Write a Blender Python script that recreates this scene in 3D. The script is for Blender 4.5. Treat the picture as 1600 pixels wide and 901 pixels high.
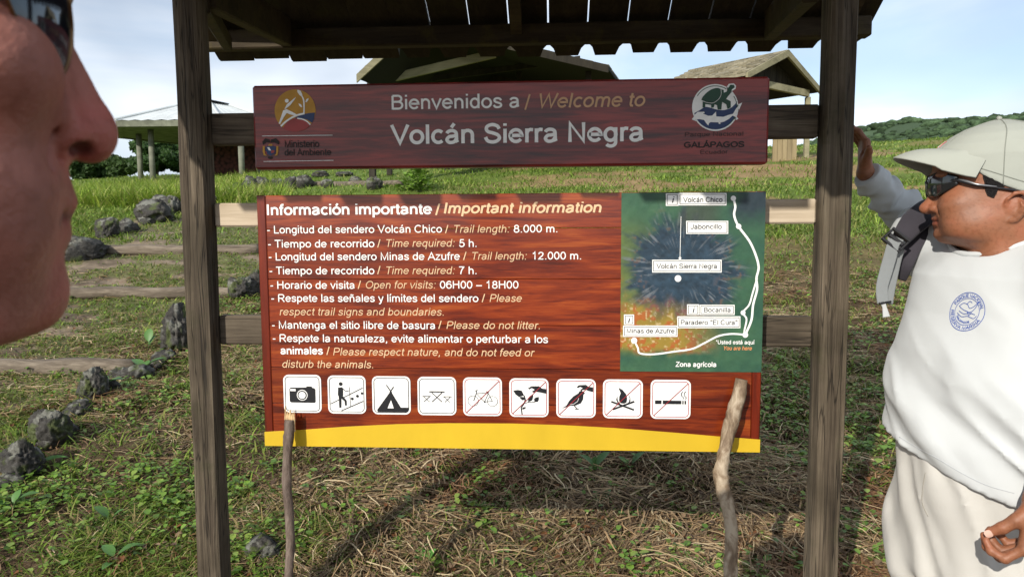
import bpy, math, random, zlib
import numpy as np
from mathutils import Vector, Matrix
from mathutils.bvhtree import BVHTree

for o in list(bpy.data.objects): bpy.data.objects.remove(o)
SC = bpy.context.scene
COL = SC.collection
random.seed(7)
RNG = np.random.default_rng(7)

# ---------------------------------------------------------------- camera
CAM = np.array([0.1166, -1.7084, 1.5])
YAW, PITCH, ROLL, FPX = -0.0601, -0.0870, -0.0054, 1111.0
def _axes():
    cy, sy, cp, sp = math.cos(YAW), math.sin(YAW), math.cos(PITCH), math.sin(PITCH)
    f = np.array([sy*cp, cy*cp, sp]); r = np.array([cy, -sy, 0.0]); u = np.cross(r, f)
    cr, sr = math.cos(ROLL), math.sin(ROLL)
    return cr*r + sr*u, -sr*r + cr*u, f
RT, UP, FW = _axes()
cam = bpy.data.cameras.new('camera'); cam_ob = bpy.data.objects.new('camera', cam); COL.objects.link(cam_ob)
M = Matrix([[RT[i], UP[i], -FW[i], CAM[i]] for i in range(3)] + [[0, 0, 0, 1]])
cam_ob.matrix_world = M
cam.sensor_width = 36.0; cam.lens = 36.0*FPX/1600.0
cam.clip_start = 0.02; cam.clip_end = 6000
cam.dof.use_dof = True; cam.dof.focus_distance = 1.95; cam.dof.aperture_fstop = 17.0
SC.camera = cam_ob

# ---------------------------------------------------------------- light
SUN_DIR = np.array([0.50, 1.0, -0.60]); SUN_DIR /= np.linalg.norm(SUN_DIR)     # the way the light travels
SUN_EL = math.asin(-SUN_DIR[2]); SUN_AZ = math.atan2(-SUN_DIR[0], -SUN_DIR[1])  # azimuth of the sun, from +Y clockwise
sun = bpy.data.lights.new('sun', 'SUN'); sun.energy = 4.2; sun.angle = math.radians(0.55); sun.color = (1.0, 0.94, 0.84)
sun_ob = bpy.data.objects.new('sun', sun); COL.objects.link(sun_ob)
sun_ob.rotation_euler = Vector(SUN_DIR).to_track_quat('-Z', 'Y').to_euler()
sun_ob.location = (-6, -12, 8)

W = bpy.data.worlds.new('World'); SC.world = W; W.use_nodes = True
nt = W.node_tree; nt.nodes.clear()
def N(nt, t, **k):
    n = nt.nodes.new(t)
    for a, b in k.items():
        if a.startswith('i_'): n.inputs[a[2:].replace('_', ' ')].default_value = b
        else: setattr(n, a, b)
    return n
out = N(nt, 'ShaderNodeOutputWorld'); bg = N(nt, 'ShaderNodeBackground'); bg.inputs[1].default_value = 0.15
sky = N(nt, 'ShaderNodeTexSky', sky_type='NISHITA', sun_disc=False, sun_elevation=SUN_EL, sun_rotation=SUN_AZ % (2*math.pi))
sky.air_density = 1.0; sky.dust_density = 1.2; sky.ozone_density = 1.5
tc = N(nt, 'ShaderNodeTexCoord'); mp = N(nt, 'ShaderNodeMapping'); mp.inputs['Scale'].default_value = (1.0, 1.0, 3.2); mp.inputs['Location'].default_value = (0.7, 0.2, 0.35)
n1 = N(nt, 'ShaderNodeTexNoise'); n1.inputs['Scale'].default_value = 1.7; n1.inputs['Detail'].default_value = 7; n1.inputs['Roughness'].default_value = 0.52; n1.inputs['Distortion'].default_value = 0.35
r1 = N(nt, 'ShaderNodeValToRGB'); r1.color_ramp.elements[0].position = 0.36; r1.color_ramp.elements[0].color = (0.35, 0.35, 0.35, 1); r1.color_ramp.elements[1].position = 0.52; r1.color_ramp.elements[1].color = (1, 1, 1, 1)
n2 = N(nt, 'ShaderNodeTexNoise'); n2.inputs['Scale'].default_value = 1.1; n2.inputs['Detail'].default_value = 5; n2.inputs['Roughness'].default_value = 0.5
r2 = N(nt, 'ShaderNodeValToRGB'); r2.color_ramp.elements[0].position = 0.40; r2.color_ramp.elements[0].color = (2.3, 2.8, 3.6, 1); r2.color_ramp.elements[1].position = 0.58; r2.color_ramp.elements[1].color = (6.9, 7.3, 7.8, 1)
mp2 = N(nt, 'ShaderNodeMapping'); mp2.inputs['Scale'].default_value = (1.0, 1.0, 2.0); mp2.inputs['Location'].default_value = (3.1, 1.2, 0.9)
mx = N(nt, 'ShaderNodeMix', data_type='RGBA')
L = nt.links.new
L(tc.outputs['Generated'], mp.inputs[0]); L(mp.outputs[0], n1.inputs[0]); L(n1.outputs[0], r1.inputs[0])
L(tc.outputs['Generated'], mp2.inputs[0]); L(mp2.outputs[0], n2.inputs[0]); L(n2.outputs[0], r2.inputs[0])
mul = N(nt, 'ShaderNodeMath', operation='MULTIPLY'); mul.inputs[1].default_value = 0.9
L(r1.outputs[0], mul.inputs[0])
L(mul.outputs[0], mx.inputs['Factor']); L(sky.outputs[0], mx.inputs['A']); L(r2.outputs[0], mx.inputs['B'])
L(mx.outputs['Result'], bg.inputs[0]); L(bg.outputs[0], out.inputs[0])

SC.view_settings.view_transform = 'Standard'; SC.view_settings.look = 'None'
SC.view_settings.exposure = 0.20; SC.view_settings.gamma = 1.0
SC.render.engine = 'CYCLES'

# ---------------------------------------------------------------- helpers
def ray(px, py):
    d = FW + RT*((px-800)/FPX) + UP*((450.5-py)/FPX)
    return d
def at(px, py, y):
    """the point of the world plane Y=y seen at photo pixel (px,py)"""
    d = ray(px, py); t = (y-CAM[1])/d[1]
    return CAM + d*t
def aD(px, py, D):
    d = ray(px, py); return CAM + d*(D/d.dot(FW))
BY = 0.0
def b2(px, py):
    p = at(px, py, BY); return p[0], p[2]

def tag(o, label=None, cat=None, group=None, kind=None):
    if label: o['label'] = label
    if cat: o['category'] = cat
    if group: o['group'] = group
    if kind: o['kind'] = kind
    return o
def empty(name, loc=(0, 0, 0), parent=None):
    o = bpy.data.objects.new(name, None); COL.objects.link(o); o.location = loc; o.parent = parent
    o.empty_display_size = 0.1
    return o
def link(name, me, parent=None, loc=None):
    o = bpy.data.objects.new(name, me); COL.objects.link(o)
    if parent is not None:
        o.parent = parent
        if loc is None: o.location = -parent_world(parent)
    if loc is not None: o.location = loc
    return o
def parent_world(p):
    v = Vector((0, 0, 0))
    while p is not None:
        v += p.location; p = p.parent
    return v
def mesh(name, V, F, mat=None, smooth=False):
    me = bpy.data.meshes.new(name)
    V = np.asarray(V, dtype=np.float32).reshape(-1, 3)
    if isinstance(F, np.ndarray):
        k = F.shape[1]; nf = len(F)
        me.vertices.add(len(V)); me.vertices.foreach_set('co', V.ravel())
        me.loops.add(nf*k); me.loops.foreach_set('vertex_index', F.astype(np.int32).ravel())
        me.polygons.add(nf); me.polygons.foreach_set('loop_start', np.arange(0, nf*k, k, dtype=np.int32))
        me.polygons.foreach_set('loop_total', np.full(nf, k, dtype=np.int32))
    else:
        me.from_pydata(V.tolist(), [], F)
    if smooth: me.polygons.foreach_set('use_smooth', np.ones(len(me.polygons), dtype=bool))
    me.update(calc_edges=True); me.validate()
    if mat is not None: me.materials.append(mat)
    return me
def obj(name, V, F, mat=None, parent=None, smooth=False):
    """world-space vertices; a child is placed so that the vertices stay where given"""
    return link(name, mesh(name, V, F, mat, smooth), parent)
def set_col(me, cols):
    a = me.color_attributes.new('col', 'FLOAT_COLOR', 'POINT')
    c = np.ones((len(me.vertices), 4), dtype=np.float32); c[:, :3] = cols
    a.data.foreach_set('color', c.ravel())

class MB:
    """collects pieces of one mesh"""
    def __init__(s): s.V = []; s.F = []
    def add(s, V, F):
        n = len(s.V); s.V += [tuple(v) for v in V]; s.F += [tuple(i+n for i in f) for f in F]; return s
    def box(s, lo, hi, bev=0.0, R=None, c=None):
        """box lo..hi with chamfered edges"""
        lo = np.array(lo, float); hi = np.array(hi, float); b = min(bev, 0.45*min(hi-lo))
        if b <= 0:
            V = [(x, y, z) for x in (lo[0], hi[0]) for y in (lo[1], hi[1]) for z in (lo[2], hi[2])]
            F = [(0,1,3,2),(4,6,7,5),(0,4,5,1),(2,3,7,6),(0,2,6,4),(1,5,7,3)]
        else:
            V = []; idx = {}
            for sx in (0, 1):
                for sy in (0, 1):
                    for sz in (0, 1):
                        for ax in range(3):
                            p = [0, 0, 0]
                            for k, s_ in enumerate((sx, sy, sz)):
                                e = hi[k] if s_ else lo[k]
                                p[k] = e if k == ax else (e-b if s_ else e+b)
                            idx[(sx, sy, sz, ax)] = len(V); V.append(p)
            F = []
            for ax in range(3):
                o = [k for k in range(3) if k != ax]
                for s_ in (0, 1):
                    q = []
                    for a_, b_ in ((0,0),(1,0),(1,1),(0,1)):
                        t = [0,0,0]; t[ax] = s_; t[o[0]] = a_; t[o[1]] = b_; q.append(idx[(*t, ax)])
                    if (s_ == 1) != (ax != 1): q = q[::-1]
                    F.append(tuple(q))
            for ax in range(3):   # edge chamfers along ax
                o = [k for k in range(3) if k != ax]
                for a_ in (0, 1):
                    for b_ in (0, 1):
                        t0 = [0,0,0]; t0[o[0]] = a_; t0[o[1]] = b_; t1 = list(t0); t1[ax] = 1
                        q = (idx[(*t0, o[0])], idx[(*t1, o[0])], idx[(*t1, o[1])], idx[(*t0, o[1])])
                        F.append(q)
            for sx in (0, 1):
                for sy in (0, 1):
                    for sz in (0, 1): F.append(tuple(idx[(sx, sy, sz, a)] for a in range(3)))
        V = np.array(V, float)
        if R is not None: V = (V - np.array(c)) @ np.array(R).T + np.array(c)
        return s.add(V, F)
    def tube(s, pts, rad, n=10, cap=True, squash=None):
        pts = [np.array(p, float) for p in pts]
        if np.isscalar(rad): rad = [rad]*len(pts)
        V = []; F = []
        t0 = pts[1]-pts[0]; t0 /= np.linalg.norm(t0)
        ref = np.array([0, 0, 1.0]) if abs(t0[2]) < 0.9 else np.array([1.0, 0, 0])
        a = np.cross(t0, ref); a /= np.linalg.norm(a)
        for i, p in enumerate(pts):
            t = pts[min(i+1, len(pts)-1)] - pts[max(i-1, 0)]; t /= (np.linalg.norm(t)+1e-12)
            a = a - t*a.dot(t); a /= np.linalg.norm(a); b = np.cross(t, a)
            for k in range(n):
                w = 2*math.pi*k/n
                r = rad[i] if not callable(rad[i]) else rad[i](w)
                V.append(p + r*(math.cos(w)*a + math.sin(w)*b))
        for i in range(len(pts)-1):
            for k in range(n):
                k2 = (k+1) % n
                F.append((i*n+k, i*n+k2, (i+1)*n+k2, (i+1)*n+k))
        if cap: F.append(tuple(range(n))[::-1]); F.append(tuple((len(pts)-1)*n+k for k in range(n)))
        return s.add(V, F)
    def prism(s, poly, fn0, fn1):
        """2-D outline lifted to two sheets by fn0/fn1(u,v)->xyz"""
        n = len(poly); V = [fn0(*p) for p in poly] + [fn1(*p) for p in poly]
        F = [tuple(range(n)), tuple(range(2*n-1, n-1, -1))] + [(i, i+n, (i+1) % n+n, (i+1) % n) for i in range(n)]
        return s.add(V, F)
    def build(s, name, mat, parent=None, smooth=False):
        return obj(name, s.V, s.F, mat, parent, smooth)
def rotz(a): c, s = math.cos(a), math.sin(a); return np.array([[c,-s,0],[s,c,0],[0,0,1]])
def fix_normals(o):
    import bmesh
    bm = bmesh.new(); bm.from_mesh(o.data); bmesh.ops.recalc_face_normals(bm, faces=bm.faces); bm.to_mesh(o.data); bm.free(); return o

# value noise
def _hash(ix, iy, iz, seed):
    h = (ix.astype(np.int64)*374761393 + iy.astype(np.int64)*668265263 + iz.astype(np.int64)*2147483647 + seed*974711) & 0xffffffff
    h = ((h ^ (h >> 13))*1274126177) & 0xffffffff
    h = h ^ (h >> 16)
    return (h & 0xffff).astype(np.float32)/65535.0
def vnoise(x, y, z=0, seed=0):
    x = np.asarray(x, np.float32); y = np.asarray(y, np.float32); z = np.asarray(z, np.float32) + np.zeros_like(x)
    ix, iy, iz = np.floor(x), np.floor(y), np.floor(z)
    fx, fy, fz = x-ix, y-iy, z-iz
    fx = fx*fx*(3-2*fx); fy = fy*fy*(3-2*fy); fz = fz*fz*(3-2*fz)
    r = 0
    for a in (0, 1):
        for b in (0, 1):
            for c in (0, 1):
                r = r + _hash(ix+a, iy+b, iz+c, seed)*(fx if a else 1-fx)*(fy if b else 1-fy)*(fz if c else 1-fz)
    return r
def fbm(x, y, z=0, oct=4, seed=0):
    r = 0; a = 0.5; t = 0; f = 1.0
    for i in range(oct):
        r = r + a*vnoise(np.asarray(x)*f, np.asarray(y)*f, np.asarray(z)*f, seed+i*17); t += a; a *= 0.5; f *= 2.03
    return r/t
def smooth01(a, b, x):
    t = np.clip((x-a)/(b-a), 0, 1); return t*t*(3-2*t)

# ---------------------------------------------------------------- materials
def newmat(name):
    m = bpy.data.materials.new(name); m.use_nodes = True; nt = m.node_tree
    return m, nt, nt.nodes['Principled BSDF']
def ramp(nt, stops):
    r = nt.nodes.new('ShaderNodeValToRGB'); e = r.color_ramp.elements
    e[0].position, e[0].color = stops[0][0], (*stops[0][1], 1)
    e[1].position, e[1].color = stops[-1][0], (*stops[-1][1], 1)
    for p, c in stops[1:-1]:
        k = e.new(p); k.color = (*c, 1)
    return r
def plain(name, col, rough=0.6, spec=0.4, noise=0.0, nscale=20, bump=0.0, bscale=60, metallic=0.0, coat=0.0, stretch=None):
    m, nt, b = newmat(name); L = nt.links.new
    b.inputs['Roughness'].default_value = rough; b.inputs['Metallic'].default_value = metallic
    b.inputs['Specular IOR Level'].default_value = spec; b.inputs['Coat Weight'].default_value = coat
    tc = nt.nodes.new('ShaderNodeTexCoord'); src = tc.outputs['Object']
    if stretch:
        mp = nt.nodes.new('ShaderNodeMapping'); mp.inputs['Scale'].default_value = stretch; L(src, mp.inputs[0]); src = mp.outputs[0]
    if noise:
        n = nt.nodes.new('ShaderNodeTexNoise'); n.inputs['Scale'].default_value = nscale; n.inputs['Detail'].default_value = 6
        c = np.array(col)
        r = ramp(nt, [(0.3, tuple(np.clip(c*(1-noise), 0, 1))), (0.7, tuple(np.clip(c*(1+noise), 0, 1)))])
        L(src, n.inputs['Vector']); L(n.outputs[0], r.inputs[0]); L(r.outputs[0], b.inputs['Base Color'])
    else: b.inputs['Base Color'].default_value = (*col, 1)
    if bump:
        n = nt.nodes.new('ShaderNodeTexNoise'); n.inputs['Scale'].default_value = bscale; n.inputs['Detail'].default_value = 5
        bp = nt.nodes.new('ShaderNodeBump'); bp.inputs['Strength'].default_value = bump; bp.inputs['Distance'].default_value = 0.01
        L(src, n.inputs['Vector']); L(n.outputs[0], bp.inputs['Height']); L(bp.outputs[0], b.inputs['Normal'])
    return m
def wood(name, stops, axis='Z', fine=60, rough=0.8, coat=0.0, coat_rough=0.2, bump=0.3, wave=0.35, moss=None, stretch=14, crack=0.0, spec=0.3, world=False):
    """grain stretched along one axis, with per-object variation"""
    m, nt, b = newmat(name); L = nt.links.new
    b.inputs['Roughness'].default_value = rough; b.inputs['Coat Weight'].default_value = coat; b.inputs['Coat Roughness'].default_value = coat_rough
    b.inputs['Specular IOR Level'].default_value = spec
    tc = nt.nodes.new('ShaderNodeTexCoord'); oi = nt.nodes.new('ShaderNodeObjectInfo')
    off = nt.nodes.new('ShaderNodeVectorMath'); off.operation = 'MULTIPLY_ADD'
    cmb = nt.nodes.new('ShaderNodeCombineXYZ')
    for i in range(3): L(oi.outputs['Random'], cmb.inputs[i])
    L(cmb.outputs[0], off.inputs[0]); off.inputs[1].default_value = (7.3, 3.1, 5.7)
    L(tc.outputs['Object'], off.inputs[2])
    mp = nt.nodes.new('ShaderNodeMapping'); s = [fine]*3; s['XYZ'.index(axis)] = fine/stretch; mp.inputs['Scale'].default_value = s
    L(off.outputs[0], mp.inputs[0])
    n = nt.nodes.new('ShaderNodeTexNoise'); n.inputs['Scale'].default_value = 1; n.inputs['Detail'].default_value = 8; n.inputs['Roughness'].default_value = 0.62; n.inputs['Distortion'].default_value = wave*3
    L(mp.outputs[0], n.inputs['Vector'])
    mp2 = nt.nodes.new('ShaderNodeMapping'); s2 = [fine*0.16]*3; s2['XYZ'.index(axis)] = fine*0.16/(stretch*0.5); mp2.inputs['Scale'].default_value = s2
    L(off.outputs[0], mp2.inputs[0])
    n2 = nt.nodes.new('ShaderNodeTexNoise'); n2.inputs['Scale'].default_value = 1; n2.inputs['Detail'].default_value = 4; n2.inputs['Distortion'].default_value = wave*5
    L(mp2.outputs[0], n2.inputs['Vector'])
    ad = nt.nodes.new('ShaderNodeMath'); ad.operation = 'MULTIPLY_ADD'; ad.inputs[1].default_value = 0.5
    ml = nt.nodes.new('ShaderNodeMath'); ml.operation = 'MULTIPLY'; ml.inputs[1].default_value = 0.5
    L(n2.outputs[0], ml.inputs[0]); L(n.outputs[0], ad.inputs[0]); L(ml.outputs[0], ad.inputs[2])
    r = ramp(nt, stops); L(ad.outputs[0], r.inputs[0]); colout = r.outputs[0]
    hsv = nt.nodes.new('ShaderNodeHueSaturation'); mr = nt.nodes.new('ShaderNodeMapRange'); mr.inputs['To Min'].default_value = 0.82; mr.inputs['To Max'].default_value = 1.18
    L(oi.outputs['Random'], mr.inputs['Value']); L(mr.outputs[0], hsv.inputs['Value']); L(colout, hsv.inputs['Color']); colout = hsv.outputs[0]
    if moss:
        n3 = nt.nodes.new('ShaderNodeTexNoise'); n3.inputs['Scale'].default_value = 9; n3.inputs['Detail'].default_value = 8; n3.inputs['Roughness'].default_value = 0.7
        L(off.outputs[0], n3.inputs['Vector']); rr = ramp(nt, [(0.52, (0, 0, 0)), (0.66, (moss[1],)*3)]); L(n3.outputs[0], rr.inputs[0])
        mx = nt.nodes.new('ShaderNodeMix'); mx.data_type = 'RGBA'; L(rr.outputs[0], mx.inputs['Factor']); L(colout, mx.inputs['A']); mx.inputs['B'].default_value = (*moss[0], 1); colout = mx.outputs['Result']
    hgt = n.outputs[0]
    if crack:
        mp5 = nt.nodes.new('ShaderNodeMapping'); s5 = [fine*0.22]*3; s5['XYZ'.index(axis)] = fine*0.22/26; mp5.inputs['Scale'].default_value = s5; L(off.outputs[0], mp5.inputs[0])
        n5 = nt.nodes.new('ShaderNodeTexNoise'); n5.inputs['Scale'].default_value = 1; n5.inputs['Detail'].default_value = 3; n5.inputs['Distortion'].default_value = .4; L(mp5.outputs[0], n5.inputs['Vector'])
        sb = nt.nodes.new('ShaderNodeMath'); sb.operation = 'SUBTRACT'; sb.inputs[1].default_value = .5; ab = nt.nodes.new('ShaderNodeMath'); ab.operation = 'ABSOLUTE'; L(n5.outputs[0], sb.inputs[0]); L(sb.outputs[0], ab.inputs[0])
        r5 = ramp(nt, [(0.0, (1-crack,)*3), (0.018, (1, 1, 1))]); L(ab.outputs[0], r5.inputs[0])
        n6 = nt.nodes.new('ShaderNodeTexNoise'); n6.inputs['Scale'].default_value = 5; n6.inputs['Detail'].default_value = 5; L(off.outputs[0], n6.inputs['Vector']); r6 = ramp(nt, [(0.35, (.62, .60, .55)), (0.65, (1.25, 1.22, 1.18))]); L(n6.outputs[0], r6.inputs[0])
        m5 = nt.nodes.new('ShaderNodeMix'); m5.data_type = 'RGBA'; m5.blend_type = 'MULTIPLY'; m5.inputs['Factor'].default_value = 1; L(colout, m5.inputs['A']); L(r5.outputs[0], m5.inputs['B'])
        m6 = nt.nodes.new('ShaderNodeMix'); m6.data_type = 'RGBA'; m6.blend_type = 'MULTIPLY'; m6.inputs['Factor'].default_value = 1; L(m5.outputs['Result'], m6.inputs['A']); L(r6.outputs[0], m6.inputs['B']); colout = m6.outputs['Result']
        h5 = nt.nodes.new('ShaderNodeMath'); h5.operation = 'MULTIPLY'; L(hgt, h5.inputs[0]); L(r5.outputs[0], h5.inputs[1]); hgt = h5.outputs[0]
    L(colout, b.inputs['Base Color'])
    bp = nt.nodes.new('ShaderNodeBump'); bp.inputs['Strength'].default_value = bump; bp.inputs['Distance'].default_value = 0.004
    L(hgt, bp.inputs['Height']); L(bp.outputs[0], b.inputs['Normal'])
    return m
def vcol(name, rough=0.85, spec=0.2, trans=0.0, noise=0.0, nscale=30, bump=0.0, bscale=40, bdist=0.01):
    m, nt, b = newmat(name); L = nt.links.new
    a = nt.nodes.new('ShaderNodeVertexColor'); a.layer_name = 'col'
    b.inputs['Roughness'].default_value = rough; b.inputs['Specular IOR Level'].default_value = spec
    src = a.outputs[0]; tc = nt.nodes.new('ShaderNodeTexCoord')
    if noise:
        n = nt.nodes.new('ShaderNodeTexNoise'); n.inputs['Scale'].default_value = nscale; n.inputs['Detail'].default_value = 8; n.inputs['Roughness'].default_value = 0.65
        r = ramp(nt, [(0.3, (1-noise,)*3), (0.7, (1+noise,)*3)]); mx = nt.nodes.new('ShaderNodeMix'); mx.data_type = 'RGBA'; mx.blend_type = 'MULTIPLY'; mx.inputs['Factor'].default_value = 1
        L(tc.outputs['Object'], n.inputs['Vector']); L(n.outputs[0], r.inputs[0]); L(src, mx.inputs['A']); L(r.outputs[0], mx.inputs['B']); src = mx.outputs['Result']
    L(src, b.inputs['Base Color'])
    if bump:
        n = nt.nodes.new('ShaderNodeTexNoise'); n.inputs['Scale'].default_value = bscale; n.inputs['Detail'].default_value = 8; n.inputs['Roughness'].default_value = 0.7
        bp = nt.nodes.new('ShaderNodeBump'); bp.inputs['Strength'].default_value = bump; bp.inputs['Distance'].default_value = bdist
        L(tc.outputs['Object'], n.inputs['Vector']); L(n.outputs[0], bp.inputs['Height']); L(bp.outputs[0], b.inputs['Normal'])
    if trans:
        tr = nt.nodes.new('ShaderNodeBsdfTranslucent'); L(src, tr.inputs[0]); ms = nt.nodes.new('ShaderNodeMixShader'); ms.inputs[0].default_value = trans
        o = nt.nodes['Material Output']; L(b.outputs[0], ms.inputs[1]); L(tr.outputs[0], ms.inputs[2]); L(ms.outputs[0], o.inputs[0])
    return m
# ---------------------------------------------------------------- terrain
_pd = np.array([-1e4, -30, -3, 0, 1.2, 1.65, 2.1, 2.3, 2.7, 3.2, 4.4, 7.0, 8.5, 12, 20, 30, 45, 80, 130, 1e4])
_pz = np.array([-0.6, -.6, -.10, -.03, .0, .16, .40, .45, .50, .565, .68, .95, 1.22, 1.70, 2.85, 4.25, 5.7, 8.3, 10.0, 10.0])
_fd = np.linspace(-40, 160, 8001); _fz = np.interp(_fd, _pd, _pz)
_k = np.exp(-np.linspace(-2, 2, 13)**2); _k /= _k.sum(); _fz2 = np.convolve(np.pad(_fz, 6, mode='edge'), _k, 'valid')
HR = [(-3000, 8), (-60, 8), (0, 14), (90, 34), (170, 62), (205, 64), (262, 70), (330, 82), (600, 95), (3000, 100)]
def gz(x, y, fine=True):
    x = np.asarray(x, np.float64); y = np.asarray(y, np.float64); D = y + 1.7084
    z = np.interp(D, _fd, _fz2)
    z = z + np.clip(x, -40, 40)*0.036*smooth01(5, 25, D)*(1-smooth01(70, 160, D))
    # the hill far to the right
    rid = np.interp(x, [p[0] for p in HR], [p[1] for p in HR])
    bump = (fbm(x/55+9, y/80+3, oct=5, seed=3)-0.5)*10
    z = z + (rid+bump-19)*smooth01(110, 420, D)
    if fine:
        near = 1-smooth01(60, 140, D)
        z = z + near*((fbm(x*1.3, y*1.3, oct=3, seed=5)-0.5)*0.10 + (fbm(x*6, y*6, oct=2, seed=8)-0.5)*0.035*(1-smooth01(8, 20, D)))
        z = z + near*smooth01(6, 14, D)*(fbm(x*0.25, y*0.25, oct=2, seed=15)-0.5)*0.35
    return z
def on_ground(px, py):
    """where the ray through photo pixel (px,py) meets the ground"""
    d = ray(px, py); t = 0.5; pt = 0.5
    while t < 1500:
        p = CAM + d*t
        if p[2] < float(gz(p[0], p[1])):
            lo, hi = pt, t
            for _ in range(25):
                m = (lo+hi)/2; q = CAM + d*m
                if q[2] < float(gz(q[0], q[1])): hi = m
                else: lo = m
            return CAM + d*hi
        pt = t; t *= 1.02
    return CAM + d*60
# path centre line (photo pixels dropped on the ground)
_pc = [on_ground(*p) for p in ((40, 640), (110, 530), (215, 415), (300, 365), (400, 325), (470, 300))]
_pc = [_pc[0]+(_pc[0]-_pc[1])*2.5] + _pc
_pl = [on_ground(*p) for p in ((-260, 520), (-60, 440), (75, 400), (150, 352), (240, 322), (330, 302), (450, 286))]
_pr = [on_ground(*p) for p in ((10, 745), (70, 680), (150, 600), (270, 525), (380, 450), (480, 380), (600, 290))]
def _interp_path(P):
    P = sorted([(p[1], p[0]) for p in P]); return np.array([p[0] for p in P]), np.array([p[1] for p in P])
_ly, _lx = _interp_path(_pl); _ry, _rx = _interp_path(_pr)
def path_mask(x, y):
    l = np.interp(y, _ly, _lx); r = np.interp(y, _ry, _rx)
    n = (fbm(np.asarray(x)*1.8, np.asarray(y)*1.8, oct=3, seed=31)-0.5)*0.8
    return smooth01(0.0, 0.35, np.asarray(x)-l+n*0.5)*smooth01(0.0, 0.35, r-np.asarray(x)+n*0.5)*(1-smooth01(9, 14, y))
def straw_mask(x, y):
    """1 where dead cut grass covers the ground"""
    x = np.asarray(x); y = np.asarray(y); D = y+1.7084
    near = smooth01(-1.15, -0.3, x + 0.10*(D-3))*(1-smooth01(3.9, 5.6, D+ (fbm(x*1.2, y*1.2, oct=3, seed=77)-.5)*2.5))
    n = fbm(x*0.9+5, y*0.9, oct=4, seed=41)
    left = smooth01(0.40, 0.54, n)*0.85
    far = smooth01(0.44, 0.53, fbm(x*0.30+1, y*0.55+2, oct=4, seed=43))*smooth01(-3.5, 0.0, x)*smooth01(4, 6, D)*(1-smooth01(24, 34, D))
    return np.clip(np.maximum(np.maximum(near*(0.55+0.65*smooth01(.35, .55, n)), left*(1-smooth01(7, 9, D))), far*0.85), 0, 1)

def build_ground():
    ang = np.concatenate([np.arange(-180, -52, 4.0), np.arange(-52, 52, 0.35), np.arange(52, 180, 4.0)])*math.pi/180
    rad = np.concatenate([[0.02, 0.3, 0.6, 0.9], np.geomspace(1.1, 60, 330), np.geomspace(62, 1600, 120), [2500, 5000]])
    A, Rr = np.meshgrid(ang, rad); X = CAM[0] + Rr*np.sin(A); Y = CAM[1] + Rr*np.cos(A); Z = gz(X, Y)
    V = np.stack([X, Y, Z], -1).reshape(-1, 3); na = len(ang); nr = len(rad)
    i, j = np.meshgrid(np.arange(nr-1), np.arange(na), indexing='ij'); j2 = (j+1) % na
    F = np.stack([i*na+j, i*na+j2, (i+1)*na+j2, (i+1)*na+j], -1).reshape(-1, 4)[:, ::-1]
    D = V[:, 1]-CAM[1]; pm = path_mask(V[:, 0], V[:, 1]); sm = straw_mask(V[:, 0], V[:, 1])
    n = fbm(V[:, 0]*2.5, V[:, 1]*2.5, oct=4, seed=51)[:, None]
    soil = np.array([0.085, 0.058, 0.036])*(0.7+0.6*n); pathc = np.array([0.20, 0.155, 0.110])*(0.75+0.5*n)
    green = np.array([0.105, 0.150, 0.030])*(0.7+0.6*n); strawc = np.array([0.27, 0.175, 0.095])*(0.7+0.6*n)
    farf = smooth01(5, 14, D)[:, None]
    base = soil*(1-farf) + green*farf
    pg = smooth01(.37, .50, fbm(V[:, 0]*2.4, V[:, 1]*3.4, oct=4, seed=56))[:, None]; dk = smooth01(.40, .62, fbm(V[:, 0]*5+3, V[:, 1]*7, oct=4, seed=57))[:, None]
    pathc = pathc*(.62+.55*dk); pathc = pathc+(np.array([.10, .12, .035])*(.7+.6*n)-pathc)*pg*.7
    c = base*(1-sm[:, None]*farf) + strawc*sm[:, None]*farf
    c = c*(1-pm[:, None]) + pathc*pm[:, None]
    hill = smooth01(70, 150, D)[:, None]
    hn = fbm(V[:, 0]/14, V[:, 1]/22, oct=4, seed=61)[:, None]
    hc = np.array([0.060, 0.092, 0.050])*(0.55+0.9*hn)
    c = c*(1-hill) + hc*hill
    me = mesh('ground', V, F, vcol('ground_soil', rough=0.95, spec=0.1, noise=0.35, nscale=14, bump=0.6, bscale=30, bdist=0.02), True)
    set_col(me, c); o = link('ground', me); tag(o, kind='structure'); return o
ground = build_ground()
# ---------------------------------------------------------------- a plain grotesque stroke alphabet (cap height 72)
def _arc(cx, cy, rx, ry, a0, a1, n=None):
    n = n or max(4, int(abs(a1-a0)/18)+1)
    return [(cx+rx*math.cos(math.radians(a0+(a1-a0)*i/n)), cy+ry*math.sin(math.radians(a0+(a1-a0)*i/n))) for i in range(n+1)]
def _spl(P, sub=5, closed=False):
    P = [np.array(p, float) for p in P]; n = len(P); o = []
    for i in range(n if closed else n-1):
        if closed: p0, p1, p2, p3 = P[(i-1) % n], P[i], P[(i+1) % n], P[(i+2) % n]
        else: p0, p1, p2, p3 = P[max(i-1, 0)], P[i], P[i+1], P[min(i+2, n-1)]
        for k in range(sub):
            t = k/sub
            o.append(tuple(0.5*((2*p1)+(-p0+p2)*t+(2*p0-5*p1+4*p2-p3)*t*t+(-p0+3*p1-3*p2+p3)*t**3)))
    if not closed: o.append(tuple(P[-1]))
    return o
def _dot(x, y, r=5): return ('d', x, y, r)
G = {}
def g(ch, w, *st): G[ch] = (w, list(st))
A_, S_ = _arc, _spl
g(' ', 28)
g('a', 56, [(9, 38)]+A_(26, 36, 17, 12, 150, 0)+[(44, 10), (47, 4)], [(43, 30)]+S_([(43, 30), (30, 27), (17, 25), (9, 15), (14, 6), (24, 3.5), (36, 7), (43, 18)]))
g('b', 56, [(11, 72), (11, 0)], A_(29, 26, 19, 22, 0, 360, 20))
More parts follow.
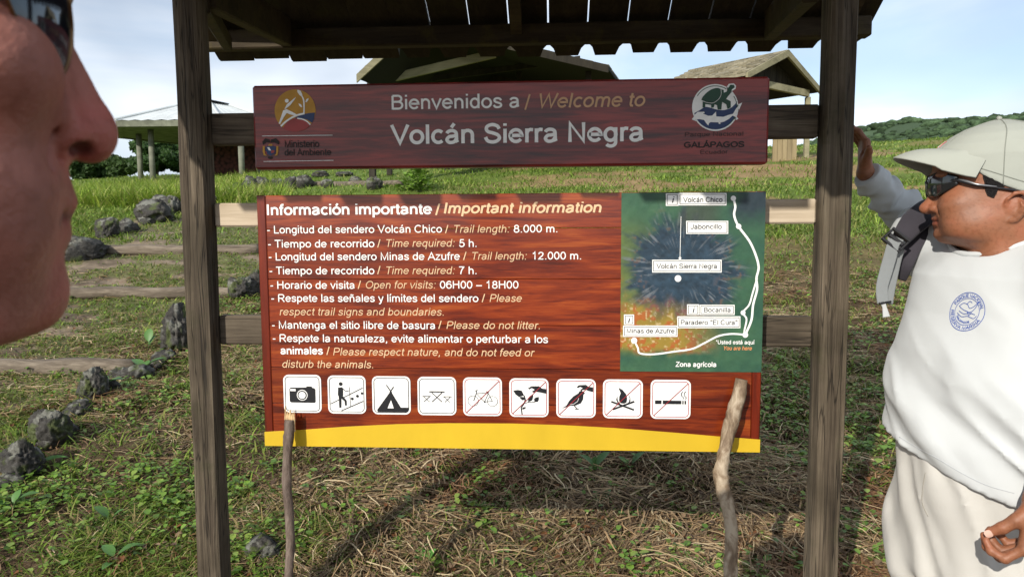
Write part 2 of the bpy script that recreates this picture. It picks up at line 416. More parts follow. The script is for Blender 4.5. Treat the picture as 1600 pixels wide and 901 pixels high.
g('c', 50, A_(28, 26, 20, 22, 45, 315, 14))
g('d', 56, [(45, 72), (45, 0)], A_(27, 26, 19, 22, 0, 360, 20))
g('e', 56, [(8, 27), (49, 27)]+A_(28, 26, 21, 22, 5, 325, 18))
g('f', 29, [(13, 0), (13, 58)]+A_(22, 58, 9, 10, 180, 90, 4)+[(29, 68)], [(2, 48), (27, 48)])
g('g', 56, [(45, 52)]+A_(28, -3, 17, 14, 0, -150, 7), A_(27, 26, 19, 22, 0, 360, 20))
g('h', 56, [(11, 0), (11, 72)], [(11, 30)]+A_(28, 31, 17, 17, 180, 0, 9)+[(45, 0)])
g('i', 22, [(11, 0), (11, 52)], [(11, 63), (11, 72)])
g('j', 22, [(11, 52), (11, -8), (9, -15), (1, -16)], [(11, 63), (11, 72)])
g('k', 50, [(11, 0), (11, 72)], [(44, 52), (11, 20)], [(22, 30), (46, 0)])
g('l', 22, [(11, 0), (11, 72)])
g('m', 83, [(11, 0), (11, 52)], [(11, 32)]+A_(26.5, 33, 15, 15, 180, 0, 8)+[(41.5, 0)], [(41.5, 32)]+A_(57, 33, 15, 15, 180, 0, 8)+[(72, 0)])
g('n', 56, [(11, 0), (11, 52)], [(11, 30)]+A_(28, 31, 17, 17, 180, 0, 9)+[(45, 0)])
g('o', 56, A_(28, 26, 21, 22, 0, 360, 22))
g('p', 56, [(11, 52), (11, -20)], A_(29, 26, 19, 22, 0, 360, 20))
g('q', 56, [(45, 52), (45, -20)], A_(27, 26, 19, 22, 0, 360, 20))
g('r', 34, [(11, 0), (11, 52)], [(11, 30)]+A_(25, 32, 14, 16, 180, 75, 5)+[(33, 47)])
g('s', 50, S_([(42, 37), (36, 45), (25, 48), (13, 45), (10, 37), (16, 30), (27, 26), (39, 21), (42, 13), (36, 6), (25, 3.5), (13, 6), (7, 15)]))
g('t', 28, [(13, 66), (13, 12), (17, 5), (27, 4)], [(2, 48), (26, 48)])
g('u', 56, [(11, 52), (11, 21)]+A_(28, 20, 17, 17, 180, 360, 9)+[(45, 22)], [(45, 52), (45, 0)])
g('v', 50, [(4, 52), (25, 3), (46, 52)])
g('x', 50, [(5, 52), (45, 0)], [(45, 52), (5, 0)])
g('y', 50, [(4, 52), (26, 2)], [(46, 52), (24, -8), (19, -15), (7, -16)])
g('z', 50, [(6, 48), (43, 48), (6, 4), (45, 4)])
g('A', 67, [(3, 0), (33.5, 69), (64, 0)], [(14, 24), (53, 24)])
g('B', 67, [(12, 0), (12, 68)], [(12, 68), (38, 68)]+A_(38, 53, 17, 15, 90, -90, 8)+[(12, 38)], [(12, 38), (40, 38)]+A_(40, 21, 19, 17, 90, -90, 8)+[(12, 4)])
g('C', 72, A_(38, 36, 30, 32, 42, 318, 20))
g('E', 67, [(60, 4), (12, 4), (12, 68), (59, 68)], [(12, 38), (55, 38)])
g('G', 78, A_(40, 36, 31, 32, 42, 322, 20)+[(66, 33), (42, 33)])
g('H', 72, [(12, 0), (12, 72)], [(60, 0), (60, 72)], [(12, 39), (60, 39)])
g('I', 28, [(14, 0), (14, 72)])
g('J', 50, [(40, 72), (40, 22)]+A_(23, 20, 17, 16, 0, -180, 9))
g('L', 56, [(12, 72), (12, 4), (53, 4)])
g('M', 83, [(12, 0), (12, 70), (41.5, 4), (71, 70), (71, 0)])
g('N', 72, [(12, 0), (12, 69), (60, 3), (60, 72)])
g('O', 78, A_(39, 36, 31, 32, 0, 360, 26))
g('P', 67, [(12, 0), (12, 68)], [(12, 68), (39, 68)]+A_(39, 50, 20, 18, 90, -90, 8)+[(12, 32)])
g('Q', 78, A_(39, 36, 31, 32, 0, 360, 26), [(48, 18), (68, 0)])
g('R', 72, [(12, 0), (12, 68)], [(12, 68), (42, 68)]+A_(42, 51, 19, 17, 90, -90, 8)+[(12, 34)], [(38, 34), (64, 0)])
g('S', 67, S_([(57, 52), (50, 63), (33, 68), (16, 63), (11, 52), (18, 42), (34, 37), (51, 30), (58, 19), (50, 8), (34, 3.5), (16, 8), (8, 22)]))
g('T', 61, [(30.5, 0), (30.5, 68)], [(3, 68), (58, 68)])
g('U', 72, [(12, 72), (12, 28)]+A_(36, 28, 24, 24, 180, 360, 12)+[(60, 72)])
g('V', 67, [(4, 72), (33.5, 4), (63, 72)])
g('W', 94, [(4, 72), (25, 4), (47, 68), (69, 4), (90, 72)])
g('Y', 67, [(4, 72), (33.5, 34), (63, 72)], [(33.5, 34), (33.5, 0)])
g('Z', 61, [(6, 68), (54, 68), (6, 4), (56, 4)])
g('0', 56, A_(28, 36, 20, 32, 0, 360, 22))
g('1', 56, [(12, 54), (24, 60), (31, 71), (31, 0)])
g('2', 56, S_([(9, 50), (14, 62), (28, 67), (43, 61), (46, 49), (38, 34), (20, 18), (8, 4)])+[(49, 4)])
g('5', 56, [(46, 68), (17, 68), (11, 36)]+S_([(11, 36), (26, 44), (42, 38), (48, 24), (42, 9), (26, 3.5), (12, 8), (7, 18)]))
g('6', 56, S_([(45, 56), (38, 66), (28, 68), (14, 60), (8, 40), (8, 24)]), A_(28.5, 24, 20, 20.5, 0, 360, 20))
g('7', 56, [(7, 68), (49, 68)]+S_([(49, 67), (34, 45), (25, 22), (21, 0)]))
g('8', 56, A_(28, 53, 16, 15, 0, 360, 18), A_(28, 20.5, 20, 17.5, 0, 360, 20))
g('.', 28, [(14, 0), (14, 9)])
g(',', 28, [(14, 9), (14, 0), (10, -10)])
g(':', 28, [(14, 0), (14, 9)], [(14, 43), (14, 52)])
g('-', 33, [(4, 27), (29, 27)])
g('~', 56, [(2, 27), (54, 27)])          # long dash
g('/', 30, [(2, -3), (26, 74)])
g('"', 36, [(10, 72), (10, 48)], [(26, 72), (26, 48)])
g('*', 30, [(15, 72), (15, 50)], [(5, 66), (25, 56)], [(25, 66), (5, 56)])
ACC = {'á': ('a', 'ac', 28), 'é': ('e', 'ac', 28), 'í': ('i', 'ac', 11), 'ó': ('o', 'ac', 28), 'ñ': ('n', 'ti', 28), 'Á': ('A', 'AC', 33), 'Ñ': ('N', 'TI', 36)}
def glyph(ch):
    if ch in ACC:
        b, k, x = ACC[ch]; w, st = G[b]
        st = [s for s in st]
        if b == 'i': st = st[:1]
        dy = 18 if k in ('AC', 'TI') else 0
        if k in ('ac', 'AC'): st = st + [[(x-3, 59+dy), (x+8, 74+dy)]]
        else: st = st + [S_([(x-13, 60+dy), (x-6, 67+dy), (x+5, 61+dy), (x+13, 67+dy)])]
        return w, st
    return G[ch]
def ribbon(pts, w):
    """flat stroke of width w along pts, mitred"""
    P = [np.array(p, float) for p in pts]
    Q = [P[0]]
    for p in P[1:]:
        if np.linalg.norm(p-Q[-1]) > 1e-6: Q.append(p)
    P = Q; n = len(P)
    if n < 2: return [], []
    closed = np.linalg.norm(P[0]-P[-1]) < 1e-3 and n > 3
    L_, R_ = [], []
    for i in range(n):
        if closed and i in (0, n-1): a, b = P[n-2], P[1]; p = P[0]
        else: a = P[max(i-1, 0)]; b = P[min(i+1, n-1)]; p = P[i]
        d0 = p-a; d1 = b-p
        if np.linalg.norm(d0) < 1e-9: d0 = d1
        if np.linalg.norm(d1) < 1e-9: d1 = d0
        d0 = d0/np.linalg.norm(d0); d1 = d1/np.linalg.norm(d1)
        n0 = np.array([-d0[1], d0[0]]); n1 = np.array([-d1[1], d1[0]]); m = n0+n1; l = np.linalg.norm(m)
        m = n0 if l < 1e-6 else m/l
        k = min(1/max(m.dot(n0), 0.2), 1.9)
        L_.append(p+m*k*w/2); R_.append(p-m*k*w/2)
    V = [q for pr in zip(L_, R_) for q in pr]; F = [(2*i, 2*i+1, 2*i+3, 2*i+2) for i in range(n-1)]
    return V, F
def text_flat(s, x0, z0, x1, cap, weight=9.5, slant=0.0):
    """strokes of text laid between x0 and x1 on baseline z0; returns V(2d), F, layer index per vertex"""
    tot = sum(glyph(c)[0] for c in s); sx = (x1-x0)/(tot-12); sz = cap/72.0
    if len(s) == 1: sx = sz; x0 = (x0+x1)/2-(tot-12)/2*sx
    V, F, Ly = [], [], []; cx = -6; lay = 0
    for c in s:
        w, st = glyph(c)
        for q in st:
            v, f = ribbon([((p[0]+cx+slant*p[1]*sz/sx), p[1]) for p in q], weight)
            # constant stroke in both directions: widths are scaled with the letter
            n = len(V); V += [(x0+a[0]*sx, z0+a[1]*sz) for a in v]; F += [tuple(i+n for i in g_) for g_ in f]; Ly += [lay % 4]*len(v); lay += 1
        cx += w
    return V, F, Ly
# ---------------------------------------------------------------- the sign shelter
M_post = wood('weathered_post_wood', [(0.28, (0.022, 0.016, 0.011)), (0.42, (0.068, 0.053, 0.038)), (0.56, (0.128, 0.104, 0.075)), (0.72, (0.21, 0.178, 0.132))], 'Z', fine=210, stretch=38, bump=0.9, wave=0.06, crack=.75, moss=((0.050, 0.055, 0.022), 0.45))
M_rail = wood('weathered_rail_wood', [(0.32, (0.045, 0.034, 0.025)), (0.5, (0.11, 0.088, 0.064)), (0.7, (0.19, 0.16, 0.12))], 'X', crack=.6, fine=130, stretch=18, bump=0.5, wave=0.12)
M_rail_pale = wood('pale_new_rail_wood', [(0.32, (0.30, 0.235, 0.16)), (0.5, (0.46, 0.38, 0.28)), (0.7, (0.56, 0.48, 0.38))], 'X', fine=80, stretch=18, bump=0.3, wave=0.10)
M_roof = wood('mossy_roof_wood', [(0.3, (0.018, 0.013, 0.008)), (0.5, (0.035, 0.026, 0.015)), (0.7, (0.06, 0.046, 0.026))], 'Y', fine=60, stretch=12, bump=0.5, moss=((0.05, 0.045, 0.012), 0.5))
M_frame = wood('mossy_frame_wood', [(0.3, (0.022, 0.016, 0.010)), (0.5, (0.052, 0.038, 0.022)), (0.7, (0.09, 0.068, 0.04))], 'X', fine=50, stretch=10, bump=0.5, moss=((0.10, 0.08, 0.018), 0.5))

shelter = tag(empty('notice_board_shelter', (0.0, 0.05, 0.2)), 'weathered timber frame of two posts with plank roof carrying the red boards', 'shelter')
def post(xc, yc, z0, z1, wx, seed, groove=None):
    rs = np.random.default_rng(seed); n = 28; rows = 60; V = []; F = []
    for i in range(rows):
        z = z0+(z1-z0)*i/(rows-1)
        for k in range(n):
            a = 2*math.pi*(k+0.5)/n; c, s = math.cos(a), math.sin(a)
            r = 1.0/((abs(c)**5.5+abs(s)**5.5)**(1/5.5)) * wx*0.5
            r += 0.0022*(float(vnoise(k*0.9, z*3.0, seed, seed))-0.5)*2 + 0.0015*math.sin(z*7+k)
            if groove is not None:
                for (ga, gd, gw, zs) in groove:
                    da = abs((math.degrees(a)-ga+180) % 360-180)
                    w = gw*(0.6+0.8*float(vnoise(z*2.1, 3.3, ga, 5)))
                    if da < w and zs[0] < z < zs[1]: r -= gd*(1-da/w)
            V.append((xc+c*r, yc+s*r, z))
    for i in range(rows-1):
        for k in range(n):
            k2 = (k+1) % n; F.append((i*n+k, i*n+k2, (i+1)*n+k2, (i+1)*n+k))
    F.append(tuple((rows-1)*n+k for k in range(n)))
    return V, F
V, F = post(-0.772, 0.0325, 0.0, 2.34, 0.065, 3, [(250, 0.0035, 7, (0.1, 1.7)), (300, 0.003, 6, (0.8, 2.3))]); obj('post', V, F, M_post, shelter)
V, F = post(0.777, 0.034, 0.0, 2.34, 0.069, 5, [(296, 0.008, 8, (0.0, 2.4)), (262, 0.0035, 7, (0.2, 1.3))]); obj('post', V, F, M_post, shelter)
for (pl, pr, m) in (((176, 224), (164, 218), M_rail), ((317, 354), (311, 350), M_rail_pale), ((488, 535), (500, 545), M_rail)):
    zt = (at(365, pl[0], .045)[2]+at(1238, pr[0], .045)[2])/2; zb = (at(365, pl[1], .045)[2]+at(1238, pr[1], .045)[2])/2
    # each rail runs behind the boards from post to post
    obj_ = MB().box((-0.7395, .044, zb), (0.7425, .078, zt), .004).build('rail', m, shelter)
RS, RZ0, RY = 0.577, 2.752, 0.05     # slope, ridge height (underside), ridge y
def und(y): return RZ0 - RS*abs(y-RY)
pitch = 0.144; np_ = 17; x0 = -1.20
random.seed(3)
for side in (1, -1):
    for i in range(np_):
        xa = x0+i*pitch+0.0; slit = (i >= 5 and i <= 14) if side == 1 else (i % 3 == 1)
        gap = 0.006 if slit else 0.0012
        xb = xa+pitch-gap; e = 1.04+random.uniform(-.006, .006); cl = 0.028
        th = 0.022+random.uniform(-.002, .002)
        k1, k2 = (random.uniform(.8, 1.1), random.uniform(.8, 1.1)) if (i > 4 or side == -1) else (random.uniform(.05, .2), random.uniform(.05, .2)); e += random.uniform(-.008, .006)
        poly = [(xa, 0.0), (xb, 0.0), (xb, e-.052*k1-.002), (xb-.017*k1, e-.034*k1), (xb-cl*k1, e), (xa+cl*k2, e), (xa+.017*k2, e-.034*k2), (xa, e-.052*k2-.002)]
        f0 = lambda x, d, s=side: (x, RY+s*d, RZ0-RS*d); f1 = lambda x, d, s=side, t=th: (x, RY+s*d, RZ0-RS*d+t*1.15)
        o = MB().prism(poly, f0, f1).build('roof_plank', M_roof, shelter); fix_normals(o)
    if side == 1: zb = (2.153); zt = und(.93)-.002
    y = RY+side*0.88
    MB().box((-1.18, y-.026, 2.155), (1.22, y+.026, und(y-side*.026)-.030 if False else und(y+side*.03)-.003), .005).build('wall_plate', M_frame, shelter)
    for xr in (-0.02, -1.14, 1.13):
        a = MB(); h = .075
        poly = [(0.02, 0), (0.852, 0), (0.852, h), (0.02, h)]
        a.prism(poly, lambda d, q, s=side, x=xr: (x-.02, RY+s*d, RZ0-RS*d-.002-q*1.0), lambda d, q, s=side, x=xr: (x+.02, RY+s*d, RZ0-RS*d-.002-q*1.0))
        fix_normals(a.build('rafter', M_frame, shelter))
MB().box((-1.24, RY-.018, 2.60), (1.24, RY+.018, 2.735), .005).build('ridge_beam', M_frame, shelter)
def beam(p, q, w, h):
    p = np.array(p, float); q = np.array(q, float); t = q-p; L_ = np.linalg.norm(t); t /= L_
    s = np.cross(t, [0, 0, 1]); s /= np.linalg.norm(s); u = np.cross(s, t)
    m = MB(); m.box((0, -w/2, -h), (L_, w/2, 0), .004)
    m.V = [tuple(p + v[0]*t + v[1]*s + v[2]*u) for v in np.array(m.V)]
    return m
p1 = at(322, 12, .10); q1 = at(447, 72, .90); p1[2] += .1; q1[2] += .1
fix_normals(beam(p1, q1, .04, .10).build('bracket_arm', M_frame, shelter))
p1 = at(1268, 2, .10); q1 = at(1203, 62, .90); p1[2] += .1; q1[2] += .1
fix_normals(beam(p1, q1, .04, .10).build('bracket_arm', M_frame, shelter))
p1 = at(318, 20, .10); q1 = at(356, 80, .86); fix_normals(beam(p1+np.array([0, 0, .05]), q1+np.array([0, 0, .05]), .03, .05).build('brace', M_frame, shelter))
for sx in (-.772, .777):
    MB().box((sx-.03, RY-.85, 2.345), (sx+.03, RY+.85, 2.42), .005).build('tie_beam', M_frame, shelter)
    MB().box((sx-.03, RY-.028, 2.422), (sx+.03, RY+.028, 2.597), .005).build('king_post', M_frame, shelter)

# ---------------------------------------------------------------- the boards
def redwood(name, stops, fine, coat, cr, rough=0.35):
    return wood(name, stops, 'X', fine=fine, stretch=16, rough=rough, coat=coat, coat_rough=cr, bump=0.05, wave=0.38, spec=0.4)
M_red = redwood('varnished_red_wood', [(0.30, (0.030, 0.005, 0.0025)), (0.43, (0.115, 0.013, 0.0035)), (0.54, (0.215, 0.030, 0.0050)), (0.68, (0.33, 0.072, 0.011))], 120, 0.5, 0.10)
M_red_dark = redwood('varnished_dark_red_wood', [(0.34, (0.022, 0.006, 0.008)), (0.46, (0.105, 0.013, 0.013)), (0.60, (0.26, 0.030, 0.024))], 90, 0.15, 0.12, 0.35)
M_white = plain('white_sign_paint', (0.86, 0.86, 0.84), rough=0.5, noise=0.06, nscale=60)
M_cream = plain('cream_sign_paint', (0.72, 0.50, 0.30), rough=0.5, noise=0.05, nscale=60)
M_cream2 = plain('tan_sign_paint', (0.60, 0.36, 0.20), rough=0.5, noise=0.08, nscale=60)
M_black = plain('black_sign_paint', (0.012, 0.013, 0.016), rough=0.45)
M_engr = plain('dark_engraved_paint', (0.018, 0.007, 0.006), rough=0.6)
M_redline = plain('red_sign_paint', (0.33, 0.02, 0.03), rough=0.5)
M_yellow = plain('yellow_sign_paint', (0.60, 0.40, 0.022), rough=0.42, noise=0.07, nscale=9, spec=0.4, stretch=(1, 1, 0.5), bump=0.05, bscale=60)
M_ochre = plain('ochre_sign_paint', (0.48, 0.24, 0.02), rough=0.5, noise=0.12, nscale=40)
M_navy = plain('navy_sign_paint', (0.012, 0.035, 0.12), rough=0.45, noise=0.1)
M_green = plain('dark_green_sign_paint', (0.008, 0.055, 0.028), rough=0.45, noise=0.1)
M_rose = plain('rose_sign_paint', (0.33, 0.045, 0.045), rough=0.5, noise=0.15, nscale=30)
M_edge = plain('dark_board_edge', (0.05, 0.006, 0.006), rough=0.3, coat=0.6)

def flat2(name, V2, F, mat, parent, e, layers=None):
    ly = layers or [0]*len(V2)
    V = [(v[0], BY-e-0.00008*l, v[1]) for v, l in zip(V2, ly)]
    V = [V[i] for i in range(len(V))]
    return obj(name, V, F, mat, parent)
def polys(name, plist, mat, parent, e):
    """flat painted shapes given as outlines in photo pixels"""
    V, F = [], []
    for P in plist:
        n = len(V); V += [b2(*p) for p in P]; F.append(tuple(range(n, n+len(P))))
    return flat2(name, V, F, mat, parent, e)
def strokes(name, slist, w, mat, parent, e):
    V, F, Ly = [], [], []
    for k, P in enumerate(slist):
        v, f = ribbon([b2(*p) for p in P], w if np.isscalar(w) else w[k]); n = len(V); V += [tuple(a) for a in v]; F += [tuple(i+n for i in q) for q in f]; Ly += [k % 4]*len(v)
    return flat2(name, V, F, mat, parent, e, Ly)
def write(s, p0, px1, cap_px, mat, parent, weight=9.5, slant=0.0, e=0.0012, name='lettering'):
    """one run of lettering: baseline start pixel, end pixel x, cap height in pixels"""
    X0, Z0 = b2(*p0); X1, _ = b2(px1, p0[1]); _, Zc = b2(p0[0], p0[1]-cap_px)
    V, F, Ly = text_flat(s, X0, Z0, X1, Zc-Z0, weight, slant)
    return flat2(name, V, F, mat, parent, e, Ly)
def zc(pts, s, ox, oy): return [(ox+x/s, oy+y/s) for x, y in pts]

XL, XR = -0.61, 0.61; ZT, ZB = 1.5786, 1.5786-0.6237
info = tag(empty('information_board', (0, 0.02, ZB)), 'large orange red varnished board with white text, map, pictograms and yellow bottom', 'sign')
rows = [ZT, ZT-.083, ZT-.205, ZT-.318, ZT-.425, ZT-.515, ZB]
for i in range(6):
    MB().box((XL+.022, 0.0, rows[i+1]+.0004), (XR-.022, .040, rows[i]-.0004), .0012).build('plank', M_red, info)
M_batten = wood('varnished_red_end_wood', [(0.30, (0.05, 0.007, 0.003)), (0.48, (0.16, 0.016, 0.004)), (0.7, (0.30, 0.035, 0.006))], 'Z', fine=46, stretch=14, rough=0.35, coat=0.5, bump=0.05)
for xa, xb in ((XL, XL+.0212), (XR-.0212, XR)):
    MB().box((xa, -.0005, ZB), (xb, .0405, ZT), .002).build('end_batten', M_batten, info)
# yellow painted band with an arched top
top = [(414.6, 674), (470, 671), (540, 666), (620, 662), (700, 660.5), (800, 661), (880, 663.5), (960, 668), (1050, 675), (1120, 681), (1187.5, 686)]
P = [b2(*p) for p in top]; poly = [(XL-.0008, ZB-.0006)] + [(min(max(p[0], XL-.0008), XR+.0008), p[1]) for p in P] + [(XR+.0008, ZB-.0006)]
poly[1] = (XL-.0008, poly[1][1]); poly[-2] = (XR+.0008, poly[-2][1])
fix_normals(MB().prism(poly, lambda x, z: (x, -.0014, z), lambda x, z: (x, .041, z)).build('painted_band', M_yellow, info))

S1 = 2.7586
def w1(s, x0, b, x1, cap=33, mat=M_white, weight=9.5, slant=0.0): return write(s, (390+x0/S1, 290+b/S1), 390+x1/S1, cap/S1, mat, info, weight, slant)
SL = 0.2
w1('Información importante', 75, 127, 783, 46, M_white, 13); w1('/', 800, 125, 824, 46, M_cream, 12); w1('Important information', 836, 120, 1512, 46, M_cream, 13, SL)
w1('- Longitud del sendero Volcán Chico', 78, 206, 828); w1('/', 843, 204, 858, mat=M_cream); w1('Trail length:', 878, 203, 1118, mat=M_cream, weight=7.5, slant=SL); w1('8.000 m.', 1140, 202, 1328)
w1('- Tiempo de recorrido', 82, 267, 537); w1('/', 551, 265, 566, mat=M_cream); w1('Time required:', 586, 264, 882, mat=M_cream, weight=7.5, slant=SL); w1('5 h.', 905, 264, 980)
w1('- Longitud del sendero Minas de Azufre', 85, 322, 905); w1('/', 921, 319, 936, mat=M_cream); w1('Trail length:', 956, 319, 1192, mat=M_cream, weight=7.5, slant=SL); w1('12.000 m.', 1218, 318, 1430)
w1('- Tiempo de recorrido', 88, 382, 537); w1('/', 551, 380, 566, mat=M_cream); w1('Time required:', 586, 381, 882, mat=M_cream, weight=7.5, slant=SL); w1('7 h.', 903, 381, 980)
w1('- Horario de visita', 92, 444, 453); w1('/', 467, 443, 482, mat=M_cream); w1('Open for visits:', 500, 443, 800, mat=M_cream, weight=7.5, slant=SL); w1('06H00 ~ 18H00', 822, 443, 1158)
w1('- Respete las señales y límites del sendero', 96, 500, 985); w1('/', 1001, 500, 1016, mat=M_cream); w1('Please', 1034, 500, 1170, mat=M_cream, weight=8, slant=SL)
w1('respect trail signs and boundaries.', 130, 558, 838, mat=M_cream, weight=7.5, slant=SL)
w1('- Mantenga el sitio libre de basura', 99, 615, 800); w1('/', 814, 615, 829, mat=M_cream); w1('Please do not litter.', 848, 616, 1252, mat=M_cream, weight=8, slant=SL)
w1('- Respete la naturaleza, evite alimentar o perturbar a los', 102, 672, 1285)
w1('animales', 136, 725, 315, weight=12.5); w1('/', 332, 727, 347, mat=M_cream); w1('Please respect nature, and do not feed or', 360, 730, 1222, mat=M_cream, weight=8, slant=SL)
w1('disturb the animals.', 141, 783, 534, mat=M_cream, weight=8, slant=SL)

# pictograms ------------------------------------------------------------
def rrect(cx, cz, h, r, n=6):
    P = []
    for (sx, sz, a0) in ((1, 1, 0), (-1, 1, 90), (-1, -1, 180), (1, -1, 270)):
        for i in range(n+1):
            a = math.radians(a0+90*i/n); P.append((cx+sx*(h-r)+r*math.cos(a), cz+sz*(h-r)+r*math.sin(a)))
    return P
IC = [(420, 570, 4.4444, 95, 375, 58, 338), (420, 570, 4.4444, 402, 684, 64, 344), (420, 570, 4.4444, 712, 992, 68, 350), (420, 570, 4.4444, 1026, 1310, 73, 355),
      (420, 570, 4.4444, 1343, 1626, 77, 360), (770, 570, 3.7209, 90, 330, 70, 307), (770, 570, 3.7209, 360, 607, 73, 313), (770, 570, 3.7209, 633, 878, 76, 316), (770, 570, 3.7209, 906, 1160, 78, 319)]
LAB = ['camera', 'hiker on a trail', 'tent', 'picnic table', 'crossed-out bicycle', 'crossed-out hand picking a plant', 'crossed-out hand on a bird', 'crossed-out campfire', 'crossed-out cigarette']
class Icon:
    def __init__(s, k):
        ox, oy, sc, x0, x1, y0, y1 = IC[k]; s.b = (x0, x1, y0, y1)
        cx, cz = b2(ox+(x0+x1)/2/sc, oy+(y0+y1)/2/sc); s.cx, s.cz = cx, cz; s.h = 0.0478
        P = rrect(cx, cz, s.h, .0135); V = [(x, -.0016, z) for x, z in P]+[(x, .0004, z) for x, z in P]; n = len(P)
        F = [tuple(range(n))]+[(i, i+n, (i+1) % n+n, (i+1) % n) for i in range(n)]
        s.o = obj('pictogram', V, F, M_white, info); s.o['label'] = 'white square pictogram of a '+LAB[k]
        fix_normals(s.o)
        ring = rrect(cx, cz, s.h-.0048, .0095); ring.append(ring[0]); v, f = ribbon(ring, .0017)
        s.red = k >= 4
        s.put('border', [tuple(a) for a in v], f, M_redline if s.red else M_black, 0.0021)
    def put(s, name, V2, F, mat, e=0.0024, ly=None):
        ly = ly or [0]*len(V2); V = [(v[0], -e-.00012*l, v[1]) for v, l in zip(V2, ly)]
        return obj(name, V, F, mat, s.o)
    def T(s, P):
        x0, x1, y0, y1 = s.b
        return [(s.cx+((p[0]-x0)/(x1-x0)-.5)*2*s.h, s.cz-((p[1]-y0)/(y1-y0)-.5)*2*s.h) for p in P]
    def shp(s, plist=(), slist=(), mat=None, e=0.0024, name='symbol'):
        V, F, Ly = [], [], []; k = 0
        for P in plist:
            P = s.T(P); n = len(V); V += P; F.append(tuple(range(n, n+len(P)))); Ly += [k % 6]*len(P); k += 1
        for w, P in slist:
            v, f = ribbon(s.T(P), w*2*s.h/(s.b[1]-s.b[0])); n = len(V); V += [tuple(a) for a in v]; F += [tuple(i+n for i in q) for q in f]; Ly += [k % 6]*len(v); k += 1
        return s.put(name, V, F, mat or M_black, e, Ly)
    def slash(s):
        x0, x1, y0, y1 = s.b; w = x1-x0
        s.shp(slist=[(w*.017, [(x0+.085*w, y1-.09*w), (x1-.08*w, y0+.09*w)])], mat=M_redline, e=0.0034, name='slash')
def circ(cx, cy, r, n=22, ry=None): ry = ry or r; return [(cx+r*math.cos(2*math.pi*i/n), cy+ry*math.sin(2*math.pi*i/n)) for i in range(n)]
def ccirc(cx, cy, r, n=22): P = circ(cx, cy, r, n); return P+[P[0]]
k = Icon(0)
k.shp([[(140,160),(150,152),(262,150),(272,142),(304,142),(310,152),(326,156),(332,166),(332,256),(324,264),(150,262),(140,254)]])
k.shp([[(147,161),(187,162),(187,178),(147,177)], circ(235,207,40)], mat=M_white, e=.0032); k.shp([circ(235,207,34)], e=.0038); k.shp([circ(235,207,26)], mat=M_white, e=.0042)
k = Icon(1)
k.shp([circ(500,125,14), [(480,152),(508,148),(516,156),(516,212),(486,216),(477,208)], [(482,212),(512,214),(502,236),(500,300),(485,300),(484,240)], [(500,215),(514,214),(540,246),(542,282),(528,284),(526,252),(502,232)],
       circ(583,233,11,7), circ(622,213,11,7), circ(656,193,10,7)], [(5, [(514,158),(538,180),(560,173)]), (3, [(563,146),(569,288)]), (5, [(422,272),(486,240)]), (5, [(516,225),(662,152)]), (6, [(500,322),(664,250)])])
k = Icon(2)
k.shp([[(745,318),(848,176),(920,298),(978,298),(978,318),(968,332),(752,332)]], [(7, [(817,132),(856,190)]), (7, [(870,145),(842,186)])])
k.shp([[(824,303),(850,243),(869,303)]], mat=M_white, e=.0036)
k = Icon(3)
k.shp([], [(9, [(1112,182),(1225,183)]), (6, [(1130,188),(1206,256)]), (6, [(1206,188),(1132,256)]), (5, [(1062,215),(1122,215)]), (4, [(1070,218),(1114,256)]), (4, [(1114,218),(1070,256)]), (5, [(1214,217),(1277,217)]), (4, [(1222,220),(1264,258)]), (4, [(1266,220),(1226,258)])])
k = Icon(4)
k.shp([circ(1500,256,7,8)], [(3, ccirc(1416,249,38, 26)), (3, ccirc(1557,251,37, 26)), (5, [(1419,249),(1441,190),(1440,172)]), (5, [(1430,174),(1450,170)]), (4, [(1443,194),(1528,190)]), (4, [(1445,200),(1498,254)]), (4, [(1528,190),(1500,254)]), (4, [(1520,180),(1556,250),(1500,255)]), (6, [(1508,180),(1532,182)])]); k.slash()
k = Icon(5)
leaf = lambda a, b, w: [a, ((a[0]*.65+b[0]*.35)+w*(b[1]-a[1]), (a[1]*.65+b[1]*.35)-w*(b[0]-a[0])), ((a[0]*.3+b[0]*.7)+w*.7*(b[1]-a[1]), (a[1]*.3+b[1]*.7)-w*.7*(b[0]-a[0])), b, ((a[0]*.3+b[0]*.7)-w*.7*(b[1]-a[1]), (a[1]*.3+b[1]*.7)+w*.7*(b[0]-a[0])), ((a[0]*.65+b[0]*.35)-w*(b[1]-a[1]), (a[1]*.65+b[1]*.35)+w*(b[0]-a[0]))]
k.shp([leaf((180,174),(114,146),.30), leaf((186,200),(152,184),.28), leaf((206,214),(236,166),.25), leaf((244,214),(270,182),.36), leaf((166,258),(193,246),.22),
       [(204,130),(226,117),(272,116),(290,130),(318,134),(318,162),(276,154),(250,150),(238,156),(228,150),(246,138),(226,128),(212,136)]],
      [(7, [(180,174),(188,200),(180,224),(162,250),(168,292)]), (4, [(184,222),(206,216),(240,216),(252,206)])]); k.slash()
k = Icon(6)
k.shp([[(394,256),(424,236),(440,208),(466,180),(498,160),(504,148),(518,144),(530,150),(540,160),(530,168),(528,196),(514,222),(482,236),(450,238),(424,246)],
       [(486,124),(500,110),(546,107),(562,120),(590,122),(590,152),(556,144),(544,136),(524,140),(514,146),(510,138),(526,128),(508,120),(498,126)]], [(6, [(472,236),(480,246),(492,258)]), (4, [(476,259),(504,259)])])
k.shp([], [(2.5, [(500,190),(494,210),(470,226),(440,232)])], mat=M_white, e=.0033); k.slash()
k = Icon(7)
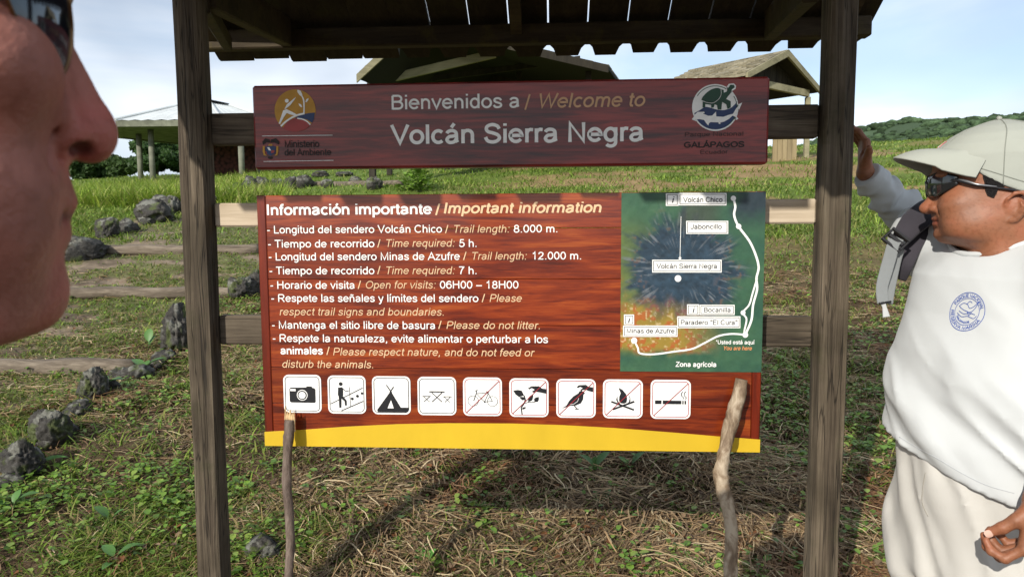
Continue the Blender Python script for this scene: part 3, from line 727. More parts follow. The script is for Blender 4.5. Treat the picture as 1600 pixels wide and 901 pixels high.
k.shp([[(728,126),(752,138),(774,164),(782,190),(778,216),(764,224),(744,222),(732,206),(734,180),(742,160)], [(722,178),(714,200),(724,222),(742,228),(728,212),(722,196)], [(790,166),(798,192),(792,214),(776,228),(788,226),(802,208),(800,184)]],
      [(11, [(684,212),(824,262)]), (11, [(826,210),(694,260)])]); k.slash()
k = Icon(8)
k.shp([[(934,204),(975,204),(975,227),(934,227)], [(983,204),(1101,205),(1101,227),(983,227)], [(1107,205),(1115,205),(1115,227),(1107,227)], [(1121,205),(1131,205),(1131,227),(1121,227)]],
      [(4.5, S_([(1110,196),(1112,184),(1100,172),(1102,158),(1110,150)])), (4.5, S_([(1127,197),(1130,184),(1118,172),(1120,158),(1128,148)]))]); k.slash()

# the painted map --------------------------------------------------------
def build_map():
    x0, z1 = b2(971, 300); x1, z0 = b2(1189.5, 581)
    x1 = min(x1, 0.6)
    x1 = XR-.0005; z1 = ZT-.0012
    nx, nz = 190, 240
    U, Vv = np.meshgrid(np.linspace(0, 1, nx), np.linspace(0, 1, nz)); X = x0+(x1-x0)*U; Z = z1-(z1-z0)*Vv
    n1 = fbm(U*7, Vv*9, oct=5, seed=1); n2 = fbm(U*30, Vv*40, oct=3, seed=2); n3 = fbm(U*3, Vv*3, oct=4, seed=9)
    green = np.array([0.055, 0.135, 0.065]); dgreen = np.array([0.022, 0.075, 0.050]); c = green+(dgreen-green)*n1[..., None]*1.2
    dx = (U-.43)/.40; dy = (Vv-.42)/.30; r = np.sqrt(dx*dx+dy*dy); th = np.arctan2(dy, dx)
    streak = fbm(th*9, r*2.0, oct=4, seed=4); k = 1-smooth01(0.78, 1.18, r+(streak-.5)*0.5+(n1-.5)*.5)
    dark = np.array([0.018, 0.038, 0.060])*(0.55+1.1*n2[..., None]); hi = np.array([0.22, 0.24, 0.26])
    s2 = smooth01(.60, .75, fbm(th*26, r*4, oct=3, seed=14))*smooth01(.25, .8, r); dark = dark+(hi-dark)*(s2*.55)[..., None]
    br = smooth01(.62, .74, n2)*smooth01(.5, .9, r); dark = dark+(np.array([.14, .07, .035])-dark)*(br*.6)[..., None]
    # olive and ochre south-west, lit by specks
    oc = smooth01(.50, .72, Vv+(n1-.5)*.35)*(1-smooth01(.40, .72, U+(n3-.5)*.3))*(1-smooth01(.86, .92, Vv+(n1-.5)*.1))
    wv = smooth01(.0, .25, .28-U+(n1-.5)*.25)*smooth01(.08, .3, Vv)*(1-smooth01(.86, .93, Vv))*.55
    och = np.array([0.30, 0.20, 0.03])+(np.array([.36, .10, .02])-np.array([0.30, 0.20, 0.03]))*smooth01(.45, .62, n2)[..., None]
    och = och+(np.array([.55, .42, .22])-och)*(smooth01(.66, .74, fbm(U*60, Vv*70, oct=2, seed=6))*.8)[..., None]
    c = c+(np.array([.15, .18, .03])-c)*wv[..., None]
    c = c+(dark-c)*k[..., None]; c = c+(och-c)*(oc*(1-k*.6)*.95)[..., None]
    tr = smooth01(.72, .86, U+(n1-.5)*.25)*(1-smooth01(.10, .22, Vv+(n1-.5)*.16)); c = c+(np.array([.02, .035, .045])-c)*tr[..., None]
    tm = smooth01(.36, .46, U+(n1-.5)*.2)*(1-smooth01(.14, .24, Vv))*(1-smooth01(.6, .75, U)); c = c+(np.array([.05, .06, .045])-c)*tm[..., None]*.7
    c = c*(0.86+.28*n2[..., None])
    V = np.stack([X, np.full_like(X, -.0016)-0.0006*(n2-.5), Z], -1).reshape(-1, 3)
    i, j = np.meshgrid(np.arange(nz-1), np.arange(nx-1), indexing='ij'); F = np.stack([i*nx+j, (i+1)*nx+j, (i+1)*nx+j+1, i*nx+j+1], -1).reshape(-1, 4)
    b = np.array([[x0, .0006, z1], [x1, .0006, z1], [x1, .0006, z0], [x0, .0006, z0]]); n = len(V)
    V = np.vstack([V, b])
    me = mesh('map_painting', V, F, vcol('painted_map', rough=0.45, spec=0.4, bump=0.25, bscale=160, bdist=0.001), True)
    cc = np.vstack([c.reshape(-1, 3), np.full((4, 3), .05)]); set_col(me, cc)
    return link('map_painting', me, info)
mp_ob = build_map(); mp_ob['label'] = 'green and dark blue painted trail map'
S2 = 2.9077
def mz(P): return [(950+x/S2, 290+y/S2) for x, y in P]
def mlab(txt, x0, y0, x1, y1, tx0, tb, tx1, cap, box2=None, weight=10, slant=0.0):
    polys('map_label', [mz([(x0, y0), (x1, y0), (x1, y1), (x0, y1)])], M_white, info, .0030)
    i = 6; strokes('label_border', [mz([(x0+i, y0+i), (x1-i, y0+i), (x1-i, y1-i), (x0+i, y1-i), (x0+i, y0+i)])], .0013, M_black, info, .0034)
    write(txt, mz([(tx0, tb)])[0], mz([(tx1, tb)])[0][0], cap/S2, M_black, info, weight, slant, e=.0036)
mlab('Volcán Chico', 320, 34, 537, 90, 342, 76, 517, 23, weight=11); mlab('i', 262, 36, 319.5, 92, 284, 78, 299, 28, weight=14, slant=.25)
mlab('Jaboncillo', 354, 160, 545, 219, 375, 197, 514, 22); mlab('Volcán Sierra Negra', 200, 336, 515, 394, 221, 376, 493, 22)
mlab('Bocanilla', 415, 540, 574, 586, 434, 573, 555, 21); mlab('i', 358, 538, 413, 586, 378, 575, 392, 25, weight=14, slant=.25)
mlab('Paradero "El Cura"', 314, 592, 600, 646, 329, 630, 585, 22); mlab('Minas de Azufre', 68, 634, 315, 685, 84, 668, 300, 21)
mlab('i', 72, 584, 118, 631, 86, 620, 100, 25, weight=14, slant=.25)
strokes('trail_line', [mz(S_([(568, 58), (577, 95), (572, 135), (592, 185), (640, 250), (668, 310), (683, 370), (673, 420), (676, 470), (658, 540), (650, 610), (622, 676)])),
                       mz(S_([(622, 676), (560, 672), (500, 682), (440, 712), (380, 740), (300, 752), (210, 764), (145, 760), (135, 735), (118, 702)])),
                       mz(S_([(676, 420), (655, 490), (640, 540), (612, 575), (628, 605), (618, 660), (622, 676)]))], [.0052, .0042, .0040], M_white, info, .0026)
strokes('map_pointer', [mz([(331, 140), (326, 335)])], .0012, M_white, info, .0024)
for q in ((568, 58, 12), (592, 185, 12), (317, 421, 15), (622, 676, 13), (118, 702, 14), (612, 576, 11), (326, 329, 6)): polys('map_dot', [mz(circ(*q))], M_white, info, .0032)
write('*Usted está aquí', mz([(490, 718)])[0], mz([(662, 718)])[0][0], 18/S2, M_white, info, 12, e=.0030)
write('You are here', mz([(522, 745)])[0], mz([(650, 745)])[0][0], 18/S2, plain('orange_sign_paint', (.75, .30, .12)), info, 11, SL, e=.0030)
write('Zona agrícola', mz([(308, 820)])[0], mz([(490, 820)])[0][0], 22/S2, M_white, info, 13, e=.0030)

# the welcome board ----------------------------------------------------
UXL, UXR, UZB, UZT = -.6118, .6128, 1.5786+.063, 1.5786+.2625
welc = tag(empty('welcome_board', (0, 0.02, UZB)), 'narrow dark red varnished board with the welcome lettering and two round emblems', 'sign')
MB().box((UXL, 0.0, UZB), (UXR, .040, UZT), .005).build('board', M_red_dark, welc)
write('Bienvenidos a', (612, 171.5), 811, 22.5, M_white, welc, 10.5); write('/', (819, 171), 830, 22.5, M_cream2, welc, 9); write('Welcome to', (841, 169), 1005, 22.5, M_cream2, welc, 10.5, SL)
write('Volcán Sierra Negra', (613.5, 225.5), 1004, 30, M_white, welc, 12.5)
S5 = 6.0087
def z5(P): return [(390+x/S5, 120+y/S5) for x, y in P]
def z6(P): return [(1000+x/6.0077, 115+y/6.0077) for x, y in P]
emb = polys('round_emblem', [z5(circ(428, 318, 193, 40, 198))], M_ochre, welc, .0008)
def sub(parent, fn, *a, **k):
    o = fn(*a, **k); o.parent = parent; o.location = -parent_world(parent); return o
hill = S_([(318, 478), (360, 430), (430, 380), (520, 350), (614, 338)])
sub(emb, polys, 'emblem_wave', [z5(S_([(420, 392), (470, 366), (540, 346), (616, 337)])+S_([(614, 350), (604, 400), (584, 434)])+S_([(580, 430), (540, 404), (480, 390), (420, 392)]))], M_navy, welc, .0014)
sub(emb, polys, 'emblem_hill', [z5(S_([(314, 482), (350, 430), (400, 398), (460, 392), (520, 410), (575, 450)])+S_([(560, 466), (510, 500), (430, 516), (360, 506), (318, 484)]))], M_rose, welc, .0014)
sub(emb, strokes, 'emblem_path', [z5(S_([(296, 466), (340, 424), (400, 384), (450, 362), (518, 346)])), z5(S_([(450, 392), (500, 400), (545, 424), (572, 452)])), z5(S_([(512, 350), (514, 280), (508, 215), (480, 160), (455, 128)]))], [.0042, .0028, .0034], M_white, welc, .0018)
sub(emb, polys, 'emblem_figure', [z5(circ(352, 228, 18)), z5([(330, 306), (352, 262), (438, 192), (432, 206), (385, 270), (340, 304)]), z5([(276, 442), (300, 372), (318, 318), (350, 306), (400, 330), (446, 356), (436, 368), (392, 358), (352, 342), (322, 386), (290, 444)]),
      z5([(450, 124), (482, 134), (498, 168), (494, 190), (470, 172), (452, 148)]), z5([(462, 252), (486, 262), (498, 286), (486, 288), (470, 274)]), z5([(526, 240), (536, 212), (556, 202), (554, 222), (540, 240)])], M_white, welc, .0022)
strokes('rule_line', [z5([(118, 557), (780, 549)]), z5([(132, 796), (790, 785)])], .0012, M_white, welc, .0008)
write('Ministerio', z5([(332, 664)])[0], z5([(652, 664)])[0][0], 66/S5, M_engr, welc, 12); write('del Ambiente', z5([(332, 741)])[0], z5([(764, 741)])[0][0], 62/S5, M_engr, welc, 12)
arms = polys('coat_of_arms', [z5([(150, 660), (196, 640), (246, 660), (244, 716), (198, 742), (152, 718)])], M_navy, welc, .0010)
sub(arms, polys, 'heraldic_wing', [z5([(120, 610), (150, 578), (192, 590), (196, 620), (160, 618), (128, 640)]), z5([(282, 610), (250, 578), (202, 590), (198, 620), (236, 618), (276, 640)]), z5([(176, 750), (214, 748), (220, 766), (198, 774), (172, 766)])], M_engr, welc, .0014)
sub(arms, polys, 'heraldic_flag', [z5([(126, 650), (144, 652), (146, 720), (164, 742), (134, 738), (124, 700)]), z5([(254, 650), (272, 652), (272, 700), (262, 738), (236, 742), (252, 720)]), z5([(180, 632), (214, 632), (218, 650), (178, 650)])], M_ochre, welc, .0014)
sub(arms, polys, 'heraldic_ship', [z5([(166, 664), (186, 662), (204, 694), (182, 692)])], M_white, welc, .0014)
sub(arms, polys, 'heraldic_ribbon', [z5([(204, 690), (236, 690), (234, 710), (206, 722)]), z5([(148, 700), (158, 700), (170, 728), (158, 726)])], M_rose, welc, .0016)

park = polys('round_emblem', [z6(circ(706, 320, 218, 44, 220)), z6([(830, 190), (812, 130), (832, 98), (880, 94), (902, 116), (896, 146), (868, 162), (840, 200)]), z6([(900, 300), (958, 274), (930, 340)]), z6([(890, 400), (924, 424), (905, 436), (870, 424)]), z6([(520, 380), (486, 432), (530, 450)])], M_white, welc, .0008)
sub(park, strokes, 'emblem_ring', [z6(_arc(706, 320, 200, 202, -148, -60, 18)), z6(_arc(706, 320, 203, 202, -32, 60, 14))], .0016, M_green, welc, .0014)
sub(park, polys, 'emblem_sea', [z6([(510, 380)]+S_([(510, 372), (560, 345), (610, 316), (660, 322), (720, 340), (780, 345), (840, 330), (880, 300), (912, 262)])+_arc(706, 320, 206, 206, -12, 165, 24))], M_navy, welc, .0012)
sub(park, polys, 'tortoise', [z6(S_([(574, 248), (596, 210), (650, 162), (710, 138), (752, 146), (764, 170), (758, 214), (720, 262), (680, 280), (620, 268), (574, 248)])), z6([(760, 150), (784, 156), (786, 182), (812, 172), (826, 140), (848, 108), (880, 108), (888, 132), (862, 150), (844, 190), (806, 240), (850, 262), (850, 320), (820, 336), (808, 290), (770, 268), (762, 340), (728, 340), (722, 300), (700, 290), (690, 320), (668, 324), (666, 296), (612, 288), (612, 318), (586, 322), (588, 262), (700, 272), (752, 220)])], M_green, welc, .0016)
sub(park, strokes, 'shell_line', [z6(S_([(594, 264), (640, 276), (690, 276), (740, 238), (760, 196), (758, 150)]))], .0010, M_white, welc, .0022)
sub(park, polys, 'shark', [z6([(508, 392), (540, 362), (600, 360), (606, 372), (588, 378), (640, 398), (676, 396), (712, 358), (714, 404), (780, 408), (836, 388), (870, 380), (900, 330), (930, 296), (910, 350), (900, 390), (916, 424), (890, 408), (868, 396), (836, 426), (790, 452), (752, 462), (754, 474), (738, 474), (734, 460), (660, 458), (646, 468), (640, 490), (616, 462), (600, 438), (560, 430), (530, 432), (500, 436)])], M_white, welc, .0018)
write('Parque Nacional', z6([(420, 592)])[0], z6([(968, 592)])[0][0], 42/6.0, M_engr, welc, 8); write('GALÁPAGOS', z6([(415, 696)])[0], z6([(975, 696)])[0][0], 52/6.0, M_engr, welc, 15); write('Ecuador', z6([(566, 755)])[0], z6([(820, 755)])[0][0], 38/6.0, M_engr, welc, 8)

# walking sticks ---------------------------------------------------------
def stick(name, pts, ys, rad, mat, seed, label):
    P = [at(p[0], p[1], y) for p, y in zip(pts, ys)]
    S = _spl3(P, 8); n = len(S); rr = np.interp(np.linspace(0, 1, n), np.linspace(0, 1, len(rad)), rad)
    V = MB(); rs = [lambda w, r=r, i=i: r*(1+0.16*(float(vnoise(math.cos(w)*2+i*.35, math.sin(w)*2, seed, seed))-.5)*2) for i, r in enumerate(rr)]
    V.tube(S, rs, 12)
    o = V.build(name, mat, None, True); tag(o, label, 'walking stick', 'walking sticks leaning on the board')
    return o
def _spl3(P, sub=6):
    P = [np.array(p, float) for p in P]; n = len(P); o = []
    for i in range(n-1):
        p0, p1, p2, p3 = P[max(i-1, 0)], P[i], P[i+1], P[min(i+2, n-1)]
        for k in range(sub):
            t = k/sub; o.append(0.5*((2*p1)+(-p0+p2)*t+(2*p0-5*p1+4*p2-p3)*t*t+(-p0+3*p1-3*p2+p3)*t**3))
    o.append(P[-1]); return o
M_bark = wood('dark_stick_bark', [(0.32, (0.05, 0.034, 0.026)), (0.5, (0.13, 0.095, 0.075)), (0.68, (0.24, 0.19, 0.155))], 'Z', fine=90, stretch=4, bump=0.7, rough=0.7, wave=.2)
M_bark2 = wood('mottled_stick_bark', [(0.38, (0.075, 0.050, 0.034)), (0.5, (0.20, 0.145, 0.095)), (0.60, (0.40, 0.33, 0.245))], 'Z', fine=46, stretch=2.2, bump=0.9, rough=0.7, wave=.3)
M_split = plain('raw_split_wood', (0.55, 0.38, 0.20), rough=0.8, noise=.3, nscale=80)
s1 = stick('walking_stick', [(453.5, 655), (452, 680), (449, 705), (448, 740), (449, 770), (452, 810), (454, 850), (451, 901), (450, 960), (449, 1090)], [-.030, -.035, -.042, -.055, -.065, -.08, -.095, -.12, -.14, -.20], [.0128, .0135, .0115, .0108, .011, .0115, .0105, .0105, .0105, .010], M_bark, 4, 'thin dark walking stick with splintered top leaning below the camera pictogram')
sp = MB(); tp = at(453.5, 655, -.030)
for (dx, dz, w) in ((-.010, .034, .0035), (-.005, .022, .005), (.001, .026, .005), (.006, .017, .005), (.010, .021, .003)):
    sp.tube([tp+np.array([dx*.9, 0, -.030]), tp+np.array([dx, -.002, .004]), tp+np.array([dx*1.1, -.001, dz])], [w*1.1, w, .0007], 6)
o = sp.build('splintered_end', M_split, s1)
stick('walking_stick', [(1159, 592), (1153, 620), (1144, 655), (1135, 690), (1129, 720), (1127, 745), (1131, 770), (1138, 795), (1142, 830), (1142, 865), (1141, 901), (1140, 960), (1139, 1090)], [-.024, -.028, -.034, -.040, -.046, -.052, -.06, -.068, -.08, -.09, -.10, -.13, -.19], [.0135, .0165, .0165, .0150, .0155, .0180, .0175, .0165, .0155, .0155, .0160, .0155, .015], M_bark2, 9, 'thick crooked mottled walking stick leaning on the right of the information board')
# ---------------------------------------------------------------- rocks, steps, shelters, trees
M_rock = vcol('lava_rock', rough=0.95, spec=0.15, noise=0.45, nscale=55, bump=0.9, bscale=45, bdist=0.012)
def ico(sub):
    t = (1+5**.5)/2
    V = [(-1,t,0),(1,t,0),(-1,-t,0),(1,-t,0),(0,-1,t),(0,1,t),(0,-1,-t),(0,1,-t),(t,0,-1),(t,0,1),(-t,0,-1),(-t,0,1)]
    F = [(0,11,5),(0,5,1),(0,1,7),(0,7,10),(0,10,11),(1,5,9),(5,11,4),(11,10,2),(10,7,6),(7,1,8),(3,9,4),(3,4,2),(3,2,6),(3,6,8),(3,8,9),(4,9,5),(2,4,11),(6,2,10),(8,6,7),(9,8,1)]
    V = [np.array(v)/np.linalg.norm(v) for v in V]
    for _ in range(sub):
        c = {}; F2 = []
        def mid(a, b):
            k = (min(a, b), max(a, b))
            if k not in c:
                m = V[a]+V[b]; c[k] = len(V); V.append(m/np.linalg.norm(m))
            return c[k]
        for a, b, d in F:
            x, y, z = mid(a, b), mid(b, d), mid(d, a); F2 += [(a, x, z), (b, y, x), (d, z, y), (x, y, z)]
        F = F2
    return np.array(V), np.array(F)
ICO3, ICO4 = ico(3), ico(4)
def rock(px, py, wpx, hpx, label, seed, flat=0.8, big=False, sink=0.36):
    p = on_ground(px, py); D = (p-CAM).dot(FW); w = wpx/FPX*D/2; h = hpx/FPX*D/2
    V, F = (ICO4 if big else ICO3); rs = np.random.default_rng(seed)
    n = fbm(V[:, 0]*1.1+seed, V[:, 1]*1.1, V[:, 2]*1.1, oct=3, seed=seed); n2 = np.abs(fbm(V[:, 0]*3+seed, V[:, 1]*3, V[:, 2]*3, oct=4, seed=seed+5)-.5)*2
    r = 0.62+0.72*n-0.55*n2-.16*np.abs(fbm(V[:, 0]*7+seed, V[:, 1]*7, V[:, 2]*7, oct=2, seed=seed+8)-.5)*2
    # faceting
    for _ in range(7):
        d = rs.normal(size=3); d /= np.linalg.norm(d); k = 0.62+0.3*rs.random(); t = (V*r[:, None])@d; r = np.where(t > k, r*(k+0.15*(t-k))/np.maximum(t, 1e-6), r)
    P = V*r[:, None]*np.array([w, w*flat*1.1, h])*1.15
    a = rs.random()*6.28; P = P@rotz(a).T*np.array([1, 1, 1])
    c = p+np.array([0, w*.5, h*(1-sink)])
    me = mesh('rock', P, F, M_rock, True)
    g_ = 0.045+0.055*n2; lich = smooth01(.52, .62, fbm(V[:, 0]*2.3+7, V[:, 1]*2.3, V[:, 2]*2.3+seed, oct=4, seed=seed+9))*smooth01(-.3, .5, V[:, 2])
    col = np.stack([g_*1.02, g_*.96, g_*.88], -1); col = col+(np.array([.22, .22, .19])-col)*(lich*.65)[:, None]
    ms = smooth01(.55, .68, fbm(V[:, 0]*2+1, V[:, 1]*2+5, V[:, 2]*2, oct=3, seed=seed+3)); col = col+(np.array([.075, .095, .03])-col)*(ms*.75)[:, None]
    set_col(me, col)
    o = link('rock', me, loc=Vector(c)); tag(o, label, 'rock', 'lava rocks edging the stepped trail'); return o
ROCKS = [
 (70, 700, 62, 62, 'dark lava rock near the bottom left corner above the small leaning rock', True), (22, 752, 62, 66, 'rough lava rock cut by the left edge of the frame beside broad leaves', True),
 (138, 628, 42, 56, 'upright grey lava rock under the right end of the lowest step log', True), (186, 598, 44, 26, 'low dark lava rock at the right end of the lowest log step', True), (112, 655, 36, 24, 'small low lava rock between two taller rocks of the left row', False),
 (272, 552, 52, 78, 'tall pale lichened lava rock just left of the left post', True), (372, 468, 44, 40, 'grey lava rock close right of the left post behind the lower rail', True), (396, 462, 34, 44, 'lava rock half hidden by the left edge of the information board', True),
 (163, 372, 36, 40, 'squat pale-topped lava rock alone on the grass left of the trail', True), (112, 408, 78, 44, 'wide dark lava rock by the chin of the close-up face', True),
 (192, 366, 34, 26, 'low brown lava rock right of the pale-topped one', False), (236, 348, 56, 44, 'largest grey boulder of the row left of the post', True), (246, 326, 34, 24, 'dark lava rock on top of the row behind the grey boulder', False), (268, 334, 28, 34, 'rounded lava rock touching the left post from behind', True),
 (346, 309, 26, 14, 'small rock right of the left post above the pale rail', False), (368, 307, 30, 18, 'dark rock second right from the left post in the upper row', False), (388, 303, 22, 24, 'dark rock right above the top left corner of the information board', False),
 (408, 301, 20, 22, 'pointed dark rock between the two boards near their left ends', False), (430, 299, 26, 20, 'dark rock between the boards in the middle of the upper row', False), (452, 297, 24, 20, 'blocky dark rock between the boards in the upper row', False),
 (474, 295, 22, 20, 'rock at the left end of the upper log between the boards', False), (498, 277, 26, 9, 'flat dark rock behind the upper log, leftmost', False), (536, 276, 26, 8, 'flat dark rock behind the upper log, middle', False), (582, 297, 22, 20, 'whitish rock in front of the upper log between the boards', False),
 (405, 880, 56, 44, 'dark rock in shade at the foot of the left post', True), (52, 585, 1, 1, '', False)]
for i, (px, py, w, h, lab, big) in enumerate(ROCKS[:-1]):
    rock(px, py, w*(1.25 if py < 320 else 1.05), h*(1.4 if py < 320 else 1.1), lab, 20+i, big=big)

ORD = ['first', 'second', 'third', 'fourth', 'fifth', 'sixth', 'seventh', 'eighth', 'ninth', 'tenth', 'eleventh', 'twelfth']
def rock_row(P, n, label, seed, w0, h0, jit):
    rs = random.Random(seed)
    for i in range(n):
        t = (i+rs.uniform(-.2, .2))/(n-1)*(len(P)-1); t = min(max(t, 0), len(P)-1.001); a = int(t); f = t-a
        x = P[a][0]+(P[a+1][0]-P[a][0])*f+rs.uniform(-jit, jit); y = P[a][1]+(P[a+1][1]-P[a][1])*f+rs.uniform(-jit, jit)*.5; k = rs.uniform(.6, 1.15)
        o = rock(x, y, w0*k, h0*k*rs.uniform(.7, 1.1), label % ORD[i], seed*50+i, sink=.32); o['group'] = 'small rocks filling the left edge row of the trail' if seed == 3 else 'small rocks filling the upper row of the trail'
rock_row([(10, 765), (55, 715), (100, 672), (150, 622), (215, 592), (255, 565)], 9, 'small dark lava rock, %s up from the bottom left corner in its row', 3, 46, 34, 8)
rock_row([(205, 360), (240, 340), (300, 325), (345, 312), (400, 304), (475, 297), (560, 290)], 12, 'small half-buried rock, %s from the left in the upper trail row', 4, 26, 20, 5)
M_log = wood('weathered_step_log', [(0.32, (0.05, 0.038, 0.028)), (0.5, (0.14, 0.112, 0.084)), (0.68, (0.26, 0.215, 0.165))], 'X', fine=80, stretch=14, bump=0.7, rough=0.9, wave=.2)
def step_log(a, b, hpx, label, seed):
    A = on_ground(*a); B = on_ground(*b); D = ((A+B)/2-CAM).dot(FW); r = hpx/FPX*D/2*1.0
    P = [A+(B-A)*t for t in np.linspace(0, 1, 14)]
    for k, p in enumerate(P): p[2] = A[2]+(B[2]-A[2])*k/13+r*0.55+r*.1*math.sin(k*1.3+seed); p[1] += r*.5
    L_ = np.linalg.norm(B-A); d = (B-A)/L_
    m = MB(); rr = [lambda w, k=k: r*(1+.10*(float(vnoise(math.cos(w)*2+k*.5, math.sin(w)*2, seed, 3))-.5)*2)*(1-.10*abs(math.cos(2*w))) for k in range(14)]
    m.tube(P, rr, 14)
    c = (A+B)/2
    o = m.build('step_log', M_log, None, True); tag(o, label, 'log', 'logs forming the trail steps'); return o
step_log((-160, 585), (208, 584), 32, 'thickest weathered log step, lowest on the left below the chin', 1)
step_log((72, 463), (392, 463), 20, 'second log step up the trail crossing behind the left post', 2)
step_log((150, 396), (402, 396), 19, 'third log step up the trail, ending at the information board', 3)
step_log((478, 292), (626, 291), 12, 'uppermost thin log between the two red boards', 4)

# --- shelters ------------------------------------------------------------
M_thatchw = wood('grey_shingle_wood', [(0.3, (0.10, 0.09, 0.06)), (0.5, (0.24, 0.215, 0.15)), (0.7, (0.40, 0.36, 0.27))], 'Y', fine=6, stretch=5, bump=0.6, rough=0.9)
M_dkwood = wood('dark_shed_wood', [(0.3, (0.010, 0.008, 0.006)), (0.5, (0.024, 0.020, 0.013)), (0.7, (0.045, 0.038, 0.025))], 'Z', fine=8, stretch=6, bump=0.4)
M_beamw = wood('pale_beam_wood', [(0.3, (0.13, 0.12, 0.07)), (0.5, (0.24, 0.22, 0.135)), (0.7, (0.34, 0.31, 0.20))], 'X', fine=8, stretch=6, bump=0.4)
M_conc = plain('mossy_concrete', (0.17, 0.175, 0.135), rough=0.9, noise=.35, nscale=3, bump=.2, bscale=20)
M_sheet = plain('pale_roof_sheet', (0.52, 0.55, 0.55), rough=0.55, noise=.10, nscale=1.5)
M_cap = plain('dark_roof_cap', (0.05, 0.05, 0.055), rough=0.7)
def hexring(c, R, z, n=6, a0=0.0): return [(c[0]+R*math.cos(a0+2*math.pi*k/n), c[1]+R*math.sin(a0+2*math.pi*k/n), z) for k in range(n)]
def shelter_left():
    D = 33.0; cx = CAM[0]+D*(-.06+(322-800)/FPX); cy = CAM[1]+D; g0 = float(gz(cx, cy)); ze = 1.5+28.8*(353-189)/FPX
    t = tag(empty('open_shelter', (cx, cy, g0)), 'open shelter with pale hipped roof on round columns behind the left post', 'shelter')
    R = 4.45; zt = 1.5+D*(353-154)/FPX; a0 = math.radians(182)
    eave = hexring((cx, cy), R, ze+.22, 6, a0); low = hexring((cx, cy), R*.985, ze-.02, 6, a0); top = hexring((cx, cy), .75, zt-.18, 6, a0)
    for k in range(6):
        k2 = (k+1) % 6; m = MB()
        a, b, c, d = [np.array(v) for v in (eave[k], eave[k2], top[k2], top[k])]
        nr = 16                      # corrugated sheet
        V = []; F = []
        for i in range(nr+1):
            t_ = i/nr; off = np.array([0, 0, .035*(i % 2)])
            V += [a+(b-a)*t_+off, d+(c-d)*t_+off]
        for i in range(nr): F.append((2*i, 2*i+2, 2*i+3, 2*i+1))
        m.add(V, F); m.build('roof_sheet', M_sheet, t)
        r_ = MB().tube([a+[0, 0, .06], d+[0, 0, .05]], .055, 6); r_.build('hip_ridge', M_sheet, t)
        f = MB(); f.add([low[k], low[k2], eave[k2], eave[k]], [(0, 1, 2, 3)]); lo2 = hexring((cx, cy), R*.93, ze-.02, 6, a0); f.add([low[k], low[k2], lo2[k2], lo2[k]], [(0, 1, 2, 3)]); f.build('fascia', M_conc, t)
    MB().add(hexring((cx, cy), R*.94, ze+.02, 6, a0), [tuple(range(6))]).build('ceiling', M_conc, t)
    MB().add(hexring((cx, cy), 1.0, zt-.12, 6, a0)+[(cx, cy, zt+.10)], [(k, (k+1) % 6, 6) for k in range(6)]).build('roof_cap', M_cap, t)
    for (px, dd) in ((206, -1.2), (226, -2.6), (372, -3.2), (400, 1.0), (300, 3.0)):
        Dc = D+dd; x = CAM[0]+Dc*(-.06+(px-800)/FPX); y = CAM[1]+Dc; g_ = float(gz(x, y))
        MB().tube([(x, y, g_-.3), (x, y, ze+.03)], .120, 12).build('column', M_conc, t, True)
    return t
shelter_left()
# red stone hut wall seen under that roof
def stone_wall():
    D = 36.5; xa = CAM[0]+D*(-.06+(322-800)/FPX); xb = CAM[0]+D*(-.06+(430-800)/FPX); y = CAM[1]+D; g0 = float(gz((xa+xb)/2, y)); zt = 1.5+D*(353-222)/FPX
    o = empty('stone_hut', ((xa+xb)/2, y, g0)); tag(o, 'low reddish stone hut wall in the shade behind the left post', 'hut')
    m_, nt_, b_ = newmat('red_lava_stone'); L_ = nt_.links.new
    tc = nt_.nodes.new('ShaderNodeTexCoord'); vo = nt_.nodes.new('ShaderNodeTexVoronoi'); vo.inputs['Scale'].default_value = 5.5; r_ = ramp(nt_, [(0.0, (.17, .06, .045)), (.45, (.12, .045, .035)), (.8, (.03, .016, .012))])
    L_(tc.outputs['Object'], vo.inputs[0]); L_(vo.outputs['Distance'], r_.inputs[0]); L_(r_.outputs[0], b_.inputs['Base Color']); b_.inputs['Roughness'].default_value = .95
    nx, nz = 90, 26; V = []; 
    for j in range(nz+1):
        for i in range(nx+1):
            x = xa+(xb-xa)*i/nx; z = g0-.3+(zt-g0+.3)*j/nz; V.append((x, y-.07*float(fbm(x*3.2, z*3.2, 0, 3, 8)), z))
    F = [(j*(nx+1)+i, j*(nx+1)+i+1, (j+1)*(nx+1)+i+1, (j+1)*(nx+1)+i) for j in range(nz) for i in range(nx)]
    obj('wall', V, F, m_, o, True); MB().box((xa, y+.02, g0-.3), (xb, y+2.4, zt)).build('core', m_, o)
    MB().box((xa-.2, y-.25, zt+.003), (xb+.2, y+2.6, zt+.10), .02).build('roof', M_dkwood, o)
stone_wall()
def slab(P, t, name, mat, par):
    """four-cornered sheet thickened downwards by t"""
    P = [np.array(p, float) for p in P]; n = len(P); V = P+[p-np.array([0, 0, t]) for p in P]
    F = [tuple(range(n)), tuple(range(2*n-1, n-1, -1))]+[(i, i+n, (i+1) % n+n, (i+1) % n) for i in range(n)]
    return fix_normals(obj(name, V, F, mat, par))
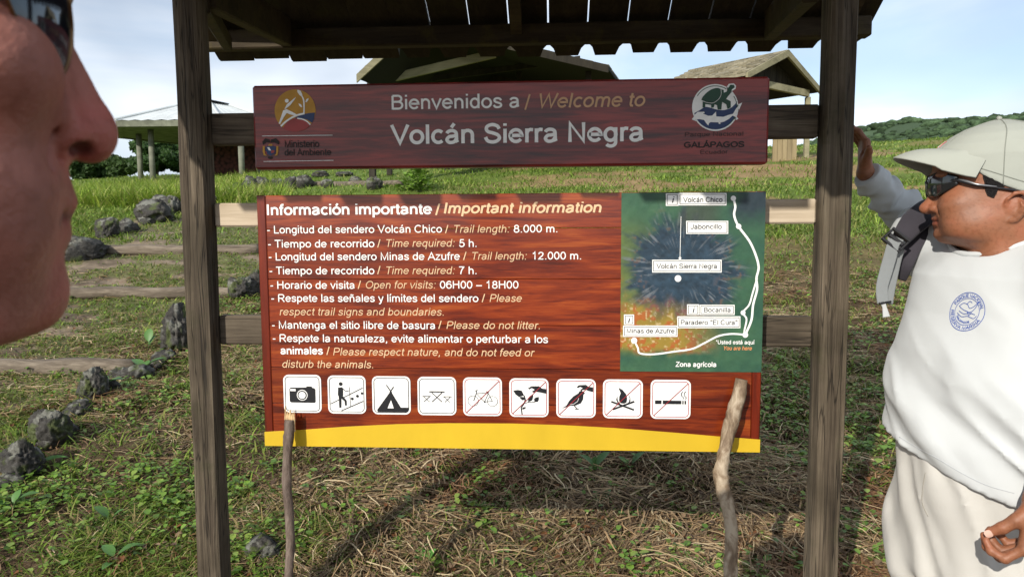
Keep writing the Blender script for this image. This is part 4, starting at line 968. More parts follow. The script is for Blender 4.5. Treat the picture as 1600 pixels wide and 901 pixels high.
def shingle_roof(par, e0, e1, r1, r0, rows, cols, mat, seed, lift=.03):
    """courses of shingles from eave e0-e1 up to ridge r0-r1, each a part"""
    rs = random.Random(seed); e0, e1, r0, r1 = [np.array(v, float) for v in (e0, e1, r0, r1)]
    nrm = np.cross(e1-e0, r0-e0); nrm /= np.linalg.norm(nrm); nrm = nrm if nrm[2] > 0 else -nrm
    Pf = lambda u, v: e0+(e1-e0)*u+((r0+(r1-r0)*u)-(e0+(e1-e0)*u))*v
    for j in range(rows):
        for i in range(cols):
            u0 = (i+.5*(j % 2)*0+rs.uniform(.0, .02))/cols; u1 = (i+1-rs.uniform(.03, .10))/cols; v0 = max(0, j-.12+rs.uniform(-.1, .1))/rows; v1 = min(1, (j+1)/rows)
            a, b, c, d = Pf(u0, v0), Pf(u1, v0), Pf(u1, v1), Pf(u0, v1); h = lift*rs.uniform(.7, 1.5)
            V = [a+nrm*h, b+nrm*h, c+nrm*.004, d+nrm*.004, a-nrm*.012+nrm*h*.4, b-nrm*.012+nrm*h*.4]
            F = [(0, 1, 2, 3), (4, 5, 1, 0), (4, 0, 3), (5, 2, 1)]
            obj('shingle', V, F, mat, par)
M_deck_shade = plain('shade_dark_roof_boards', (.012, .011, .008), rough=.9)  # near-black deck colour: the shade under the pavilion roof is painted in
def shelter_mid():
    pt = lambda px, py, D: CAM+np.array([D*(-.06+(px-800)/FPX), D, D*(353-py)/FPX])
    D = 20.0; ap = pt(655, 36, D); A = pt(561, 118, D-.3); B = pt(948, 111, D+1.6)
    back = np.array([1.6, 7.0, 0.0])
    g0 = float(gz(ap[0], ap[1])); t = tag(empty('open_pavilion', (ap[0]+1, ap[1]+3, g0)), 'large dark open pavilion whose gable roof rises behind the welcome board', 'shelter')
    for nm, E in (('l', A), ('r', B)):
        slab([E, ap, ap+back, E+back], .10, 'roof_deck', M_deck_shade, t)
        if nm == 'r': shingle_roof(t, E+back, E, ap, ap+back, 9, 10, M_thatchw, 5)
        else: shingle_roof(t, E, E+back, ap+back, ap, 7, 10, M_thatchw, 6)
        d = (ap-E)/np.linalg.norm(ap-E); u = np.array([0, 0, 1.0])
        V = []; 
        q = [E-[0, .08, .0], ap-[0, .08, 0], ap-[0, .08, .26], E-[0, .08, .22]]
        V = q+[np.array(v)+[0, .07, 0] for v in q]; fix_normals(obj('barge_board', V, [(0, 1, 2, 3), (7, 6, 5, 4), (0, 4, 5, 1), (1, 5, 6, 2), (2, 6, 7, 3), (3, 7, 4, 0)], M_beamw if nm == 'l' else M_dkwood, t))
    ze = A[2]-.15
    fix_normals(beam(pt(612, 118, D+1.5), pt(775, 84, D+1.6), .10, .24).build('tie_beam', M_beamw, t))
    fix_normals(beam(pt(655, 124, D+3.2), pt(905, 96, D+3.6), .10, .18).build('tie_beam', M_dkwood, t))
    for (px, dd) in ((582, .6), (918, 2.2), (700, 6.6), (812, 5.0)):
        q = pt(px, 118, D+dd); g_ = float(gz(q[0], q[1])); MB().box((q[0]-.09, q[1]-.09, g_-.3), (q[0]+.09, q[1]+.09, q[2]-.02), .01).build('post', M_dkwood, t)
    a = A+back*.97; b = B+back*.97; top = ap+back*.97      # boarded rear gable
    n = 22
    for i in range(n):
        u0, u1 = i/n, (i+.9995)/n; p0, p1 = a+(b-a)*u0, a+(b-a)*u1
        ra = np.linalg.norm((ap-A)[:1])/np.linalg.norm((B-A)[:1]); hgt = lambda u: (A[2]-.03+(ap[2]-A[2])*(u/ra)) if u < ra else (ap[2]-.03+(B[2]-ap[2])*((u-ra)/(1-ra)))
        V = [(p0[0], p0[1], ze-.5), (p1[0], p1[1], ze-.5), (p1[0], p1[1], hgt(u1)), (p0[0], p0[1], hgt(u0))]; V = V+[(v[0], v[1]+.03, v[2]) for v in V]
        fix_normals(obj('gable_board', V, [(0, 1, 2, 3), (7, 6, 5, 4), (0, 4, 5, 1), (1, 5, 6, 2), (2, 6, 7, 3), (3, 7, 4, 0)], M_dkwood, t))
shelter_mid()
def hut_right():
    pt = lambda px, py, D: CAM+np.array([D*(-.06+(px-800)/FPX), D, D*(353-py)/FPX])
    ap = pt(1213, 93, 22.0); bk = pt(1075, 117, 24.4); bk[2] = ap[2]
    rd = (bk-ap); rd /= np.linalg.norm(rd); gd = np.array([.67*1.1, .60*1.1, 0]); gd /= np.linalg.norm(gd)
    E = pt(1264, 152, 23.4); w = 2.05; drop = ap[2]-E[2]; Lf = ap-gd*w-[0, 0, drop]; back = bk-ap
    g0 = float(gz(ap[0], ap[1])); t = tag(empty('shingled_hut', (ap[0]-.5, ap[1]+.5, g0)), 'small grey shingled gable hut on posts between the board and the right post', 'hut')
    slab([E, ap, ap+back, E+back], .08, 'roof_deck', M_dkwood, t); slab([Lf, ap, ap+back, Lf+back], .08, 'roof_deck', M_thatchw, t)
    shingle_roof(t, Lf+back, Lf, ap, ap+back, 9, 12, M_thatchw, 7, .035); shingle_roof(t, E, E+back, ap+back, ap, 8, 10, M_thatchw, 8, .03)
    out = -rd*.06
    for Q in (E, Lf):
        q = [Q+out, ap+out, ap+out-[0, 0, .20], Q+out-[0, 0, .17]]; V = q+[v-out*1.2 for v in q]
        fix_normals(obj('barge_board', V, [(0, 1, 2, 3), (7, 6, 5, 4), (0, 4, 5, 1), (1, 5, 6, 2), (2, 6, 7, 3), (3, 7, 4, 0)], M_beamw, t))
    zb = E[2]-.02; a_ = Lf+gd*.35; b_ = E-gd*.30; a_[2] = b_[2] = zb
    fix_normals(beam(a_-rd*.0+rd*.25, b_+rd*.25, .12, .20).build('tie_beam', M_beamw, t))
    k = MB(); gl = ap-[0, 0, .12]+rd*.5; l2 = Lf+rd*.5+gd*.1; e2 = E+rd*.5-gd*.1
    for i in range(12):
        u0, u1 = i/12, (i+.95)/12; h = lambda u: min(1, 1-abs(2*u-1)); p0, p1 = l2+(e2-l2)*u0, l2+(e2-l2)*u1
        V = [(p0[0], p0[1], zb-.05), (p1[0], p1[1], zb-.05), (p1[0], p1[1], zb+.0+(ap[2]-zb-.12)*h(u1)), (p0[0], p0[1], zb+(ap[2]-zb-.12)*h(u0))]; V = V+[(v[0]+rd[0]*.03, v[1]+rd[1]*.03, v[2]) for v in V]
        fix_normals(obj('gable_board', V, [(0, 1, 2, 3), (7, 6, 5, 4), (0, 4, 5, 1), (1, 5, 6, 2), (2, 6, 7, 3), (3, 7, 4, 0)], M_dkwood, t))
    for q in (b_+rd*.25, a_+rd*.25, b_+back*.9, a_+back*.9):
        g_ = float(gz(q[0], q[1])); MB().box((q[0]-.075, q[1]-.075, g_-.3), (q[0]+.075, q[1]+.075, zb-.21), .01).build('post', M_beamw, t)
    c0 = pt(1196, 240, 22.6); c1 = pt(1232, 240, 22.6); g_ = float(gz(c0[0], c0[1])); zt = 1.5+22.6*(353-218)/FPX
    n = 5
    for i in range(n):
        x0_ = c0[0]+(c1[0]-c0[0])*i/n; x1_ = c0[0]+(c1[0]-c0[0])*(i+.94)/n
        MB().box((x0_, c0[1], g_-.3), (x1_, c0[1]+.05, zt), .004).build('wall_board', M_tanw, t)
M_tanw = wood('tan_plywood', [(0.3, (0.15, 0.115, 0.06)), (0.5, (0.23, 0.18, 0.10)), (0.7, (0.29, 0.24, 0.145))], 'Z', fine=6, stretch=6, bump=0.3)
hut_right()
# thin white marker pole in the tall grass
p = on_ground(143, 276); D = (p-CAM).dot(FW); o = MB().tube([(p[0], p[1], p[2]-.1), (p[0], p[1], 1.5+D*(353-262)/FPX)], .055, 8).build('marker_pole', plain('white_pole_paint', (.62, .68, .72), rough=.5)); tag(o, 'short thin white pole standing in tall grass below the large nose', 'pole')
p = on_ground(609, 274); D = (p-CAM).dot(FW); o = MB().box((p[0]-.09, p[1]-.09, p[2]-.2), (p[0]+.09, p[1]+.09, p[2]+.35), .01).build('marker_post', M_dkwood); tag(o, 'short grey wooden post under the welcome board by the upper log', 'post')

# --- trees ---------------------------------------------------------------
M_leaf = vcol('tree_leaves', rough=0.6, spec=0.3, trans=0.25)
M_trunk = wood('tree_bark', [(0.3, (0.03, 0.025, 0.02)), (0.7, (0.12, 0.10, 0.08))], 'Z', fine=10, stretch=4, bump=0.6)
def leaf_cloud(cents, rads, n, size, seed, col=(0.035, 0.075, 0.018)):
    rs = np.random.default_rng(seed); k = rs.integers(0, len(cents), n); d = rs.normal(size=(n, 3)); d /= np.linalg.norm(d, axis=1)[:, None]
    rr = 1-0.45*rs.random(n)**2; P = cents[k]+d*(rads[k]*rr)[:, None]*np.array([1, 1, .8])
    nv = d+rs.normal(size=(n, 3))*.7; nv /= np.linalg.norm(nv, axis=1)[:, None]
    a = np.cross(nv, rs.normal(size=(n, 3))); a /= np.linalg.norm(a, axis=1)[:, None]; b = np.cross(nv, a); s = size*(0.6+.8*rs.random(n))[:, None]
    V = np.stack([P-a*s, P-b*s*.55, P+a*s, P+b*s*.55], 1).reshape(-1, 3); F = np.arange(4*n).reshape(-1, 4)
    cv = np.array(col)*(0.55+0.9*rs.random((n, 1)))*(1+np.array([.35, .2, .1])*(rs.random((n, 1))-.3)); C = np.repeat(cv, 4, 0)
    return V, F, C
def tree(px, D, top_py, wpx, label, seed, kind='leafy_tree', n=9000, leafsz=.10, col=(0.035, 0.075, 0.018)):
    x = CAM[0]+D*(-.06+(px-800)/FPX); y = CAM[1]+D; g0 = float(gz(x, y)); H = 1.5+D*(353-top_py)/FPX-g0; R = wpx/FPX*D/2; rs = np.random.default_rng(seed)
    t = tag(empty(kind, (x, y, g0)), label, 'tree')
    m = MB(); m.tube([(x, y, g0-.2), (x+.1, y, g0+H*.25), (x-.05, y+.1, g0+H*.6)], [R*.06, R*.045, R*.02], 8); cents = []; rads = []
    for i in range(26):
        a = rs.random()*6.28; rr = R*.78*math.sqrt(rs.random()); h = H*(0.22+.62*rs.random()*(1-.35*rr/R)); c = np.array([x+rr*math.cos(a), y+rr*math.sin(a), g0+h]); cents.append(c); rads.append(min(R, H)*(.20+.14*rs.random()))
        if i < 9: m.tube([(x, y, g0+H*.2), tuple((np.array([x, y, g0+H*.35])+c)/2), tuple(c)], [R*.03, R*.018, R*.008], 6)
    m.build('trunk', M_trunk, t, True)
    V, F, C = leaf_cloud(np.array(cents), np.array(rads), n, leafsz, seed+1, col); me = mesh('crown', V, F, M_leaf); set_col(me, C); link('crown', me, t); return t
tree(232, 44, 197, 95, 'rounded green tree behind the left columns of the pale-roofed shelter', 11, n=12000, leafsz=.16)
tree(300, 47, 190, 120, 'dense green tree behind the pale-roofed shelter, beside the left post', 12, n=12000, leafsz=.16, col=(.03, .062, .016))
tree(178, 50, 232, 60, 'low green tree left of the pale-roofed shelter beyond the nose', 13, n=8000, leafsz=.16, col=(.045, .085, .02))
tree(130, 52, 226, 90, 'bushy green tree mostly hidden behind the close-up nose', 14, n=8000, leafsz=.17, col=(.035, .07, .018))
tree(440, 52, 215, 120, 'green tree hidden behind the left part of the welcome board', 15, n=6000, leafsz=.18)
# ---------------------------------------------------------------- ground cover
def polar(n, d0, d1, a0=-47, a1=41, seed=0, power=1.0):
    """points on the ground, thinning out with distance from the photographer"""
    rs = np.random.default_rng(seed); u = rs.random(n)
    if power == 1.0: r = d0*(d1/d0)**u
    else: r = (d0**(1-power)+u*(d1**(1-power)-d0**(1-power)))**(1/(1-power))
    a = np.radians(a0+(a1-a0)*rs.random(n)); x = CAM[0]+r*np.tan(a); y = CAM[1]+r
    return x, y, rs
def strips(x, y, z, hd, ln, wd, lean, droop, cols, segs=3, twist=None, lift=0.0, tipw=0.15, rs=None, sag=False):
    """curved tapered blades: (n) arrays -> V,F,C"""
    n = len(x); dx, dy = np.cos(hd), np.sin(hd); sx, sy = -dy, dx
    V = np.zeros((n, segs+1, 2, 3), np.float32)
    for k in range(segs+1):
        t = k/segs
        if sag:     # lying strand: along the ground with a hump
            h = ln*t*lean; up = lift+droop*ln*np.sin(math.pi*t)*.5+droop*ln*.1*np.sin(t*9+hd*5)
            side = ln*.12*np.sin(t*3.0+hd*7)*twist
        else:
            ang = lean+droop*t; h = ln*t*np.sin(ang); up = ln*t*np.cos(ang*.85)+lift; side = 0
        w = wd*(1-(1-tipw)*t**1.5)*.5*(1 if not sag else 1)
        cx = x+dx*h+sx*side; cy = y+dy*h+sy*side; cz = z+up
        V[:, k, 0] = np.stack([cx-sx*w, cy-sy*w, cz], -1); V[:, k, 1] = np.stack([cx+sx*w, cy+sy*w, cz+ (w*.6 if sag else 0)], -1)
    V = V.reshape(n, -1, 3); b = (np.arange(n)*(segs+1)*2)[:, None, None]
    q = np.array([[2*k, 2*k+1, 2*k+3, 2*k+2] for k in range(segs)])[None]
    F = (b+q).reshape(-1, 4); C = np.repeat(cols, (segs+1)*2, 0)
    return V.reshape(-1, 3), F, C
def stuffmesh(name, V, F, C, mat, label=None, cat=None):
    me = mesh(name, V, F, mat); set_col(me, C.astype(np.float32)); o = link(name, me); o['kind'] = 'stuff'
    if label: o['label'] = label
    if cat: o['category'] = cat
    return o
M_grass = vcol('grass_blades', rough=0.55, spec=0.25, trans=0.30)
M_straw = vcol('dead_straw', rough=0.75, spec=0.2, trans=0.08)
def pick(rs, n, pal, jit=.25):
    pal = np.array(pal); c = pal[rs.integers(0, len(pal), n)]; return c*(1+jit*(rs.random((n, 1))*2-1))

ROCKP = [(o.location.x, o.location.y, o.dimensions.x*.5) for o in bpy.data.objects if o.name.startswith('rock')]
def clear_logs(x, y): return np.ones(len(x), bool)

# dead straw, near
x, y, rs = polar(210000, 1.55, 7.5, seed=1, power=1.6)
sm = straw_mask(x, y); keep = rs.random(len(x)) < (0.12+1.0*sm)*(1-.60*path_mask(x, y)); x, y = x[keep], y[keep]; n = len(x); D = y-CAM[1]
z = gz(x, y)+.004+.035*rs.random(n)**2*straw_mask(x, y)
clump = fbm(x*4, y*4, oct=3, seed=91); hd = clump*14+rs.normal(size=n)*1.0
pal = [(.40, .29, .16), (.29, .195, .105), (.18, .12, .07), (.55, .44, .27), (.13, .085, .052), (.25, .17, .095), (.35, .23, .12)]
C = pick(rs, n, pal, .3); rust = smooth01(.60, .70, fbm(x*2.2+4, y*2.2, oct=3, seed=95)); C = C*(1-rust[:, None]*.6)+np.array([.17, .065, .025])*rust[:, None]*.6
V1, F1, C1 = strips(x, y, z, hd, (.035+.15*rs.random(n)**2.0), (.0016+.0030*rs.random(n)**2)*(1+.18*D), .92+.15*rs.random(n), .02+.22*rs.random(n)**2, C, 4, rs.normal(size=n), .0, .5, sag=True)
stuffmesh('dead_straw', V1, F1, C1, M_straw, 'tangled mat of dead cut grass and straw under and around the red boards', 'straw')
# green grass, near and middle
x, y, rs = polar(270000, 1.6, 14, seed=2, power=1.30)
gm = fbm(x*1.6, y*1.6, oct=4, seed=55); D = y-CAM[1]; sm = straw_mask(x, y); pm = path_mask(x, y)
leftb = smooth01(-.4, -1.2, x+.12*(D-3))
g_ = smooth01(.36, .54, gm)*(1-.72*sm)+.20*(1-sm*.6); pg = smooth01(.37, .50, fbm(x*2.4, y*3.4, oct=4, seed=56)); edge = pg*.95
prob = g_*(1-pm)+pm*(pg*1.6+.06); prob *= np.clip(.55+.45*smooth01(3, 5, D)+.5*leftb, 0, 1.2)
keep = rs.random(len(x)) < prob; x, y = x[keep], y[keep]; n = len(x); D = y-CAM[1]; pm = path_mask(x, y)
pal = [(.15, .235, .030), (.115, .19, .025), (.20, .28, .042), (.085, .145, .02), (.27, .31, .07), (.30, .24, .10)]
C = pick(rs, n, pal, .25); z = gz(x, y)-.004
cl = fbm(x*5, y*5, oct=2, seed=57)
ln = (.03+.075*rs.random(n)*(.5+cl))*(1-.35*pm)*(1+.03*D); 
V2, F2, C2 = strips(x, y, z, rs.random(n)*6.28, ln, (.0028+.0030*rs.random(n))*(1+.20*D), .25+.6*rs.random(n), .5+.9*rs.random(n), C, 3)
stuffmesh('short_grass', V2, F2, C2, M_grass, 'short green grass growing between the straw, rocks and trail steps', 'grass')
# far field
x, y, rs = polar(150000, 9, 75, seed=3, power=1.25)
D = y-CAM[1]; sm = straw_mask(x, y); gm = fbm(x*.55, y*.9, oct=4, seed=58)
keep = rs.random(len(x)) < (.20+.9*smooth01(.35, .55, gm))*(1-.75*sm)*(1-.8*path_mask(x, y)); x, y = x[keep], y[keep]; n = len(x); D = y-CAM[1]
pal = [(.18, .28, .040), (.14, .23, .032), (.24, .33, .055), (.11, .18, .028), (.30, .32, .09)]
C = pick(rs, n, pal, .2)*(.8+.5*fbm(x*.3, y*.5, oct=3, seed=59))[:, None]; z = gz(x, y)-.01
V3, F3, C3 = strips(x, y, z, rs.random(n)*6.28, .06+.12*rs.random(n)+.0015*D, (.006+.006*rs.random(n))*(1+.10*D), .2+.5*rs.random(n), .4+.8*rs.random(n), C, 2)
stuffmesh('field_grass', V3, F3, C3, M_grass, 'green grass of the open slope behind the sign with cut brown patches', 'grass')
# tall bright grass band on the left in front of the pale-roofed shelter
def tallzone(x, y):
    D = y-CAM[1]; px = 800+FPX*((x-CAM[0])/D+.06); return (px > -200)*(px < 470), D
rs = np.random.default_rng(4); n = 52000; Dd = 13.5+11*rs.random(n)**1.3; px = -250+rs.random(n)*720; x = CAM[0]+Dd*(-.06+(px-800)/FPX); y = CAM[1]+Dd
keep = (px < 395+60*rs.random(n)-(Dd < 15)*60) & (rs.random(n) < .35+.9*smooth01(.38, .55, fbm(x*.8, y*.8, oct=3, seed=60))) & (path_mask(x, y) < .3); x, y, Dd = x[keep], y[keep], Dd[keep]; n = len(x)
pal = [(.27, .38, .045), (.20, .31, .035), (.34, .42, .07), (.15, .24, .03), (.42, .42, .14)]
C = pick(rs, n, pal, .2)
V4, F4, C4 = strips(x, y, gz(x, y)-.02, rs.random(n)*6.28, .22+.36*rs.random(n), .014+.016*rs.random(n), .1+.35*rs.random(n), .3+.8*rs.random(n), C, 3)
stuffmesh('tall_grass', V4, F4, C4, M_grass, 'tall bright green grass in front of the pale-roofed shelter', 'grass')
# small round-leaved ground cover
def leaves(x, y, z, size, hd, tilt, C, fold=.25):
    """six-sided pointed-oval leaf, folded along the midrib"""
    n = len(x); pts = np.array([(0, 0), (.28, .34), (.65, .36), (1, 0), (.65, -.36), (.28, -.34)])
    dx, dy = np.cos(hd), np.sin(hd); V = np.zeros((n, 6, 3), np.float32)
    for k, (a, b) in enumerate(pts):
        A = a*size; B = b*size; up = A*np.sin(tilt)-.35*size*a*a*np.sin(tilt)+abs(b)*size*fold; h = A*np.cos(tilt)
        V[:, k] = np.stack([x+dx*h-dy*B, y+dy*h+dx*B, z+up], -1)
    b = (np.arange(n)*6)[:, None, None]; F = (b+np.array([[0, 1, 2, 3], [0, 3, 4, 5]])[None]).reshape(-1, 4)
    return V.reshape(-1, 3), F, np.repeat(C, 6, 0)
M_weed = vcol('weed_leaves', rough=0.45, spec=0.35, trans=0.22)
x, y, rs = polar(42000, 1.7, 10, seed=6, power=1.35)
cm = fbm(x*2.2, y*2.2, oct=4, seed=65); D = y-CAM[1]; pm = path_mask(x, y)
keep = rs.random(len(x)) < (smooth01(.50, .64, cm)*.62+.075)*(1-.85*pm)
x, y = x[keep], y[keep]; m_ = len(x); k = 4; X = np.repeat(x, k)+rs.normal(size=m_*k)*.012; Y = np.repeat(y, k)+rs.normal(size=m_*k)*.012; n = len(X); D = Y-CAM[1]
Z = gz(X, Y)+.006+.04*rs.random(n)
C = pick(rs, n, [(.13, .24, .035), (.17, .29, .045), (.09, .17, .025), (.22, .31, .06)], .2)
V5, F5, C5 = leaves(X, Y, Z, (.012+.020*rs.random(n)**2)*(1+.05*D), rs.random(n)*6.28, .1+.7*rs.random(n), C)
stuffmesh('low_weeds', V5, F5, C5, M_weed, 'low round-leaved weeds scattered through the straw and grass', 'weeds')
# twigs and crumbled dry leaves
x, y, rs = polar(16000, 1.7, 5.5, seed=8, power=1.8); keep = rs.random(len(x)) < straw_mask(x, y)+.1; x, y = x[keep], y[keep]; n = len(x)
C = pick(rs, n, [(.16, .11, .07), (.10, .065, .045), (.22, .15, .09), (.14, .06, .025)], .3)
V6, F6, C6 = leaves(x, y, gz(x, y)+.008+.03*rs.random(n), .010+.022*rs.random(n)**2, rs.random(n)*6.28, .9*rs.random(n), C, .5)
stuffmesh('dry_leaf_litter', V6, F6, C6, M_straw, 'crumbled dry leaves lying in the straw', 'leaf litter')

# broad-leaved plants one can tell apart -------------------------------------------------
def plant(px, py, leaves_, label, seed, name='broad_leaf_plant', grp='broad-leaved weeds near the sign', col=(.085, .19, .045)):
    """leaves_: list of (pixel length, heading deg in the picture plane, elevation)"""
    b = on_ground(px, py); D = (b-CAM).dot(FW); rs = np.random.default_rng(seed)
    t = tag(empty(name, b), label, 'plant', grp)
    for (lp, hd, el) in leaves_:
        L_ = lp/FPX*D; a = math.radians(hd); e = math.radians(el); d = np.array([math.cos(a)*math.cos(e), math.sin(a)*math.cos(e), math.sin(e)]); s = np.cross(d, [0, 0, 1.0]); s /= np.linalg.norm(s); u = np.cross(s, d)
        w = L_*.23; st = L_*.35*rs.random()+.01; stem_top = b+np.array([0, 0, st])+d*L_*.12
        m = MB(); m.tube([b, (b+stem_top)/2+[0, 0, st*.1], stem_top], [.0022, .0018, .0014], 5); m.build('stem', M_weed_plain, t)
        V = []; prof = [(0, .02), (.12, .55), (.3, .92), (.5, 1), (.7, .82), (.88, .42), (1, .02)]
        for (q, ww) in prof:
            droop = -L_*.28*q*q; c = stem_top+d*L_*q+np.array([0, 0, droop])
            V += [c-s*w*ww+u*w*ww*.30, c, c+s*w*ww+u*w*ww*.30]
        F = []
        for i in range(len(prof)-1): F += [(3*i, 3*i+1, 3*i+4, 3*i+3), (3*i+1, 3*i+2, 3*i+5, 3*i+4)]
        o = obj('leaf', V, F, M_weed, t, True); set_col(o.data, np.tile(np.array(col)*(0.8+.4*rs.random()), (len(V), 1)))
M_weed_plain = plain('weed_stems', (.10, .15, .04), rough=.6)
plant(52, 735, [(40, 160, 30), (46, 30, 25), (30, 100, 50), (28, 220, 20)], 'broad-leaved weed beside the rough rock at the bottom left', 1)
plant(20, 800, [(34, 200, 35), (40, 20, 30), (30, 80, 60)], 'broad-leaved weed at the left edge below the rocks', 2)
plant(158, 618, [(38, 160, 40), (44, 350, 30), (34, 90, 60)], 'broad-leaved weed in front of the upright rock by the lowest step', 3)
plant(225, 590, [(34, 150, 35), (38, 20, 35), (30, 260, 30), (24, 80, 60)], 'broad-leaved weed at the right end of the lowest step log', 4)
plant(232, 548, [(30, 100, 70), (24, 60, 60)], 'upright two-leaved seedling left of the tall pale rock', 5)
plant(172, 822, [(36, 170, 45), (30, 20, 50)], 'pair of shiny leaves in the grass left of the left post', 6)
plant(180, 885, [(38, 150, 35), (40, 30, 35), (30, 270, 20)], 'broad-leaved weed at the bottom edge left of the left post', 7)
plant(665, 888, [(26, 120, 60), (30, 40, 55), (22, 200, 40)], 'two-leaved seedling alone in the straw at the bottom centre', 8, col=(.12, .30, .06))
plant(1240, 888, [(26, 170, 45), (24, 60, 50), (26, 280, 30)], 'small weed at the foot of the right post', 9)
plant(930, 745, [(34, 160, 45), (38, 30, 50), (28, 90, 60), (26, 250, 40)], 'leafy weed in the board shadow below its yellow band', 10)
plant(985, 738, [(30, 150, 50), (34, 20, 50), (28, 260, 40)], 'large-leaved weed in the board shadow, right of centre', 11)
plant(1500-560, 790, [(24, 140, 50), (28, 40, 50), (20, 250, 40)], 'bright small weed at the edge of the board shadow', 12)
def bushy(px, py, wpx, hpx, label, seed, col=(.16, .27, .04)):
    b = on_ground(px, py); D = (b-CAM).dot(FW); R = wpx/FPX*D/2; H = hpx/FPX*D; rs = np.random.default_rng(seed); n = 260
    P = rs.normal(size=(n, 3))*np.array([R*.42, R*.42, 0])+b; hh = H*rs.random(n)*np.exp(-((P[:, 0]-b[0])/R)**2*1.2)
    o = empty('leafy_bush', b); tag(o, label, 'bush')
    V, F, C = leaves(P[:, 0], P[:, 1], b[2]+hh, H*(.16+.12*rs.random(n)), rs.random(n)*6.28, .2+.8*rs.random(n), pick(rs, n, [col, tuple(np.array(col)*.7), tuple(np.array(col)*1.25)], .2))
    me = mesh('foliage', V, F, M_weed); set_col(me, C); link('foliage', me, o)
    m = MB()
    for i in range(7):
        q = P[rs.integers(n)]; m.tube([b, (b+q)/2+[0, 0, H*.3], np.array([q[0], q[1], b[2]+H*.7])], [.008, .006, .003], 5)
    m.build('stems', M_weed_plain, o)
bushy(652, 299, 62, 40, 'bright yellow-green leafy bush in the gap between the two boards', 3)
bushy(300, 262, 60, 20, 'dark leafy shrub behind the tall grass next to the left post', 4, (.05, .09, .02))
# scrub on the far hill: bushes too many to count
def hill_scrub():
    rs = np.random.default_rng(12); n = 9500; V0, F0 = ico(1); u = rs.random(n); D = 90*(5.6)**u; px = 1130+rs.random(n)*560
    x = CAM[0]+D*(-.06+(px-800)/FPX); y = CAM[1]+D; z = gz(x, y); keep = (rs.random(n) < .35+smooth01(.42, .55, fbm(x/30, y/45, oct=3, seed=71)))
    x, y, z, D = x[keep], y[keep], z[keep], D[keep]; n = len(x)
    s = (.65+1.3*rs.random(n)**2)*(.42+.0034*D); A = 1+.35*(rs.random((n, len(V0)))-.5)*2
    V = V0[None]*A[..., None]*s[:, None, None]*np.array([1.25, 1.0, .72])+np.stack([x, y, z+s*.15], -1)[:, None]
    C = (np.array([.050, .082, .040])*(0.5+1.0*rs.random((n, 1))))[:, None]*(.75+.5*rs.random((n, len(V0), 1)))
    F = (F0[None]+(np.arange(n)*len(V0))[:, None, None]).reshape(-1, 3)
    stuffmesh('hill_scrub', V.reshape(-1, 3), F, C.reshape(-1, 3), vcol('scrub_leaves', rough=.9, spec=.1, noise=.5, nscale=.6, bump=1.0, bscale=.5, bdist=1.0), 'dark green scrub covering the far hillside on the right', 'scrub')
hill_scrub()
# ---------------------------------------------------------------- distance-field modelling for bodies and cloth
class Grid:
    def __init__(s, lo, hi, h):
        s.lo = np.array(lo, np.float32); s.h = h; n = [int(math.ceil((b-a)/h))+1 for a, b in zip(lo, hi)]; s.n = n
        ax = [s.lo[i]+h*np.arange(n[i], dtype=np.float32) for i in range(3)]
        s.X, s.Y, s.Z = np.meshgrid(*ax, indexing='ij')
def smin(a, b, k):
    h = np.clip(0.5+0.5*(b-a)/k, 0, 1); return b+(a-b)*h-k*h*(1-h)
def smax(a, b, k): return -smin(-a, -b, k)
def s_ell(P, c, r, R=None):
    x, y, z = P[0]-c[0], P[1]-c[1], P[2]-c[2]
    if R is not None: R = np.array(R, np.float32); x, y, z = (R[0, 0]*x+R[1, 0]*y+R[2, 0]*z, R[0, 1]*x+R[1, 1]*y+R[2, 1]*z, R[0, 2]*x+R[1, 2]*y+R[2, 2]*z)
    k = np.sqrt((x/r[0])**2+(y/r[1])**2+(z/r[2])**2); k2 = np.sqrt((x/r[0]**2)**2+(y/r[1]**2)**2+(z/r[2]**2)**2)+1e-9
    return k*(k-1)/k2
def s_cone(P, a, b, ra, rb):
    a = np.array(a, np.float32); b = np.array(b, np.float32); d = b-a; l2 = float(d@d)+1e-12
    t = np.clip(((P[0]-a[0])*d[0]+(P[1]-a[1])*d[1]+(P[2]-a[2])*d[2])/l2, 0, 1)
    return np.sqrt((P[0]-a[0]-t*d[0])**2+(P[1]-a[1]-t*d[1])**2+(P[2]-a[2]-t*d[2])**2)-(ra+(rb-ra)*t)
def s_chain(P, pts, rr, k=0.0):
    f = None
    for i in range(len(pts)-1):
        g_ = s_cone(P, pts[i], pts[i+1], rr[i], rr[i+1]); f = g_ if f is None else (smin(f, g_, k) if k else np.minimum(f, g_))
    return f
def s_stack(P, zs, cx, af, ab, w, p=2.2):
    """levels of superellipses: P[0] forward, P[1] sideways, P[2] up"""
    z = P[2]; I = lambda v: np.interp(z, zs, v).astype(np.float32)
    C, A, B, Wd = I(cx), I(af), I(ab), I(w); dx = P[0]-C; a = np.where(dx > 0, A, B)
    pp = p if np.isscalar(p) else I(p)
    return ((np.abs(dx/a)**pp+np.abs(P[1]/Wd)**pp)**(1/pp)-1)*np.minimum(a, Wd)
